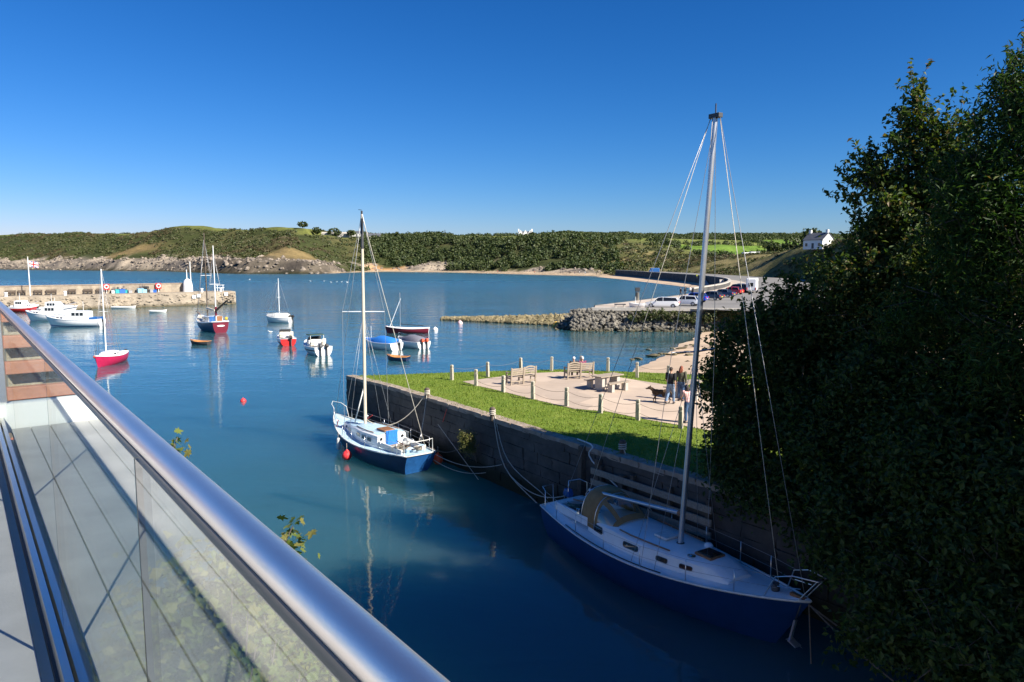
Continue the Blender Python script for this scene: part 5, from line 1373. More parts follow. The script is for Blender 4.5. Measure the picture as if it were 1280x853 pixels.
for sd_ in (1, -1):
    tops = []
    for a in (.02, .15, .3, .45, .6, .75, .9):
        e = h.edge(a, sd_, .06); tops.append(e + V(0, 0, .7)); MB().tube([e, e + V(0, 0, .7)], .022, 5).build('stanchion', MT['steel'], K_)
    MB().tube(tops, .014, 4).build('guard_wire', MT['wire'], K_)

# cabin cruisers by the pier
def cruiser(label, loc, hd, L, B, fb, hullm, stripe=None, flag=False, cabt=(.22, .5, .62), blue_aft=False):
    t = boat('cabin_cruiser', label, loc, hd); h = Hull(L, B, fb, bow=fb * .55, stern=.05, tw=.85, tm=.4, depth=.25, rake=.8, srake=0, full=.72, n=20)
    h.make(t, hullm, None, MT['white'], MT['white'], railr=.05, stripe=stripe); X_ = lambda a: -L / 2 + L * a
    a0, a1, a2 = cabt
    s_ = cabin(t, h, [(X_(a0), B * .40, 1.15), (X_(a0 + .05), B * .40, 1.2), (X_(a1), B * .38, 1.2), (X_(a2), B * .32, .45), (X_(a2 + .02), B * .31, .42), (X_(.84), B * .2, .28), (X_(.90), B * .12, .03)], MT['white'])
    for sd_ in (1, -1):
        n_ = 3; w_ = (a1 - a0 - .06) / n_
        for k_ in range(n_): window(s_, X_(a0 + .05 + w_ * k_), X_(a0 + .05 + w_ * (k_ + .82)), .52, .88, sd_, s_.root, rounded=False)
        for a in (a2 + .03, a2 + .10): window(s_, X_(a), X_(a + .05), .35, .75, sd_, s_.root)
        MB().tube([h.edge(.55, sd_, .06), h.edge(.58, sd_, .05, .55), h.edge(.85, sd_, .03, .6), V(L / 2, 0, h.zs(1) + .6)], .022, 5).build('bow_rail', MT['steel'], t, 60)
    zz_ = h.deckz(X_(a1))
    MB().add([V(X_(a1) + .05, B * .33, zz_ + 1.12), V(X_(a1) + .05, -B * .33, zz_ + 1.12), V(X_(a2) - .05, -B * .29, zz_ + .56), V(X_(a2) - .05, B * .29, zz_ + .56)], [(0, 1, 2, 3)]).build('windscreen', MT['window'], t).location.z = .03
    MB().tube([(X_(a0 + .1), 0, zz_ + 1.2), (X_(a0 + .1), 0, zz_ + 2.6)], .025, 5).build('antenna', MT['white'], t)
    bevel(MB().box((X_(a0 / 2), 0, h.fb + .2), (L * a0 * .7, B * .6, .3)).build('cockpit', MT['blue'] if blue_aft else MT['offwhite'], t), .05)
    outboard(t, -L / 2 - .02, 0, fb * .7, MT['blue' if blue_aft else 'black'], 1.1)
    return t, h, X_
cruiser('large white cabin cruiser with a thin green waterline, in front of the other cruisers', place(93, 408), heading(-1, -.08), 7.9, 2.7, 1.0, MT['white'], (MT['blue'], (.70, .78)), blue_aft=True)
cruiser('white cabin cruiser moored between the red boat and the large cruiser', place(60, 401), heading(-1, -.02), 7.0, 2.5, 1.05, MT['white'])
cruiser('white cabin cruiser moored closest to the foot of the pier wall', place(74, 393), heading(1, .05), 6.6, 2.5, 1.0, MT['white'], (MT['navy2'], (.1, .2)))
rt_, h, X_ = cruiser('white topped motor launch with a red hull below the flag', place(32, 390), heading(1, -.05), 5.4, 2.2, .9, MT['red'], (MT['white'], (0, .2)))
# buoys
def buoy(label, px_, py_, r_, m_):
    q = G(px_, py_, 0); t = thing('mooring_buoy', label, 'buoy', (q.x, q.y, 0))
    MB().lathe([(0, -r_ * .5), (r_ * .8, -r_ * .4), (r_, .1 * r_), (r_ * .8, .65 * r_), (r_ * .3, r_), (r_ * .15, r_ * 1.2), (0, r_ * 1.22)], 14).build('float', m_, t, 60)
    MB().tube([(r_ * .14 * math.cos(a), 0, r_ * 1.28 + r_ * .14 * math.sin(a)) for a in np.linspace(0, 6.28, 10)], r_ * .05, 5).build('ring', MT['steel'], t)
buoy('single red buoy floating alone in open water', 304, 502, .21, MT['redbuoy'])
buoy('small white buoy by the end of the breakwater', 544, 413, .4, MT['white'])
buoy('pink and white buoy off the tip of the breakwater', 575, 404.5, .42, mat('pink_buoy', (.75, .3, .3), .5, scale=2, col2=(.8, .7, .68)))
buoy('yellow buoy lying in front of the breakwater boulders', 695, 409, .7, mat('ochre_buoy', (.5, .30, .05), .6))
for i, (a, b) in enumerate(((388, 352), (405, 352), (414, 353.5), (421, 353), (427, 353), (434, 353.5), (312, 350), (338, 416))):
    q = G(a, b, 0); t = thing('gull', 'white gull floating on the open water', 'gull', (q.x, q.y, 0), rs.uniform(0, 6), 'gulls on the water')
    s_ = 1.5 if b < 400 else .9
    MB().loft([[V(x_ * s_, r_ * s_ * math.cos(a_), z_ * s_ + r_ * s_ * math.sin(a_)) for a_ in np.linspace(0, 5.5, 7)] for x_, r_, z_ in ((-.32, .02, .14), (-.18, .08, .12), (0, .12, .1), (.14, .1, .12), (.2, .06, .2), (.24, .055, .28), (.31, .045, .3), (.38, .01, .29))]).build('body', MT['white'], t, 180)

# ================================================================== THE PIER
PE = V(-61, 160, 0); pu = V(-.815, -.58, 0).normalized(); pv = V(pu.y, -pu.x, 0)
if pv.dot(PE) < 0: pv = -pv
PZ = 2.8
def pier_s(px_, o_=0.0):
    k_ = (px_ - 640) / F; return (k_ * (PE.y + pv.y * o_) - (PE.x + pv.x * o_)) / (pu.x - k_ * pu.y)
def pier_pt(px_, o_, z_): return PE + pu * pier_s(px_, o_) + pv * o_ + V(0, 0, z_)
pier = thing('stone_pier', 'stone harbour pier with a high back parapet', 'pier', (0, 0, 0))
SP = [0] + list(np.arange(3, 76, 3.0)); rings = []
for i, s in enumerate(SP):
    w0, w1 = (1.4, 5.6) if i == 0 else (0, 7.0)
    q = PE + pu * s
    rings.append([q + pv * (w0 - .35) + V(0, 0, -1), q + pv * w0 + V(0, 0, PZ), q + pv * w1 + V(0, 0, PZ), q + pv * (w1 + .3) + V(0, 0, -1)])
MB().loft(rings).build('quay_body', MT['pierstone'], pier)
s0 = pier_s(240, 6.2); rings = []
for s in np.linspace(s0, 75, 26):
    q = PE + pu * s; rings.append([q + pv * 6.0 + V(0, 0, PZ - .1), q + pv * 6.05 + V(0, 0, PZ + 1.75), q + pv * 6.9 + V(0, 0, PZ + 1.75), q + pv * 7.05 + V(0, 0, PZ - .1)])
MB().loft(rings).build('parapet', MT['pierstone'], pier)
rings = []
for s in np.linspace(s0 - .1, 75, 26):
    q = PE + pu * s; rings.append([q + pv * 5.95 + V(0, 0, PZ + 1.752), q + pv * 5.95 + V(0, 0, PZ + 1.92), q + pv * 7.0 + V(0, 0, PZ + 1.92), q + pv * 7.0 + V(0, 0, PZ + 1.752)])
MB().loft(rings).build('parapet_coping', MT['coping'], pier)
ang = math.atan2(-pu.y, -pu.x)
g = np.random.default_rng(21); n = 700      # proud stones on the face
ss = g.uniform(.5, 74, n); zz_ = g.uniform(.2, 2.6, n)
q = np.array(PE)[None] + np.array(pu)[None] * ss[:, None] - np.array(pv)[None] * (.10 - zz_[:, None] * .11)
o = rocks_mesh('face_stones', q[:, 0], q[:, 1], zz_, g.uniform(.25, .5, n), MT['pierstone'], pier, 22, .45); o['kind'] = 'stuff'
def pier_bench(px0, px1):
    q = pier_pt((px0 + px1) / 2, 5.4, PZ); L = abs(pier_s(px0, 5.4) - pier_s(px1, 5.4))
    t = thing('pier_bench', 'dark brown timber bench against the pier parapet', 'bench', q, ang, 'benches on the pier')
    for k_ in range(3): MB().box((0, -.15 + .17 * k_, .45), (L, .15, .06)).build('seat_slat', MT['darkwood'], t)
    for k_ in range(3): MB().box((0, .32, .62 + .17 * k_), (L, .05, .14)).build('back_slat', MT['darkwood'], t)
    for sx in (-L * .42, 0, L * .42): MB().box((sx, .05, .22), (.1, .5, .42)).build('leg', MT['dark'], t); MB().box((sx, .36, .5), (.1, .06, 1.0)).build('back_post', MT['dark'], t)
for a, b in ((7, 21), (23, 33), (43, 54), (58, 72), (86, 96), (105, 117), (121, 128)): pier_bench(a, b)
def lifebuoy(label, px_):
    q = pier_pt(px_, 5.6, PZ); t = thing('lifebuoy_stand', label, 'lifebuoy', q, ang)
    MB().bar((0, 0, 0), (0, 0, 1.6), .1, .1, up=(1, 0, 0)).build('post', MT['white'], t)
    bevel(MB().box((0, -.06, 1.35), (1.15, .1, 1.25)).build('board', MT['red'], t), .05)
    m = MB().tube([(.36 * math.cos(a), -.16, 1.38 + .36 * math.sin(a)) for a in np.linspace(0, 2 * PI, 18)[:-1]], .10, 8, closed=True); m.build('ring', MT['white'], t, 180)
lifebuoy('red lifebuoy board on the pier, the one beside the fishing crates and benches', 134); lifebuoy('red lifebuoy board on the pier, the one closer to the white beacon', 199)
CRC = {'turquoise': (0.03, .35, .36), 'blue': (.02, .12, .45), 'white': (.7, .7, .68), 'pale blue': (.25, .48, .62), 'black': (.03, .03, .03), 'green': (.05, .25, .12), 'grey': (.3, .3, .3)}
for px_, cn, s_, lab in ((143, 'white', .8, 'white crate at the bench end of the pier crates'), (148, 'turquoise', 1.0, 'turquoise crate between the white and the blue ones on the pier'), (153, 'blue', 1.05, 'bright blue crate in the middle of the heap on the pier'),
                         (158, 'turquoise', .8, 'small turquoise tub next to the bright blue crate on the pier'), (163, 'grey', .7, 'grey tub at the far end of the coloured crates on the pier'), (176, 'pale blue', 1.1, 'big pale blue crate under the net heap on the pier'), (181, 'pale blue', .85, 'small pale blue crate beside the big one on the pier'),
                         (190, 'grey', .8, 'grey crate beside the lifebuoy on the pier'), (194, 'blue', .7, 'small blue crate under the lifebuoy on the pier')):
    q = pier_pt(px_, 4.9 + rs.uniform(-.3, .3), PZ); t = thing('fish_crate', lab, 'crate', q, ang + rs.uniform(-.3, .3))
    cm = mat('crate_' + cn.replace(' ', '_'), CRC[cn], .6)
    m = MB()
    for a in (-1, 1): m.box((a * .48 * s_, 0, .42 * s_), (.05, .95 * s_, .8 * s_)); m.box((0, a * .45 * s_, .42 * s_), (.9 * s_, .05, .8 * s_))
    m.box((0, 0, .06), (.9 * s_, .85 * s_, .08)); m.build('box', cm, t)
    m = MB(); 
    for a in (-1, 1): m.box((a * .5 * s_, 0, .82 * s_), (.09, 1.04 * s_, .07)); m.box((0, a * .48 * s_, .822 * s_), (.92 * s_, .09, .07))
    m.build('rim', cm, t)
def pot_heap(label, px_, wd, hgt, seed):
    q = pier_pt(px_, 5.4, PZ); t = thing('net_heap', label, 'fishing nets', q, ang)
    r_ = random.Random(seed)
    for k_ in range(9):
        x_, z_ = r_.uniform(-wd, wd), r_.choice([.25, .25, .7]) * hgt / 1.1
        m = MB()
        for hh in (-.28, 0, .28): m.tube([(x_ + hh, -.1 + .26 * math.cos(a), z_ + .24 * math.sin(a)) for a in np.linspace(0, 6.28, 9)], .035, 5)
        for a in np.linspace(0, 6.28, 7)[:-1]: m.tube([(x_ - .3, -.1 + .26 * math.cos(a), z_ + .24 * math.sin(a)), (x_ + .3, -.1 + .26 * math.cos(a), z_ + .24 * math.sin(a))], .03, 4)
        m.build('lobster_pot', MT['dark'] if k_ % 3 else MT['darkwood'], t)
    P_, N_ = blob_points([((0, .1, hgt * .5), (wd, .4, hgt * .5))], 350, .2, 6, seed); leaf_cloud('netting', P_, N_, .22, MT['greycanvas'], t)
pot_heap('heap of dark nets and lobster pots behind the turquoise crates', 150, 1.7, 1.4, 1); pot_heap('heap of dark nets and lobster pots behind the pale blue crates', 180, 1.0, 1.7, 2)
t = thing('harbour_beacon', 'white domed beacon at the end of the pier parapet', 'beacon', pier_pt(235.5, 5.0, PZ))
MB().lathe([(1.05, 0), (1.0, 1.2), (.92, 1.9), (.72, 2.4), (.4, 2.75), (0, 2.9)], 14).build('tower', MT['render'], t, 50)
MB().box((-.72, -.3, .95), (.3, .6, 1.7)).build('door', MT['dark'], t)
MB().tube([(-.1, 0, 2.6), (-.1, 0, 5.0)], [.1, .08], 8).build('light_mast', MT['white'], t); MB().lathe([(.16, 0), (.18, .1), (.16, .5), (0, .6)], 8, (-.1, 0, 4.9)).build('lamp', MT['dark'], t)
MB().tube([(.75, 0, 0), (.72, 0, 6.6)], [.14, .1], 8).build('pole', MT['offwhite'], t)
for px_, zz2, lab in ((243, PZ - .9, 'square white notice on the pier face beside a second one'), (249, PZ - .7, 'small white notice on the pier face near the end'), (283, PZ - .5, 'white plate on the rounded end of the pier')):
    t = thing('notice', lab, 'sign', pier_pt(px_, -.42, zz2), ang); bevel(MB().box((0, 0, 0), (.75, .06, .7)).build('plate', MT['white'], t), .01); MB().box((0, .15, 0), (.1, .3, .1)).build('bracket', MT['dark'], t)
t = thing('railing_hoop', 'low white railing hoop at the end of the pier', 'railing', pier_pt(276, 3, PZ), ang)
for x_ in (-.6, .6): MB().tube([(x_, 0, 0), (x_, 0, 1.4)], .06, 6).build('post', MT['white'], t)
for z_ in (1.38, .8): MB().tube([(-.9, 0, z_), (.9, 0, z_)], .05, 6).build('rail', MT['white'], t)
for px_, lab in ((253, 'white bollard on the pier beside the beacon'), (276.5, 'white bollard under the railing hoop on the pier'), (82, 'white bollard on the pier by the benches'), (8, 'white bollard on the pier near the flag')):
    t = thing('bollard', lab, 'bollard', pier_pt(px_, 1.6, PZ)); MB().lathe([(.3, 0), (.26, .1), (.22, .55), (.34, .62), (.34, .75), (.2, .82), (0, .84)], 10).build('post', MT['white'], t, 50)
# flag
t = thing('flagpole', 'tall white flagpole on the pier with a red, white and blue flag', 'flagpole', pier_pt(38.5, 3.2, PZ), ang)
MB().tube([(0, 0, 0), (0, 0, 7.4)], [.11, .07], 8).build('pole', MT['white'], t); MB().ball((0, 0, 7.45), .13, 8, 6).build('finial', MT['cream'], t)
def flagpt(u, v, off): return V(.08 + 1.6 * u, .18 * math.sin(u * 7) * u + off, 6.5 - 1.15 * (1 - v) + .3 - .32 * u)
def flagstrip(f0, f1, m_, off, name):
    for sg in (1, -1):
        rows = []
        for k_ in range(9):
            a = k_ / 8; p0, p1 = f0(a), f1(a); rows.append([flagpt(*p0, off * sg), flagpt(*p1, off * sg)])
        MB().loft(rows, closed=False, caps=False).build(name, m_, fl, None, fix=False)
fl = MB().loft([[flagpt(k_ / 8, 0, 0), flagpt(k_ / 8, 1, 0)] for k_ in range(9)], closed=False, caps=False).build('flag', mat('flag_blue', (.03, .05, .25), .8), t)
cl = lambda v: max(0, min(1, v))
for s0_, wd, m_, off in ((0, .14, MT['white'], .01), (0, .05, MT['red'], .02)):
    flagstrip(lambda a: (a, cl(a - wd)), lambda a: (a, cl(a + wd)), m_, off, 'saltire'); flagstrip(lambda a: (a, cl(1 - a - wd)), lambda a: (a, cl(1 - a + wd)), m_, off, 'saltire')
for wd, m_, off in ((.17, MT['white'], .03), (.1, MT['red'], .04)):
    flagstrip(lambda a: (a, .5 - wd), lambda a: (a, .5 + wd), m_, off, 'cross'); flagstrip(lambda a: (.5 - wd * .55, a), lambda a: (.5 + wd * .55, a), m_, off, 'cross')

# ================================================================== HOUSES, CARS, PROMENADE LIFE
def gz(x_, y_): return float(terrain_z(np.array([float(x_)]), np.array([float(y_)]))[0])
def house(name, label, px_, Y, w_, d_, h_, rz, wallm='render', roofm='slate', roof_h=2.6, wins=3, chim=1, zoff=0.0, floors=1, cat='house', door=True):
    x_ = (px_ - 640) / F * Y * (cP + 0.0) * 1.0
    t = thing(name, label, cat, (x_, Y, gz(x_, Y) + zoff - .3), rz)
    h_ += .3
    MB().box((0, 0, h_ / 2), (w_, d_, h_)).build('wall', MT[wallm], t)
    m = MB(); o_ = .25
    for sy in (1, -1):
        m.add([(-w_ / 2 - o_, sy * (d_ / 2 + o_), h_ - .2), (w_ / 2 + o_, sy * (d_ / 2 + o_), h_ - .2), (w_ / 2 + o_, 0, h_ + roof_h), (-w_ / 2 - o_, 0, h_ + roof_h),
               (-w_ / 2 - o_, sy * (d_ / 2 + o_), h_ - .02), (w_ / 2 + o_, sy * (d_ / 2 + o_), h_ - .02), (w_ / 2 + o_, 0, h_ + roof_h + .2), (-w_ / 2 - o_, 0, h_ + roof_h + .2)],
              [(0, 1, 2, 3), (4, 5, 6, 7), (0, 1, 5, 4), (1, 2, 6, 5), (0, 3, 7, 4)])
    rf = m.build('roof', MT[roofm], t)
    m = MB()
    for sx in (-1, 1): m.add([(sx * w_ / 2, -d_ / 2, h_ - .05), (sx * w_ / 2, d_ / 2, h_ - .05), (sx * w_ / 2, 0, h_ + roof_h)], [(0, 1, 2)])
    m.build('gable', MT[wallm], t)
    for k_ in range(chim):
        sx = (-1 if k_ == 0 else 1) * (w_ / 2 - .6); ck = MB().box((sx, 0, h_ + roof_h + .35), (1.0, .8, 1.9)).build('chimney', MT[wallm], rf)
        MB().lathe([(.14, 0), (.12, .4)], 6, (sx, 0, h_ + roof_h + 1.3)).build('chimney_pot', MT['coping'], ck) if False else None
    for f_ in range(floors):
        for k_ in range(wins):
            x0 = -w_ / 2 + w_ * (k_ + .5) / wins; z0 = .3 + 1.5 + f_ * 2.6
            if door and f_ == 0 and k_ == wins // 2:
                MB().box((x0, -d_ / 2 - .02, 1.3), (1.0, .1, 2.1)).build('door', MT['dark'], t)
            else:
                wn = MB().box((x0, -d_ / 2 - .01, z0), (1.1, .08, 1.2)).build('window', MT['glasswin'], t)
                MB().box((x0, -d_ / 2 - .05, z0 - .66), (1.3, .2, .1)).build('sill', MT['offwhite'], wn)
    return t
house('cottage', 'white cottage with slate roof and tall chimneys on the hill near the trees', 1022, 285, 9.0, 6.5, 3.4, R(-62), roof_h=2.6, chim=2, wins=3)
house('farm_shed', 'long low grey shed with pale roof on the headland skyline', 421, 742, 28, 8, 3.6, R(4), 'greyrender', 'concrete', 1.6, 5, 0, 2.0, cat='shed')
house('farmhouse', 'white bungalow on the skyline beside the long grey shed', 448, 745, 10, 7, 3.2, R(-8), roof_h=2, zoff=2.5)
house('dark_bungalow', 'low dark roofed bungalow on the skyline to one side of the white bungalow', 468, 750, 14, 7, 2.6, R(3), 'greyrender', roof_h=2, zoff=1.5)
# castellated house
mx_, my_ = (656.5 - 640) / F * 700, 700
t = thing('gabled_mansion', 'white gabled mansion rising out of the wood above the far beach', 'house', (mx_, my_, gz(mx_, my_) - 1.0))
MB().box((0, 0, 3.0), (13, 8, 7.5)).build('wall', MT['render'], t)
for sx in (-4.6, 0, 4.6):
    m = MB(); m.prism([(-1.9, -4.4), (1.9, -4.4), (1.9, 4.4), (-1.9, 4.4)], 0, 7.4); m.add([(-1.9, -4.4, 7.4), (1.9, -4.4, 7.4), (0, -4.4, 10.4), (-1.9, 4.4, 7.4), (1.9, 4.4, 7.4), (0, 4.4, 10.4)], [(0, 1, 2), (3, 4, 5), (0, 2, 5, 3), (1, 2, 5, 4)])
    o = m.build('gable_bay', MT['render'], t); o.location.x = sx
    for z_ in (2.6, 5.8): MB().box((sx, -4.45, z_), (1.3, .1, 1.6)).build('window', MT['glasswin'], t)
for sx in (-6.4, 6.4): MB().box((sx, 0, 6), (1.2, 1.6, 11)).build('chimney', MT['render'], t)
MB().add([(-6.5, -4, 6.8), (6.5, -4, 6.8), (6.5, 0, 9.2), (-6.5, 0, 9.2), (6.5, 4, 6.8), (-6.5, 4, 6.8)], [(0, 1, 2, 3), (3, 2, 4, 5)]).build('roof', MT['slate'], t)
# caravans on the hill
for i, (px_, Y, lab) in enumerate(((930, 470, 'white caravan on the hill field, the smaller of two'), (941, 470, 'white caravan on the hill field, the longer of two'))):
    x_ = (px_ - 640) / F * Y; t = thing('static_caravan', lab, 'caravan', (x_, Y, gz(x_, Y) + .2), R(5))
    w_ = 6.5 if i else 4.2
    bevel(MB().box((0, 0, 1.9), (w_, 3, 2.6)).build('body', MT['white'], t), .2)
    for k_ in (-.3, .1, .35): MB().box((k_ * w_, -1.52, 2.2), (w_ * .16, .06, .8)).build('window', MT['glasswin'], t)
    MB().box((0, 0, .35), (w_ * .8, 2, .6)).build('base', MT['dark'], t)
# skyline trees and pole
def far_tree(label, px_, Y, h_, r_, n=260, seed=1, zoff=0):
    x_ = (px_ - 640) / F * Y; t = thing('round_tree', label, 'tree', (x_, Y, gz(x_, Y) - .3 + zoff))
    MB().tube([(0, 0, 0), (.2, 0, h_ * .35), (0, 0, h_ * .7)], [.4, .3, .12], 6).build('trunk', MT['bark'], t)
    P_, N_ = blob_points([((0, 0, h_ * .6), (r_, r_, h_ * .42)), ((r_ * .5, 0, h_ * .5), (r_ * .6, r_ * .6, h_ * .3))], n, .9, 5, seed); leaf_cloud('crown', P_, N_, 1.5, MT['wood_far'], t, .9, seed)
for i, (a, Y, h_, r_, lab) in enumerate(((420, 735, 9, 6.5, 'broad round tree standing behind the long shed on the skyline'), (398, 735, 7, 4.5, 'round tree on the skyline before the long shed'), (381, 738, 6, 5, 'low spreading tree on the skyline far from the sheds'), (441, 735, 6, 4, 'small tree between the shed and the white bungalow'),
                                  (497, 740, 5, 2.5, 'lone little tree on the skyline above the wood'), (1012, 330, 8, 5, 'tree on the hillside beside the white cottage'), (990, 400, 8, 6, 'big tree on the hill behind the white cottage'), (965, 430, 7, 6, 'broad tree on the hill above the caravans'))):
    far_tree(lab, a, Y, h_, r_, 420, i, 2.0 if a < 600 else 0)
x_ = (557 - 640) / F * 700
t = thing('telegraph_pole', 'thin pole with a cross bar on the wooded skyline', 'pole', (x_, 700, gz(x_, 700))); MB().tube([(0, 0, 0), (0, 0, 11)], .22, 6).build('pole', MT['dark'], t); MB().box((0, 0, 9.8), (2.2, .2, .3)).build('cross_bar', MT['dark'], t)

WHEEL = None
def car(label, loc, rz, colour, kind='hatch', L=4.3, name='parked_car'):
    global WHEEL
    t = thing(name, label, 'car', loc, rz); pm_ = mat('car_' + label.split()[0], colour, .3, var=.04, coat=.6)
    hw = .88; z0 = .32
    tall = {'hatch': 1.48, 'estate': 1.50, 'saloon': 1.45, 'suv': 1.72}[kind]
    rear = -L / 2
    sec = [(rear, .50, .82, .78), (rear + .12, .34, .96, .85), (rear + .8, z0, .98, hw), (0, z0, .95, hw), (L / 2 - 1.15, z0, .92, hw), (L / 2 - .35, z0, .80, .84), (L / 2 - .05, .36, .66, .76), (L / 2, .42, .56, .70)]
    k_ = tall / 1.48
    MB().loft([[V(x_, -w_, zb), V(x_, -w_ * 1.0, (zb + zt_) / 2), V(x_, -w_ * .93, zt_ * k_), V(x_, w_ * .93, zt_ * k_), V(x_, w_ * 1.0, (zb + zt_) / 2), V(x_, w_, zb)] for x_, zb, zt_, w_ in sec]).build('body', pm_, t, 35)
    rx = rear + (.18 if kind in ('estate', 'suv') else .35 if kind == 'hatch' else .9)
    gl = [(rx - .08, .94, .70), (rx + .30, tall - .06, .60), (.1, tall, .62), (.55, tall - .06, .60), (L / 2 - 1.2, .92, .74)]
    zb = .90 * k_
    MB().loft([[V(x_, -.80 if i not in (0, 4) else -.78, zb), V(x_, -w_, max(zt_, zb + .01)), V(x_, w_, max(zt_, zb + .01)), V(x_, .80, zb)] for i, (x_, zt_, w_) in enumerate(gl)]).build('windows', MT['window'], t, 25)
    MB().loft([[V(x_, -w_ - .01, z_ - .02), V(x_, -w_ * .8, z_ + .03), V(x_, w_ * .8, z_ + .03), V(x_, w_ + .01, z_ - .02)] for x_, z_, w_ in ((rx + .22, tall - .05, .60), (.1, tall, .62), (.6, tall - .06, .60))], closed=False, caps=False).build('roof', pm_, t, 40)
    for sy in (1, -1):
        for a, b in (((.62, tall - .05), (L / 2 - 1.2, .93 * k_)), ((rx + .25, tall - .05), (rx - .05, .93 * k_)), ((-.15, tall - .02), (-.15, .93 * k_))):
            MB().bar((a[0], sy * .62, a[1]), (b[0], sy * .80, b[1]), .06, .08).build('pillar', pm_, t)
        for x_ in (L / 2 - .85, rear + .8):
            w_ = MB().lathe([(.0, -.1), (.30, -.1), (.32, -.06), (.32, .06), (.30, .1), (.0, .1)], 14).mesh('wheel') if WHEEL is None else WHEEL
            if WHEEL is None: w_.materials.append(MT['black']); WHEEL = w_
            o = link('wheel', w_, t); o.location = (x_, sy * .80, .32); o.rotation_euler = (PI / 2, 0, 0)
            r_ = MB().lathe([(.2, -.02), (.19, .02), (0, .03)], 10).build('rim', MT['alu'], o); r_.location = (0, 0, -sy * .10); r_.rotation_euler = (PI if sy > 0 else 0, 0, 0)
        bevel(MB().box((rear + .02, sy * .66, .80 * k_), (.08, .26, .22)).build('tail_light', MT['red'], t), .02)
        bevel(MB().box((L / 2 - .12, sy * .60, .66 * k_), (.16, .28, .13)).build('headlight', MT['chrome'], t), .02)
        MB().box((.75, sy * .93, .98 * k_), (.12, .16, .12)).build('wing_mirror', pm_, t)
    MB().box((rear - .012, 0, .62), (.02, .52, .12)).build('number_plate', mat('plate_yellow', (.6, .45, .05), .5), t)
    return t
def carp(px_, py_): q = G(px_, py_, ZP + .0); return (q.x, q.y, ZP - .02 if q.y > 107 else ZP - .03)
hd_ = math.atan2(.22, -.975)
car('white estate car parked broadside at the edge of the car park', carp(828, 384.5), hd_ - .1, (.75, .75, .74), 'estate', 4.7)
car('white hatchback parked next to the white estate car', carp(857, 382), hd_ - .3, (.72, .73, .74), 'hatch', 4.2)
car('bright blue hatchback parked beyond the white hatchback', carp(868, 377.5), hd_ - .35, (.01, .05, .42), 'hatch', 4.2)
car('dark grey car with yellow plate parked between the blue and the navy cars', carp(889, 375), hd_ - .6, (.04, .045, .06), 'hatch', 4.1)
car('navy saloon parked in the middle of the car row', carp(904, 371.5), hd_ - .6, (.02, .035, .09), 'saloon', 4.5)
car('red hatchback partly hidden behind the navy saloon', carp(916, 368), hd_ - .6, (.5, .02, .015), 'hatch', 4.0)
car('black off-road car parked beyond the red hatchback', carp(921, 365.5), hd_ - .65, (.012, .013, .016), 'suv', 4.6)
car('silver hatchback close to the camper van', carp(926, 362.5), hd_ - .6, (.45, .46, .48), 'hatch', 4.1)
car('orange red car beside the camper van', carp(933, 364), hd_ - .6, (.55, .08, .02), 'hatch', 4.0)
# camper van
q = G(940, 366, ZP); t = thing('camper_van', 'white camper van with its rear window towards the cars', 'van', (q.x, q.y, ZP - .02), R(68))
bevel(MB().box((0, 0, 1.75), (5.2, 2.1, 2.6)).build('body', MT['white'], t), .25, ); bevel(MB().box((-2.62, .1, 1.75), (.06, .9, .75)).build('rear_window', MT['window'], t), .05)
for sy in (1, -1):
    for x_ in (-1.5, 1.6): o = MB().lathe([(0, -.12), (.36, -.12), (.38, 0), (.36, .12), (0, .12)], 12).build('wheel', MT['black'], t); o.location = (x_, sy * .95, .38); o.rotation_euler = (PI / 2, 0, 0)
    MB().box((.2, sy * 1.055, 2.1), (1.1, .04, .6)).build('side_window', MT['window'], t); MB().box((-2.6, sy * .85, .9), (.08, .2, .5)).build('tail_light', MT['red'], t)
bevel(MB().box((2.9, 0, 1.1), (1.0, 1.95, 1.3)).build('cab', MT['white'], t), .2)
# blue van far along the promenade
q = G(810, 341.2, ZP); t = thing('blue_van', 'small blue van parked far along the promenade', 'van', (72.5, 378, ZP), R(100))
t.rotation_euler.z = R(185); t.location = (76, 385, ZP)
bevel(MB().box((0, 0, 1.6), (4.8, 2.0, 2.2)).build('body', MT['blue'], t), .25); MB().box((1.0, -1.02, 2.0), (1.6, .06, .7)).build('window', MT['glasswin'], t); bevel(MB().box((2.6, 0, 1.0), (1.0, 1.9, 1.2)).build('bonnet', MT['blue'], t), .2)
for sy in (1, -1):
    for x_ in (-1.5, 1.7): o = MB().lathe([(0, -.1), (.33, -.1), (.33, .1), (0, .1)], 10).build('wheel', MT['black'], t); o.location = (x_, sy * .95, .33); o.rotation_euler = (PI / 2, 0, 0)
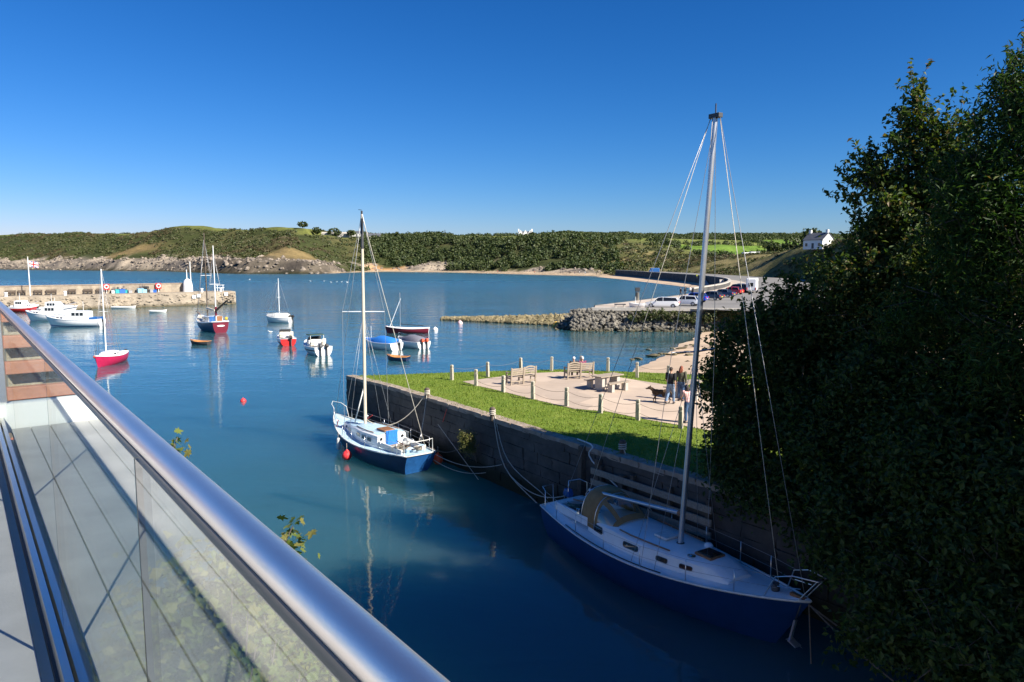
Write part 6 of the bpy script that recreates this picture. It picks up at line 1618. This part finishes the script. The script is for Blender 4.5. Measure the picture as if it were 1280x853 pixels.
# distant walkers along the promenade: simple posed figures
PAL = [('white', MT['white'], MT['jeans']), ('black', MT['blackcloth'], MT['dark']), ('red', MT['red'], MT['dark']), ('yellow', mat('hi_vis_yellow', (.6, .65, .05), .8), MT['dark']), ('pale blue', MT['paleblue'], MT['palejeans']), ('plum', MT['purple'], MT['jeans'])]
def walker(label, loc, rz, top, bot, sit=False):
    t = thing('person', label, 'person', loc, rz); b = MB(); tp = MB(); bt = MB(); z_ = -.42 if sit else 0
    b.ball((0, .02, 1.62 + z_), (.085, .1, .12), 8, 6); b.tube([(0, 0, 1.2 + z_), (0, .01, 1.55 + z_)], [.1, .05], 6)
    tp.tube([(0, 0, .92 + z_), (0, 0, 1.15 + z_), (0, 0, 1.4 + z_), (0, 0, 1.49 + z_)], [.17, .17, .2, .1], 8, sq=.7)
    for s_ in (-1, 1):
        tp.tube([(s_ * .19, 0, 1.43 + z_), (s_ * .25, .03, 1.17 + z_), (s_ * .22, .12, .98 + z_)], [.065, .052, .042], 6); b.tube([(s_ * .22, .12, 1.0 + z_), (s_ * .2, .17, .86 + z_)], [.035, .03], 6)
        if sit: bt.tube([(s_ * .09, 0, .48), (s_ * .1, .44, .48), (s_ * .1, .46, .06)], [.1, .07, .05], 6)
        else: bt.tube([(s_ * .09, 0, .95), (s_ * .1, .1 * s_, .5), (s_ * .1, .16 * s_ - .05, .05)], [.1, .07, .05], 6)
    b.build('body', MT['skin'], t, 180); tp.build('top', top, t, 180); bt.build('trousers', bot, t, 180)
    MB().ball((0, 0, 1.66 + z_), (.095, .1, .1), 8, 6).build('hair', MT['hair_dark'], t, 180)
WK = [(870, 340.5, 3, 'person in hi-vis yellow walking on the promenade above the sea wall'), (874, 340.5, 0, 'person in white walking beside the one in hi-vis yellow'), (877.5, 340.6, 0, 'second person in white on the promenade above the sea wall'),
      (904, 354.5, 1, 'person in black standing on the promenade bend'), (862.5, 369.5, 0, 'person in white standing at the sea edge of the car park'), (839, 370.3, 1, 'person in black sitting at the quay edge behind the white estate'), (833, 371.5, 1, 'second dark dressed person at the quay edge behind the white estate')]
for px_, py_, c_, lab in WK:
    q = G(px_, py_ if py_ > 350 else 350, ZP)
    if py_ < 350: q = V((px_ - 640) / F * 262, 262, ZP)
    walker(lab, (q.x + (2.6 if 'quay edge' in lab else 0), q.y, ZP + .01), rs.uniform(0, 6), PAL[c_][1], PAL[c_][2])
# bathers on the far beach
for i, (px_, py_, c_) in enumerate(((622, 341, 2), (668, 340.5, 2), (712, 340, 1), (718, 340, 5), (724, 340, 0), (731, 340.5, 4), (745, 341, 1), (751, 341, 3))):
    Y = {0: 545, 1: 505, 2: 478, 3: 474, 4: 470, 5: 466, 6: 455, 7: 452}[i]; x_ = (px_ - 640) / F * Y
    walker('person in a %s top on the far beach below the wood' % PAL[c_][0] if i not in (1, 6) else ('person in red beside the rocks on the far beach' if i == 1 else 'person in black alone at the road end of the far beach'), (x_, Y, max(.2, gz(x_, Y))), rs.uniform(0, 6), PAL[c_][1], PAL[c_][2])
# things on the apron: low bench, white dinghy on trolley, navigation post
q = G(775, 384, ZP); t = thing('stone_bench', 'low grey seat at the point of the paved apron', 'bench', (q.x, q.y, ZP - .03)); bevel(MB().box((0, 0, .42), (1.6, .55, .14)).build('slab', MT['dark'], t), .03)
for x_ in (-.6, .6): MB().box((x_, 0, .18), (.25, .45, .36)).build('leg', MT['concrete'], t)
q = G(796, 384.3, ZP); t = boat('trolley_dinghy', 'little white dinghy standing on the paved apron', (q.x, q.y, ZP), R(160)); h = Hull(2.3, 1.1, .5, bow=.15, tw=.7, depth=.05, rake=.1, n=12); h.make(t, MT['white'], None, MT['offwhite'], MT['white']); MB().tube([(.2, 0, .4), (.2, 0, 1.5)], .04, 6).build('mast', MT['white'], t)
for x_ in (-.5, .6): MB().box((x_, 0, -.02), (.12, .9, .1)).build('trolley_beam', MT['dark'], t)
q = G(796, 377, 0.2); t = thing('navigation_post', 'stone navigation post standing in the water off the apron', 'beacon', (19.5, 118, -.2))
t.location = ((796.5 - 640) / F * 128, 128, -.2)
MB().lathe([(1.3, 0), (1.1, 1.2), (.5, 1.5), (.42, 2.2), (.34, 4.2)], 8).build('pillar', MT['rubble'], t); MB().box((0, 0, 4.7), (.8, .8, .7)).build('top_mark', MT['dark'], t)

# rocks on the near beach and at the promenade foot
rk = []
bmr = [rocks_mesh('beach_rock', np.array([0.]), np.array([0.]), np.array([0.]), np.array([1.0]), MT['weedrock'], None, 60 + i, .5) for i in range(4)]
spots = [(815, 444), (819, 443), (826, 441), (832, 441), (838, 442.5), (844, 443), (850, 442), (856, 441.5), (861, 441), (811, 436), (840, 434), (848, 435), (853, 434.5), (858, 432), (865, 431), (870, 433), (790, 448), (798, 447), (862, 445), (872, 447)]
for i, (a, b) in enumerate(spots):
    q = G(a, b, .15); o = bmr[i % 4] if i < 4 else bmr[i % 4].copy()
    if i >= 4: C.objects.link(o)
    o.location = (q.x, q.y, max(.05, float(beach_z(np.array([q.x]), np.array([q.y]))[0]) + .05)); s_ = rs.uniform(.22, .5); o.scale = (s_ * 1.5, s_, s_ * .8); o.rotation_euler.z = rs.uniform(0, 6)
    tag(o, 'weed covered rock lying where the harbour beach meets the water', 'rock', 'rocks on the harbour beach')
n = 260; t_ = rng.random(n); ax = 34 + t_ * 16 + rng.normal(0, 1, n); ay = 140 + t_ * 34 + rng.normal(0, 1.2, n)
tag(rocks_mesh('foreshore_rocks', ax - 3.2, ay + 1.5, rng.uniform(0, .9, n), rng.uniform(.4, 1.1, n), MT['weedrock'], None, 71), 'weedy rocks heaped at the foot of the promenade', None, kind='stuff')

# ================================================================== THE TREES ON THE BANK
# sloping earth bank from the lawn edge down to the creek
m = MB(); rows = []
for (a, b) in (((7.6, 20.0), (9.2, 21.5)), ((8.6, 18.0), (11.0, 20.0)), ((9.2, 15.5), (12.4, 17.5)), ((9.4, 13), (13.4, 15)), ((9.2, 10), (13.6, 12)), ((9.5, 6), (14, 8)), ((11, 0), (15.5, 2)), ((12, -8), (16, -6))):
    A_, B2_ = V(a[0], a[1], -.5), V(b[0], b[1], ZQ + .25); rr_ = []
    for k_ in range(7):
        q = A_.lerp(B2_, k_ / 6); nz_ = noise.noise(q * .9) * .35; rr_.append(q + V(nz_ * .6, nz_ * .4, nz_ * .8 + .35 * math.sin(PI * k_ / 6)))
    rows.append(rr_ + [V(b[0] + 12, b[1] + 3, ZQ + .6)])
m.loft(rows, closed=False, caps=False)
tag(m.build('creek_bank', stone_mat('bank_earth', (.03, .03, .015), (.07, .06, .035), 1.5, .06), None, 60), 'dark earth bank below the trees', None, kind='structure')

def big_tree(name, label, base, blobs, n, leaf, mt, seed, trunk_r=.28, cat='tree', clump=.42, per=11, shell=.35, asp=.6, mt2=None, frac2=0.0, droop=0, spl=(.25, .75)):
    t = thing(name, label, cat, base); B0 = V(*base)
    bl = [((c - B0), r_) for c, r_ in blobs]
    topc = max(bl, key=lambda b_: b_[0].z)[0]
    m = MB(); jn = random.Random(seed)
    stem = [V(0, 0, -.3), V(topc.x * .12, topc.y * .12, topc.z * .25), V(topc.x * .35, topc.y * .35, topc.z * .5), V(topc.x * .7, topc.y * .7, topc.z * .8), topc]
    m.tube(stem, [trunk_r, trunk_r * .85, trunk_r * .65, trunk_r * .35, .02], 8)
    m.build('trunk', MT['bark'], t, 180)
    m = MB()
    for c, r_ in bl:
        f_ = min(.75, max(.1, c.z / max(topc.z, .1) * .6)); i = f_ * 4; k_ = int(i); s0_ = stem[k_].lerp(stem[min(4, k_ + 1)], i - k_)
        mid = s0_.lerp(c, .5) + V(jn.uniform(-.3, .3), jn.uniform(-.3, .3), .25)
        m.tube([s0_, mid, c], [trunk_r * .38, trunk_r * .25, .03], 6)
        for k2 in range(7):
            d_ = V(jn.gauss(0, 1), jn.gauss(0, 1), jn.gauss(.3, .8)).normalized(); e = c + V(d_.x * r_[0], d_.y * r_[1], d_.z * r_[2]) * .92
            m.tube([c.lerp(mid, .3), c.lerp(e, .5) + V(0, 0, .1), e], [.035, .02, .006], 4)
    m.build('limbs', MT['bark'], t, 180)
    gs = np.random.default_rng(seed + 9); sub = []
    for c, r_ in bl:
        for k2 in range(11):
            d_ = gs.normal(size=3); d_ /= np.linalg.norm(d_); f_ = gs.uniform(.26, .5)
            sub.append((tuple(np.array(c) + d_ * np.array(r_) * gs.uniform(.55, 1.0)), tuple(np.array(r_) * f_)))
        sub.append((tuple(c), tuple(np.array(r_) * .6)))
    P_, N_ = blob_points(sub, int(n * .82), clump, per, seed, .3)
    SPp, SPn = [], []; tw = MB()
    for c, r_ in bl:
        for k2 in range(int(10 * max(r_)) + 5):
            d_ = gs.normal(size=3); d_[2] = abs(d_[2]) * .9 + .1; d_ /= np.linalg.norm(d_); a0_ = np.array(c) + d_ * np.array(r_) * .85
            ln_ = gs.uniform(*spl); dr = d_ + np.array([0, 0, .55]) + gs.normal(size=3) * .3; dr /= np.linalg.norm(dr); cur = gs.normal(size=3) * .25
            ns_ = int(ln_ * 46)
            u_ = gs.random(ns_)[:, None]; pts_ = a0_ + dr * ln_ * u_ + cur * u_ * u_ * ln_ + gs.normal(size=(ns_, 3)) * .085 * (1.15 - u_ * .7)
            SPp.append(pts_); SPn.append(gs.normal(size=(ns_, 3)) * .6 + np.array([0, 0, .6]))
            tw.tube([V(*a0_), V(*(a0_ + dr * ln_ * .5 + cur * .25 * ln_)), V(*(a0_ + dr * ln_ + cur * ln_))], [.012, .008, .003], 4)
    tw.build('twigs', MT['bark'], t, 180, fix=False)['kind'] = 'stuff'
    P_ = np.concatenate([P_[:len(P_) // per * per]] + SPp); N_ = np.concatenate([N_[:len(N_) // per * per]] + SPn)
    if droop: P_[:, 2] -= np.abs(rng.normal(0, droop, len(P_)))
    if mt2 is not None:
        k_ = np.random.default_rng(seed + 1).random(len(P_) // per + 1) < frac2 * 1.0; k_ = np.repeat(k_, per)[:len(P_)]
        leaf_cloud('crown', P_[~k_], N_[~k_], leaf, MT[mt], t, asp, seed); leaf_cloud('crown_sprays', P_[k_], N_[k_], leaf, MT[mt2], t, asp, seed + 2)
    else: leaf_cloud('crown', P_, N_, leaf, MT[mt], t, asp, seed)
    return t
def bl(px_, py_, Y, *r_): 
    r_ = r_ if len(r_) == 3 else (r_[0],) * 3
    return (at(px_, py_, Y), r_)
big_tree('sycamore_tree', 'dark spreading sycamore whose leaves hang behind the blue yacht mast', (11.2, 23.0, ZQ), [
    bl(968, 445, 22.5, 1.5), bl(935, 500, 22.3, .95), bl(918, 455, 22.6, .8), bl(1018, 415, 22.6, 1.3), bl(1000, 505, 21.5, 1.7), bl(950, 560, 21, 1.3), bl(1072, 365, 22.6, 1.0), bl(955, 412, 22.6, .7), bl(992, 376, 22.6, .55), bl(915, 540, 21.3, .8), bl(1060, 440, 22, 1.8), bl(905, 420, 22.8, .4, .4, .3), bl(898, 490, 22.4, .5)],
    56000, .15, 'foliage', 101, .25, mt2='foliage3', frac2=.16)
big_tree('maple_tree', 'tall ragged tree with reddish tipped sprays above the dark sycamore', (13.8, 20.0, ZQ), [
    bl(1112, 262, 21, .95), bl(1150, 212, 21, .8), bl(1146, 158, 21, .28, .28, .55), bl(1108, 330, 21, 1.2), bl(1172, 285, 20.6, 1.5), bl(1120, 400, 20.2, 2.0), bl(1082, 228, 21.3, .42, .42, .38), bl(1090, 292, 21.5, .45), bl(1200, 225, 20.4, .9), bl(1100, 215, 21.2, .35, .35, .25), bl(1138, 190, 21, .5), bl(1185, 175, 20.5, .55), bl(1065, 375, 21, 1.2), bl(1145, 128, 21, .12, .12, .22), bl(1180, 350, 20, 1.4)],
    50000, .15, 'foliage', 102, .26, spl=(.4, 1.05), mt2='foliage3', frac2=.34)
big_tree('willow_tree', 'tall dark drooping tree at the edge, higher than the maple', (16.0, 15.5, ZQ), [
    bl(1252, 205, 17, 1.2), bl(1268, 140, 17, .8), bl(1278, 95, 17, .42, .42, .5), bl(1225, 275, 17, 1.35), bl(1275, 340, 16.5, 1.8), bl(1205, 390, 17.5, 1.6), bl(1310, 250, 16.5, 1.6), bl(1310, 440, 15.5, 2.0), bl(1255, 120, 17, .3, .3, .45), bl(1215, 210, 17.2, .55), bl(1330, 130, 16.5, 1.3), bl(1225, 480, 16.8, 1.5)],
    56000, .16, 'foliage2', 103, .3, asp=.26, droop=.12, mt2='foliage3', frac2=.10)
big_tree('bank_thicket', 'dense dark thicket hanging down the bank behind the yacht bow', (12.0, 17.5, ZQ), [
    bl(1040, 560, 19.5, 1.6), bl(1105, 520, 18.6, 1.8), bl(1195, 520, 17, 1.7), bl(1075, 640, 17.2, 1.2), bl(1145, 630, 16.2, 1.5), bl(975, 610, 19.8, .9), bl(1010, 630, 19, .9), bl(905, 590, 21.2, .7), bl(1045, 690, 16.6, .7), bl(940, 610, 20.6, .8)],
    52000, .15, 'foliage', 104, .14, cat='shrub')
big_tree('creek_bush', 'very dark leafy bush over the creek at the lowest part of the bank', (12.4, 13.0, ZQ), [
    bl(1240, 610, 14.8, 1.7), bl(1125, 730, 14.6, .95), bl(1200, 745, 13.6, 1.3), bl(1275, 750, 12.8, 1.4), bl(1190, 830, 12.4, .9), bl(1265, 845, 11.6, 1.2), bl(1300, 640, 13.5, 1.5), bl(1100, 800, 13.6, .6), bl(1160, 690, 15, 1.2)],
    52000, .14, 'foliage', 105, .12, cat='shrub')
# unseen trees added up the bank, crowns shaped to keep the creek in shade
for i, (b_, bs_, lab) in enumerate((((21, 13, ZQ), [((20, 13, 10), (3.4, 3.2, 4.0)), ((23, 15, 9), (3, 3, 4)), ((18.5, 11, 7), (2.5, 2.5, 3))], 'broad unseen tree added up the bank to shade the creek'),
                                  ((15.5, 8.5, ZQ), [((14, 10.2, 8.5), (2.6, 2.8, 4)), ((15.5, 8, 11), (3, 3, 4)), ((13.4, 7.5, 6.5), (2.4, 2.4, 3.4)), ((14.5, 12.5, 9), (2.0, 2.2, 4)), ((18, 6, 10), (3, 3, 4)), ((14.5, 5.0, 9), (2.4, 2.6, 4.5)), ((11.6, 8.2, 10.0), (2.2, 2.2, 4.2)), ((11.8, 5.0, 9), (2.2, 2.4, 4.2)), ((12.4, 10, 12.5), (2.4, 2.4, 3.0)), ((11.6, 12.0, 11), (1.6, 1.7, 3.4)), ((12.2, 8, 14), (2.2, 2.2, 2.0))], 'leafy unseen tree added on the bank beside the house, shaped to shade the water'),
                                  ((26, 18, ZQ), [((25, 18, 9), (3, 3, 4)), ((28, 16, 10), (3, 3, 4.5))], 'round unseen tree added at the back of the bank for shade'))):
    big_tree('added_shade_tree', lab, b_, [(V(*c), r_) for c, r_ in bs_], 42000, .38, 'foliage', 120 + i, .3, clump=.7, per=9)

# plant rooted in the quay wall
q = G(599, 557, 0) ; s_best = min(np.linspace(2, 22, 200), key=lambda s_: abs((640 + F * wall_frame(s_)[0].x / wall_frame(s_)[0].y) - 599))
qq, tt = wall_frame(s_best); oo = V(tt.y, -tt.x, 0); base = qq + oo * .22 + V(0, 0, 1.15)
t = thing('wall_plant', 'bushy yellow green plant growing out of the harbour wall', 'plant', base)
m = MB()
for k_ in range(7): m.tube([V(0, 0, -.5), oo * .12 + tt * (k_ - 3) * .05, oo * .5 + tt * (k_ - 3) * .11 + V(0, 0, .8)], [.018, .014, .005], 5)
m.build('stems', MT['darkwood'], t)
P_, N_ = blob_points([(tuple(oo * .42 + V(0, 0, .30)), (.42, .36, .42)), (tuple(oo * .5 + V(.12, 0, .68)), (.33, .3, .36)), (tuple(oo * .45 + V(-.25, 0, .72)), (.2, .2, .3))], 1900, .12, 6, 9, .2)
leaf_cloud('foliage', P_, N_, .085, MT['wallplant'], t, .45)

# timber fence boards and ladder behind the yacht
q0, t0 = wall_frame(WLEN - 17.5); o0 = V(t0.y, -t0.x, 0)
t = thing('timber_staging', 'weathered plank staging along the wall behind the blue yacht', 'staging', q0 + o0 * .35)
for k_, dz in enumerate((1.35, 1.75, 2.15)):
    bevel(MB().bar(t0 * -.4 + V(0, 0, dz), t0 * 4.8 + V(0, 0, dz - .03), .07, .22).build('plank', MT['greywood'], t), .01)
for s_ in (0, 1.5, 3.1, 4.6): bevel(MB().bar(t0 * s_ - o0 * .12 + V(0, 0, -.4), t0 * s_ - o0 * .12 + V(0, 0, 2.4), .16, .14, up=t0).build('post', MT['darkwood'], t), .01)

# bollards with white rope on the quay edge, and mooring ropes
def bollard(label, px_, py_):
    q = G(px_, py_, ZQ); t = thing('mooring_post', label, 'bollard', q)
    MB().lathe([(.11, -.1), (.10, .3), (.13, .36), (.13, .42), (.09, .48), (0, .5)], 10).build('post', MT['darkwood'], t, 50)
    MB().tube([(.125 * math.cos(a), .125 * math.sin(a), .14 + .012 * a) for a in np.linspace(0, 20, 50)], .026, 5).build('rope_turns', MT['rope'], t, 180)
    return q + V(0, 0, .3)
M1 = bollard('short mooring post wound with white rope beside the old yacht', 534, 497)
M2 = bollard('short mooring post wound with white rope past the wall plant', 615.5, 523)
M3 = bollard('pale mooring post at the edge of the lawn in the tree shade', 778, 567)
def rope(label, pts, r_=.018, m_='rope', sag=0.0, n=14):
    P0 = [V(*p_) for p_ in pts]
    if len(P0) == 2:
        a, b = P0; P0 = [a.lerp(b, i / n) + V(0, 0, -sag * 4 * (i / n) * (1 - i / n)) for i in range(n + 1)]
    else: P0 = smooth_line(P0, 5)
    tag(MB().tube(P0, r_, 5).build('mooring_rope', MT[m_], None, 180), label, 'rope')
W2p = lambda x_, y_, z_: W2 @ V(x_, y_, z_)
st2 = W2p(*h2.edge(.06, -1, 0, .1)); md2 = W2p(*h2.edge(.45, -1, 0, .3)); bw2 = W2p(*h2.edge(.9, -1, 0, .1))
def wallp(px_, py_):
    s_ = min(np.linspace(0, WLEN, 300), key=lambda s_: abs((640 + F * wall_frame(s_)[0].x / wall_frame(s_)[0].y) - px_)); q_, t_ = wall_frame(s_)
    p_ = at(px_, py_, q_.y); o_ = V(t_.y, -t_.x, 0); return p_ + o_ * .2
rope('pale rope from the old yacht side up to the nearer white roped post', [st2.lerp(md2, .4), M1], .02, sag=.25)
rope('red and white line looped from the mast foot to the post', [W2p(*(mf2 + V(0, 0, .3))), M1], .022, 'rope', .9)
rope('dark stern line drooping to the wall ring', [st2, wallp(583, 557)], .02, 'darkrope', .25)
rope('pale stern line running along the wall past the plant', [st2 + V(0, 0, -.2), wallp(632, 580)], .016, 'rope', .35)
rope('lowest stern line curving along the foot of the wall', [st2 + V(-.1, -.1, -.4), wallp(612, 590)], .016, 'rope', .3)
rope('straight line slanting down the wall into the water', [wallp(552, 530), G(601, 604, -.1)], .016, 'rope')
rope('orange red line from the stern of the old yacht', [st2 + V(0, 0, .0), wallp(560, 577)], .02, 'redrope', .05)
rope('short red line hanging down the wall face', [wallp(563, 511), wallp(558, 527)], .018, 'redrope')
rope('double line from the second post, outer strand', [M2, wallp(636, 583), wallp(683, 629) + V(0, 0, -.2)], .024, 'rope')
rope('double line from the second post, inner strand', [M2 + V(.05, 0, 0), wallp(640, 575), wallp(690, 622)], .02, 'rope')
W1 = Matrix.Translation(Y1.location) @ Matrix.Rotation(Y1.rotation_euler[2], 4, 'Z')
stn = W1 @ V(-Lb / 2, .4, 1.3); bwn = W1 @ V(Lb / 2 - .05, 0, 1.4)
rope('stern line of the blue yacht drooping to the second post', [stn, wallp(640, 590)], .018, 'rope', .5)
rope('line from the lawn edge post down to the blue yacht', [M3, W1 @ V(-1.5, 1.35, 1.2)], .018, 'rope', .3)
rope('pale hose bending over the wall edge down to the blue yacht', [G(722, 549, ZQ + .08), G(733, 556, ZQ + .1) + V(.2, -.2, 0), wallp(745, 575), W1 @ V(-1.9, 1.3, 1.2)], .03, 'offwhite')
rope('bow line of the blue yacht running to the bank, upper one', [bwn, V(10.5, 12.5, 1.2)], .02, 'darkrope', .5)
rope('bow line of the blue yacht dipping into the water', [bwn, (bwn.x + .05, bwn.y - .2, -.2)], .018, 'darkrope')
rope('bow line of the blue yacht running to the bank, lower one', [bwn, V(9.6, 12.0, .4)], .02, 'darkrope', .35)

# ================================================================== THE BALCONY
th = math.atan(695 / F); bd = V(-math.sin(th), math.cos(th), 0); bn = V(math.cos(th), math.sin(th), 0)
A0 = .238; AR = .259; ZR = H - .330; ZC = H - 1.42; ZF = H - 1.50
def bp_(t, a, z): return bd * t + bn * a + V(0, 0, z)
MT['deckboard'] = mat('grey_deck_board', (.42, .41, .39), .65, var=.14, scale=2.2, bump=.0012, bscale=90)
fl_ = thing('balcony_floor', None, None); fl_['kind'] = 'structure'; fl_['label'] = 'grey boarded balcony floor'
a = A0 - .012 - .07; k_ = 0
while a > -2.3:
    w_ = .15
    bevel(MB().bar(bp_(-2.2, a - w_ / 2, ZF - .015), bp_(7.75, a - w_ / 2, ZF - .015), w_ - .007, .03).build('deck_board', MT['deckboard'], fl_), .003)
    a -= w_
hs_ = thing('house_base', 'white rendered lower storey of the house carrying the balcony', 'house')
MB().bar(bp_(-6, -2.62, ZF / 2 - .05), bp_(7.8, -2.62, ZF / 2 - .05), 5.7, ZF - .12).build('wall', MT['render'], hs_)
m = MB(); m.bar(bp_(7.86, -2.3, ZF + .09), bp_(7.86, A0 + .03, ZF + .09), .16, .26); m.build('end_kerb', MT['render'], hs_)
bl_ = thing('balustrade', 'glass balcony balustrade with a round stainless steel handrail', 'balustrade')
LR = 7.8
MB().tube([bp_(-1.6, AR, ZR), bp_(0, AR, ZR), bp_(3, AR, ZR), bp_(LR, AR, ZR)], .0220, 40).build('handrail', MT['rail'], bl_, 60)
m = MB(); m.bar(bp_(-1.6, A0 + .009, ZR - .019), bp_(LR, A0 + .009, ZR - .019), .021, .017); m.build('handrail_slot', MT['railcap'], bl_)
m = MB()
for o_ in (-.022, .022): m.bar(bp_(-1.6, A0 + o_ * 1.15, ZC - .03), bp_(LR, A0 + o_ * 1.15, ZC - .03), .026, .12)
m.build('base_channel', MT['steel'], bl_)
m = MB(); m.bar(bp_(-1.6, A0 + .0, ZC - .07), bp_(LR, A0 + .0, ZC - .07), .10, .035); m.build('base_plinth', MT['black'], bl_)
e_ = [-1.6, .05, 1.4, 3.0, 5.2, LR]
for i in range(5):
    MB().bar(bp_(e_[i] + .006, A0, (ZR + ZC) / 2 - .034), bp_(e_[i + 1] - .006, A0, (ZR + ZC) / 2 - .034), .012, ZR - ZC + .03).build('glass_pane', MT['glass'], bl_)
    if i: MB().bar(bp_(e_[i], A0, ZC), bp_(e_[i], A0, ZR - .022), .011, .010, up=bd).build('pane_gasket', MT['black'], bl_)
be = thing('end_balustrade', 'glass screen with steel posts closing the far end of the balcony', 'balustrade')
for a_ in (A0 - .05, -.75, -1.7):
    MB().bar(bp_(7.86, a_, ZF + .22), bp_(7.86, a_, ZF + 1.1), .05, .05, up=bd).build('post', MT['steel'], be)
for a_, b_ in ((A0 - .09, -.70), (-.80, -1.65)): MB().bar(bp_(7.86, a_, ZF + .62), bp_(7.86, b_, ZF + .62), .012, .74).build('glass_pane', MT['glass'], be)
MB().tube([bp_(7.86, A0, ZF + 1.12), bp_(7.86, -1.9, ZF + 1.12)], .025, 14).build('handrail', MT['steel'], be, 60)

# terracotta neighbour seen mirrored in the glass
nb = thing('terracotta_house', 'terracotta banded neighbouring house mirrored in the balcony glass', 'house', bp_(21, -.9, 0), th)   # local -y faces the balcony
MT['terracotta'] = mat('terracotta_cladding', (.36, .15, .09), .75, var=.2, scale=1.5, bump=.01, bscale=12)
MT['stonewall'] = stone_mat('rubble_masonry', (.20, .17, .13), (.42, .35, .26), 2.2, .05)
MB().box((-3.4, 2, 5.5), (7.8, 4, 11)).build('wall', MT['stonewall'], nb)
for k_ in range(14):
    z_ = 2.1 + k_ * .62
    bevel(MB().box((-3.4, -.10 - .02 * (14 - k_), z_), (7.9, .3, .30)).build('cladding_band', MT['terracotta'], nb), .02)
for r_ in range(4):
    for c_ in range(4):
        wn = MB().box((-6.4 + 1.9 * c_, -.08, 2.75 + r_ * 2.1), (1.1, .12, .5)).build('window', MT['glasswin'], nb)
        MB().box((-6.4 + 1.9 * c_, -.16, 2.75 + r_ * 2.1), (.06, .05, .5)).build('window_bar', MT['greywood'], wn)

# sycamore shoots outside the glass
sy = thing('sycamore_shoots', 'leafy sycamore shoots growing up outside the balcony glass', 'shrub', bp_(2.2, 1.4, 3.0))
S0 = sy.location.copy()
def lobed_leaf():
    pts = [(0, -.5)]; ang_ = [(-150, .30), (-120, .22), (-105, .42), (-80, .28), (-62, .58), (-35, .30), (-18, .46), (0, .62), (18, .46), (35, .30), (62, .58), (80, .28), (105, .42), (120, .22), (150, .30)]
    P = [V(0, -.28, 0)] + [V(math.sin(R(a)) * r_, math.cos(R(a)) * r_, .10 * abs(math.sin(R(a))) * r_ - .12 * r_ * r_) for a, r_ in ang_] + [V(0, 0, 0)]
    n_ = len(P) - 1; f_ = [(n_, i, i + 1) for i in range(n_ - 1)] + [(n_, n_ - 1, 0)]
    me = bpy.data.meshes.new('leaf'); me.from_pydata([tuple(p_) for p_ in P], [], f_); me.materials.append(MT['leafnear']); me.update(); return me
LFS = []
for i in range(4):
    me = lobed_leaf()
    for v_ in me.vertices: v_.co.x += rs.uniform(-.03, .03); v_.co.y += rs.uniform(-.03, .03); v_.co.z += rs.uniform(-.03, .03)
    me.materials.clear(); me.materials.append(leafmat('sycamore_leaf_%d' % i, [[(.08, .13, .022), (.12, .165, .03), (.155, .185, .038), (.19, .18, .05)][i]] * 2, .35)); LFS.append(me)
def shoot(tip, n_, spread, size, back=1.2):
    base = V(tip.x - .05, tip.y + .02, tip.z - back); T = tip - S0
    MB().tube([base - S0, (base - S0).lerp(T, .5) + V(rs.uniform(-.08, .08), rs.uniform(-.08, .08), 0), T], [.006, .005, .003], 5).build('twig', MT['bark'], sy, 180)
    for k_ in range(n_):
        u = (k_ / max(1, n_ - 1)) ** .8; c = (base - S0).lerp(T, 1.04 - u * .75) + V(rs.gauss(0, spread), rs.gauss(0, spread), rs.gauss(0, spread * .6))
        o = link('leaf', rs.choice(LFS), sy); o.location = c; s_ = size * rs.uniform(.6, 1.25); o.scale = (s_, s_, s_)
        o.rotation_euler = (rs.gauss(-.5, .5), rs.gauss(0, .5), rs.uniform(0, 6.28))
shoot(at(366, 658, 3.6), 34, .05, .062, .22)
shoot(at(352, 672, 3.6), 16, .045, .055, .2)
shoot(at(222, 547, 4.9), 22, .05, .07, .22)
shoot(at(330, 690, 3.4), 12, .05, .06, .35)
shoot(at(535, 835, 2.0), 5, .02, .05, .4)
for px_, py_, Y in ((290, 735, 3.1), (310, 765, 2.9), (345, 800, 2.7), (320, 810, 2.8), (375, 840, 2.5), (340, 850, 2.6), (295, 820, 2.9), (255, 780, 3.2), (240, 840, 3.0), (400, 862, 2.4), (280, 850, 2.8), (330, 770, 3.0), (310, 850, 2.6)):
    shoot(at(px_, py_, Y), 18, .10, .062, .55)
P_, N_ = blob_points([(tuple(at(290, 880, 3.3) - S0), (.42, .4, .42)), (tuple(at(225, 910, 3.2) - S0), (.45, .45, .5)), (tuple(at(350, 930, 3.0) - S0), (.42, .42, .42)), (tuple(at(250, 800, 3.4) - S0), (.42, .4, .42)), (tuple(at(310, 790, 3.3) - S0), (.3, .3, .3)), (tuple(at(300, 1000, 3.2) - S0), (.8, .8, .8))], 22000, .14, 7, 33, .2)
leaf_cloud('foliage', P_, N_, .055, MT['leafnear'], sy, .8, 12)
MB().tube([V(0, 0, -3.2), V(.1, 0, 0), V(.1, .1, 3.5)], [.16, .1, .05], 8).build('trunk', MT['bark'], sy, 180)
m = MB(); m.prism([xy(bp_(-7, A0 + .5, 0)), xy(bp_(7, A0 + .5, 0)), xy(bp_(6, 1.6, 0)), xy(bp_(1, 3.0, 0)), xy(bp_(-7, 4.5, 0))], -.6, .9)
tag(m.build('foreshore_bank', MT['creek'] if 'creek' in MT else MT['rubble']), 'stony bank at the foot of the house', None, kind='structure')
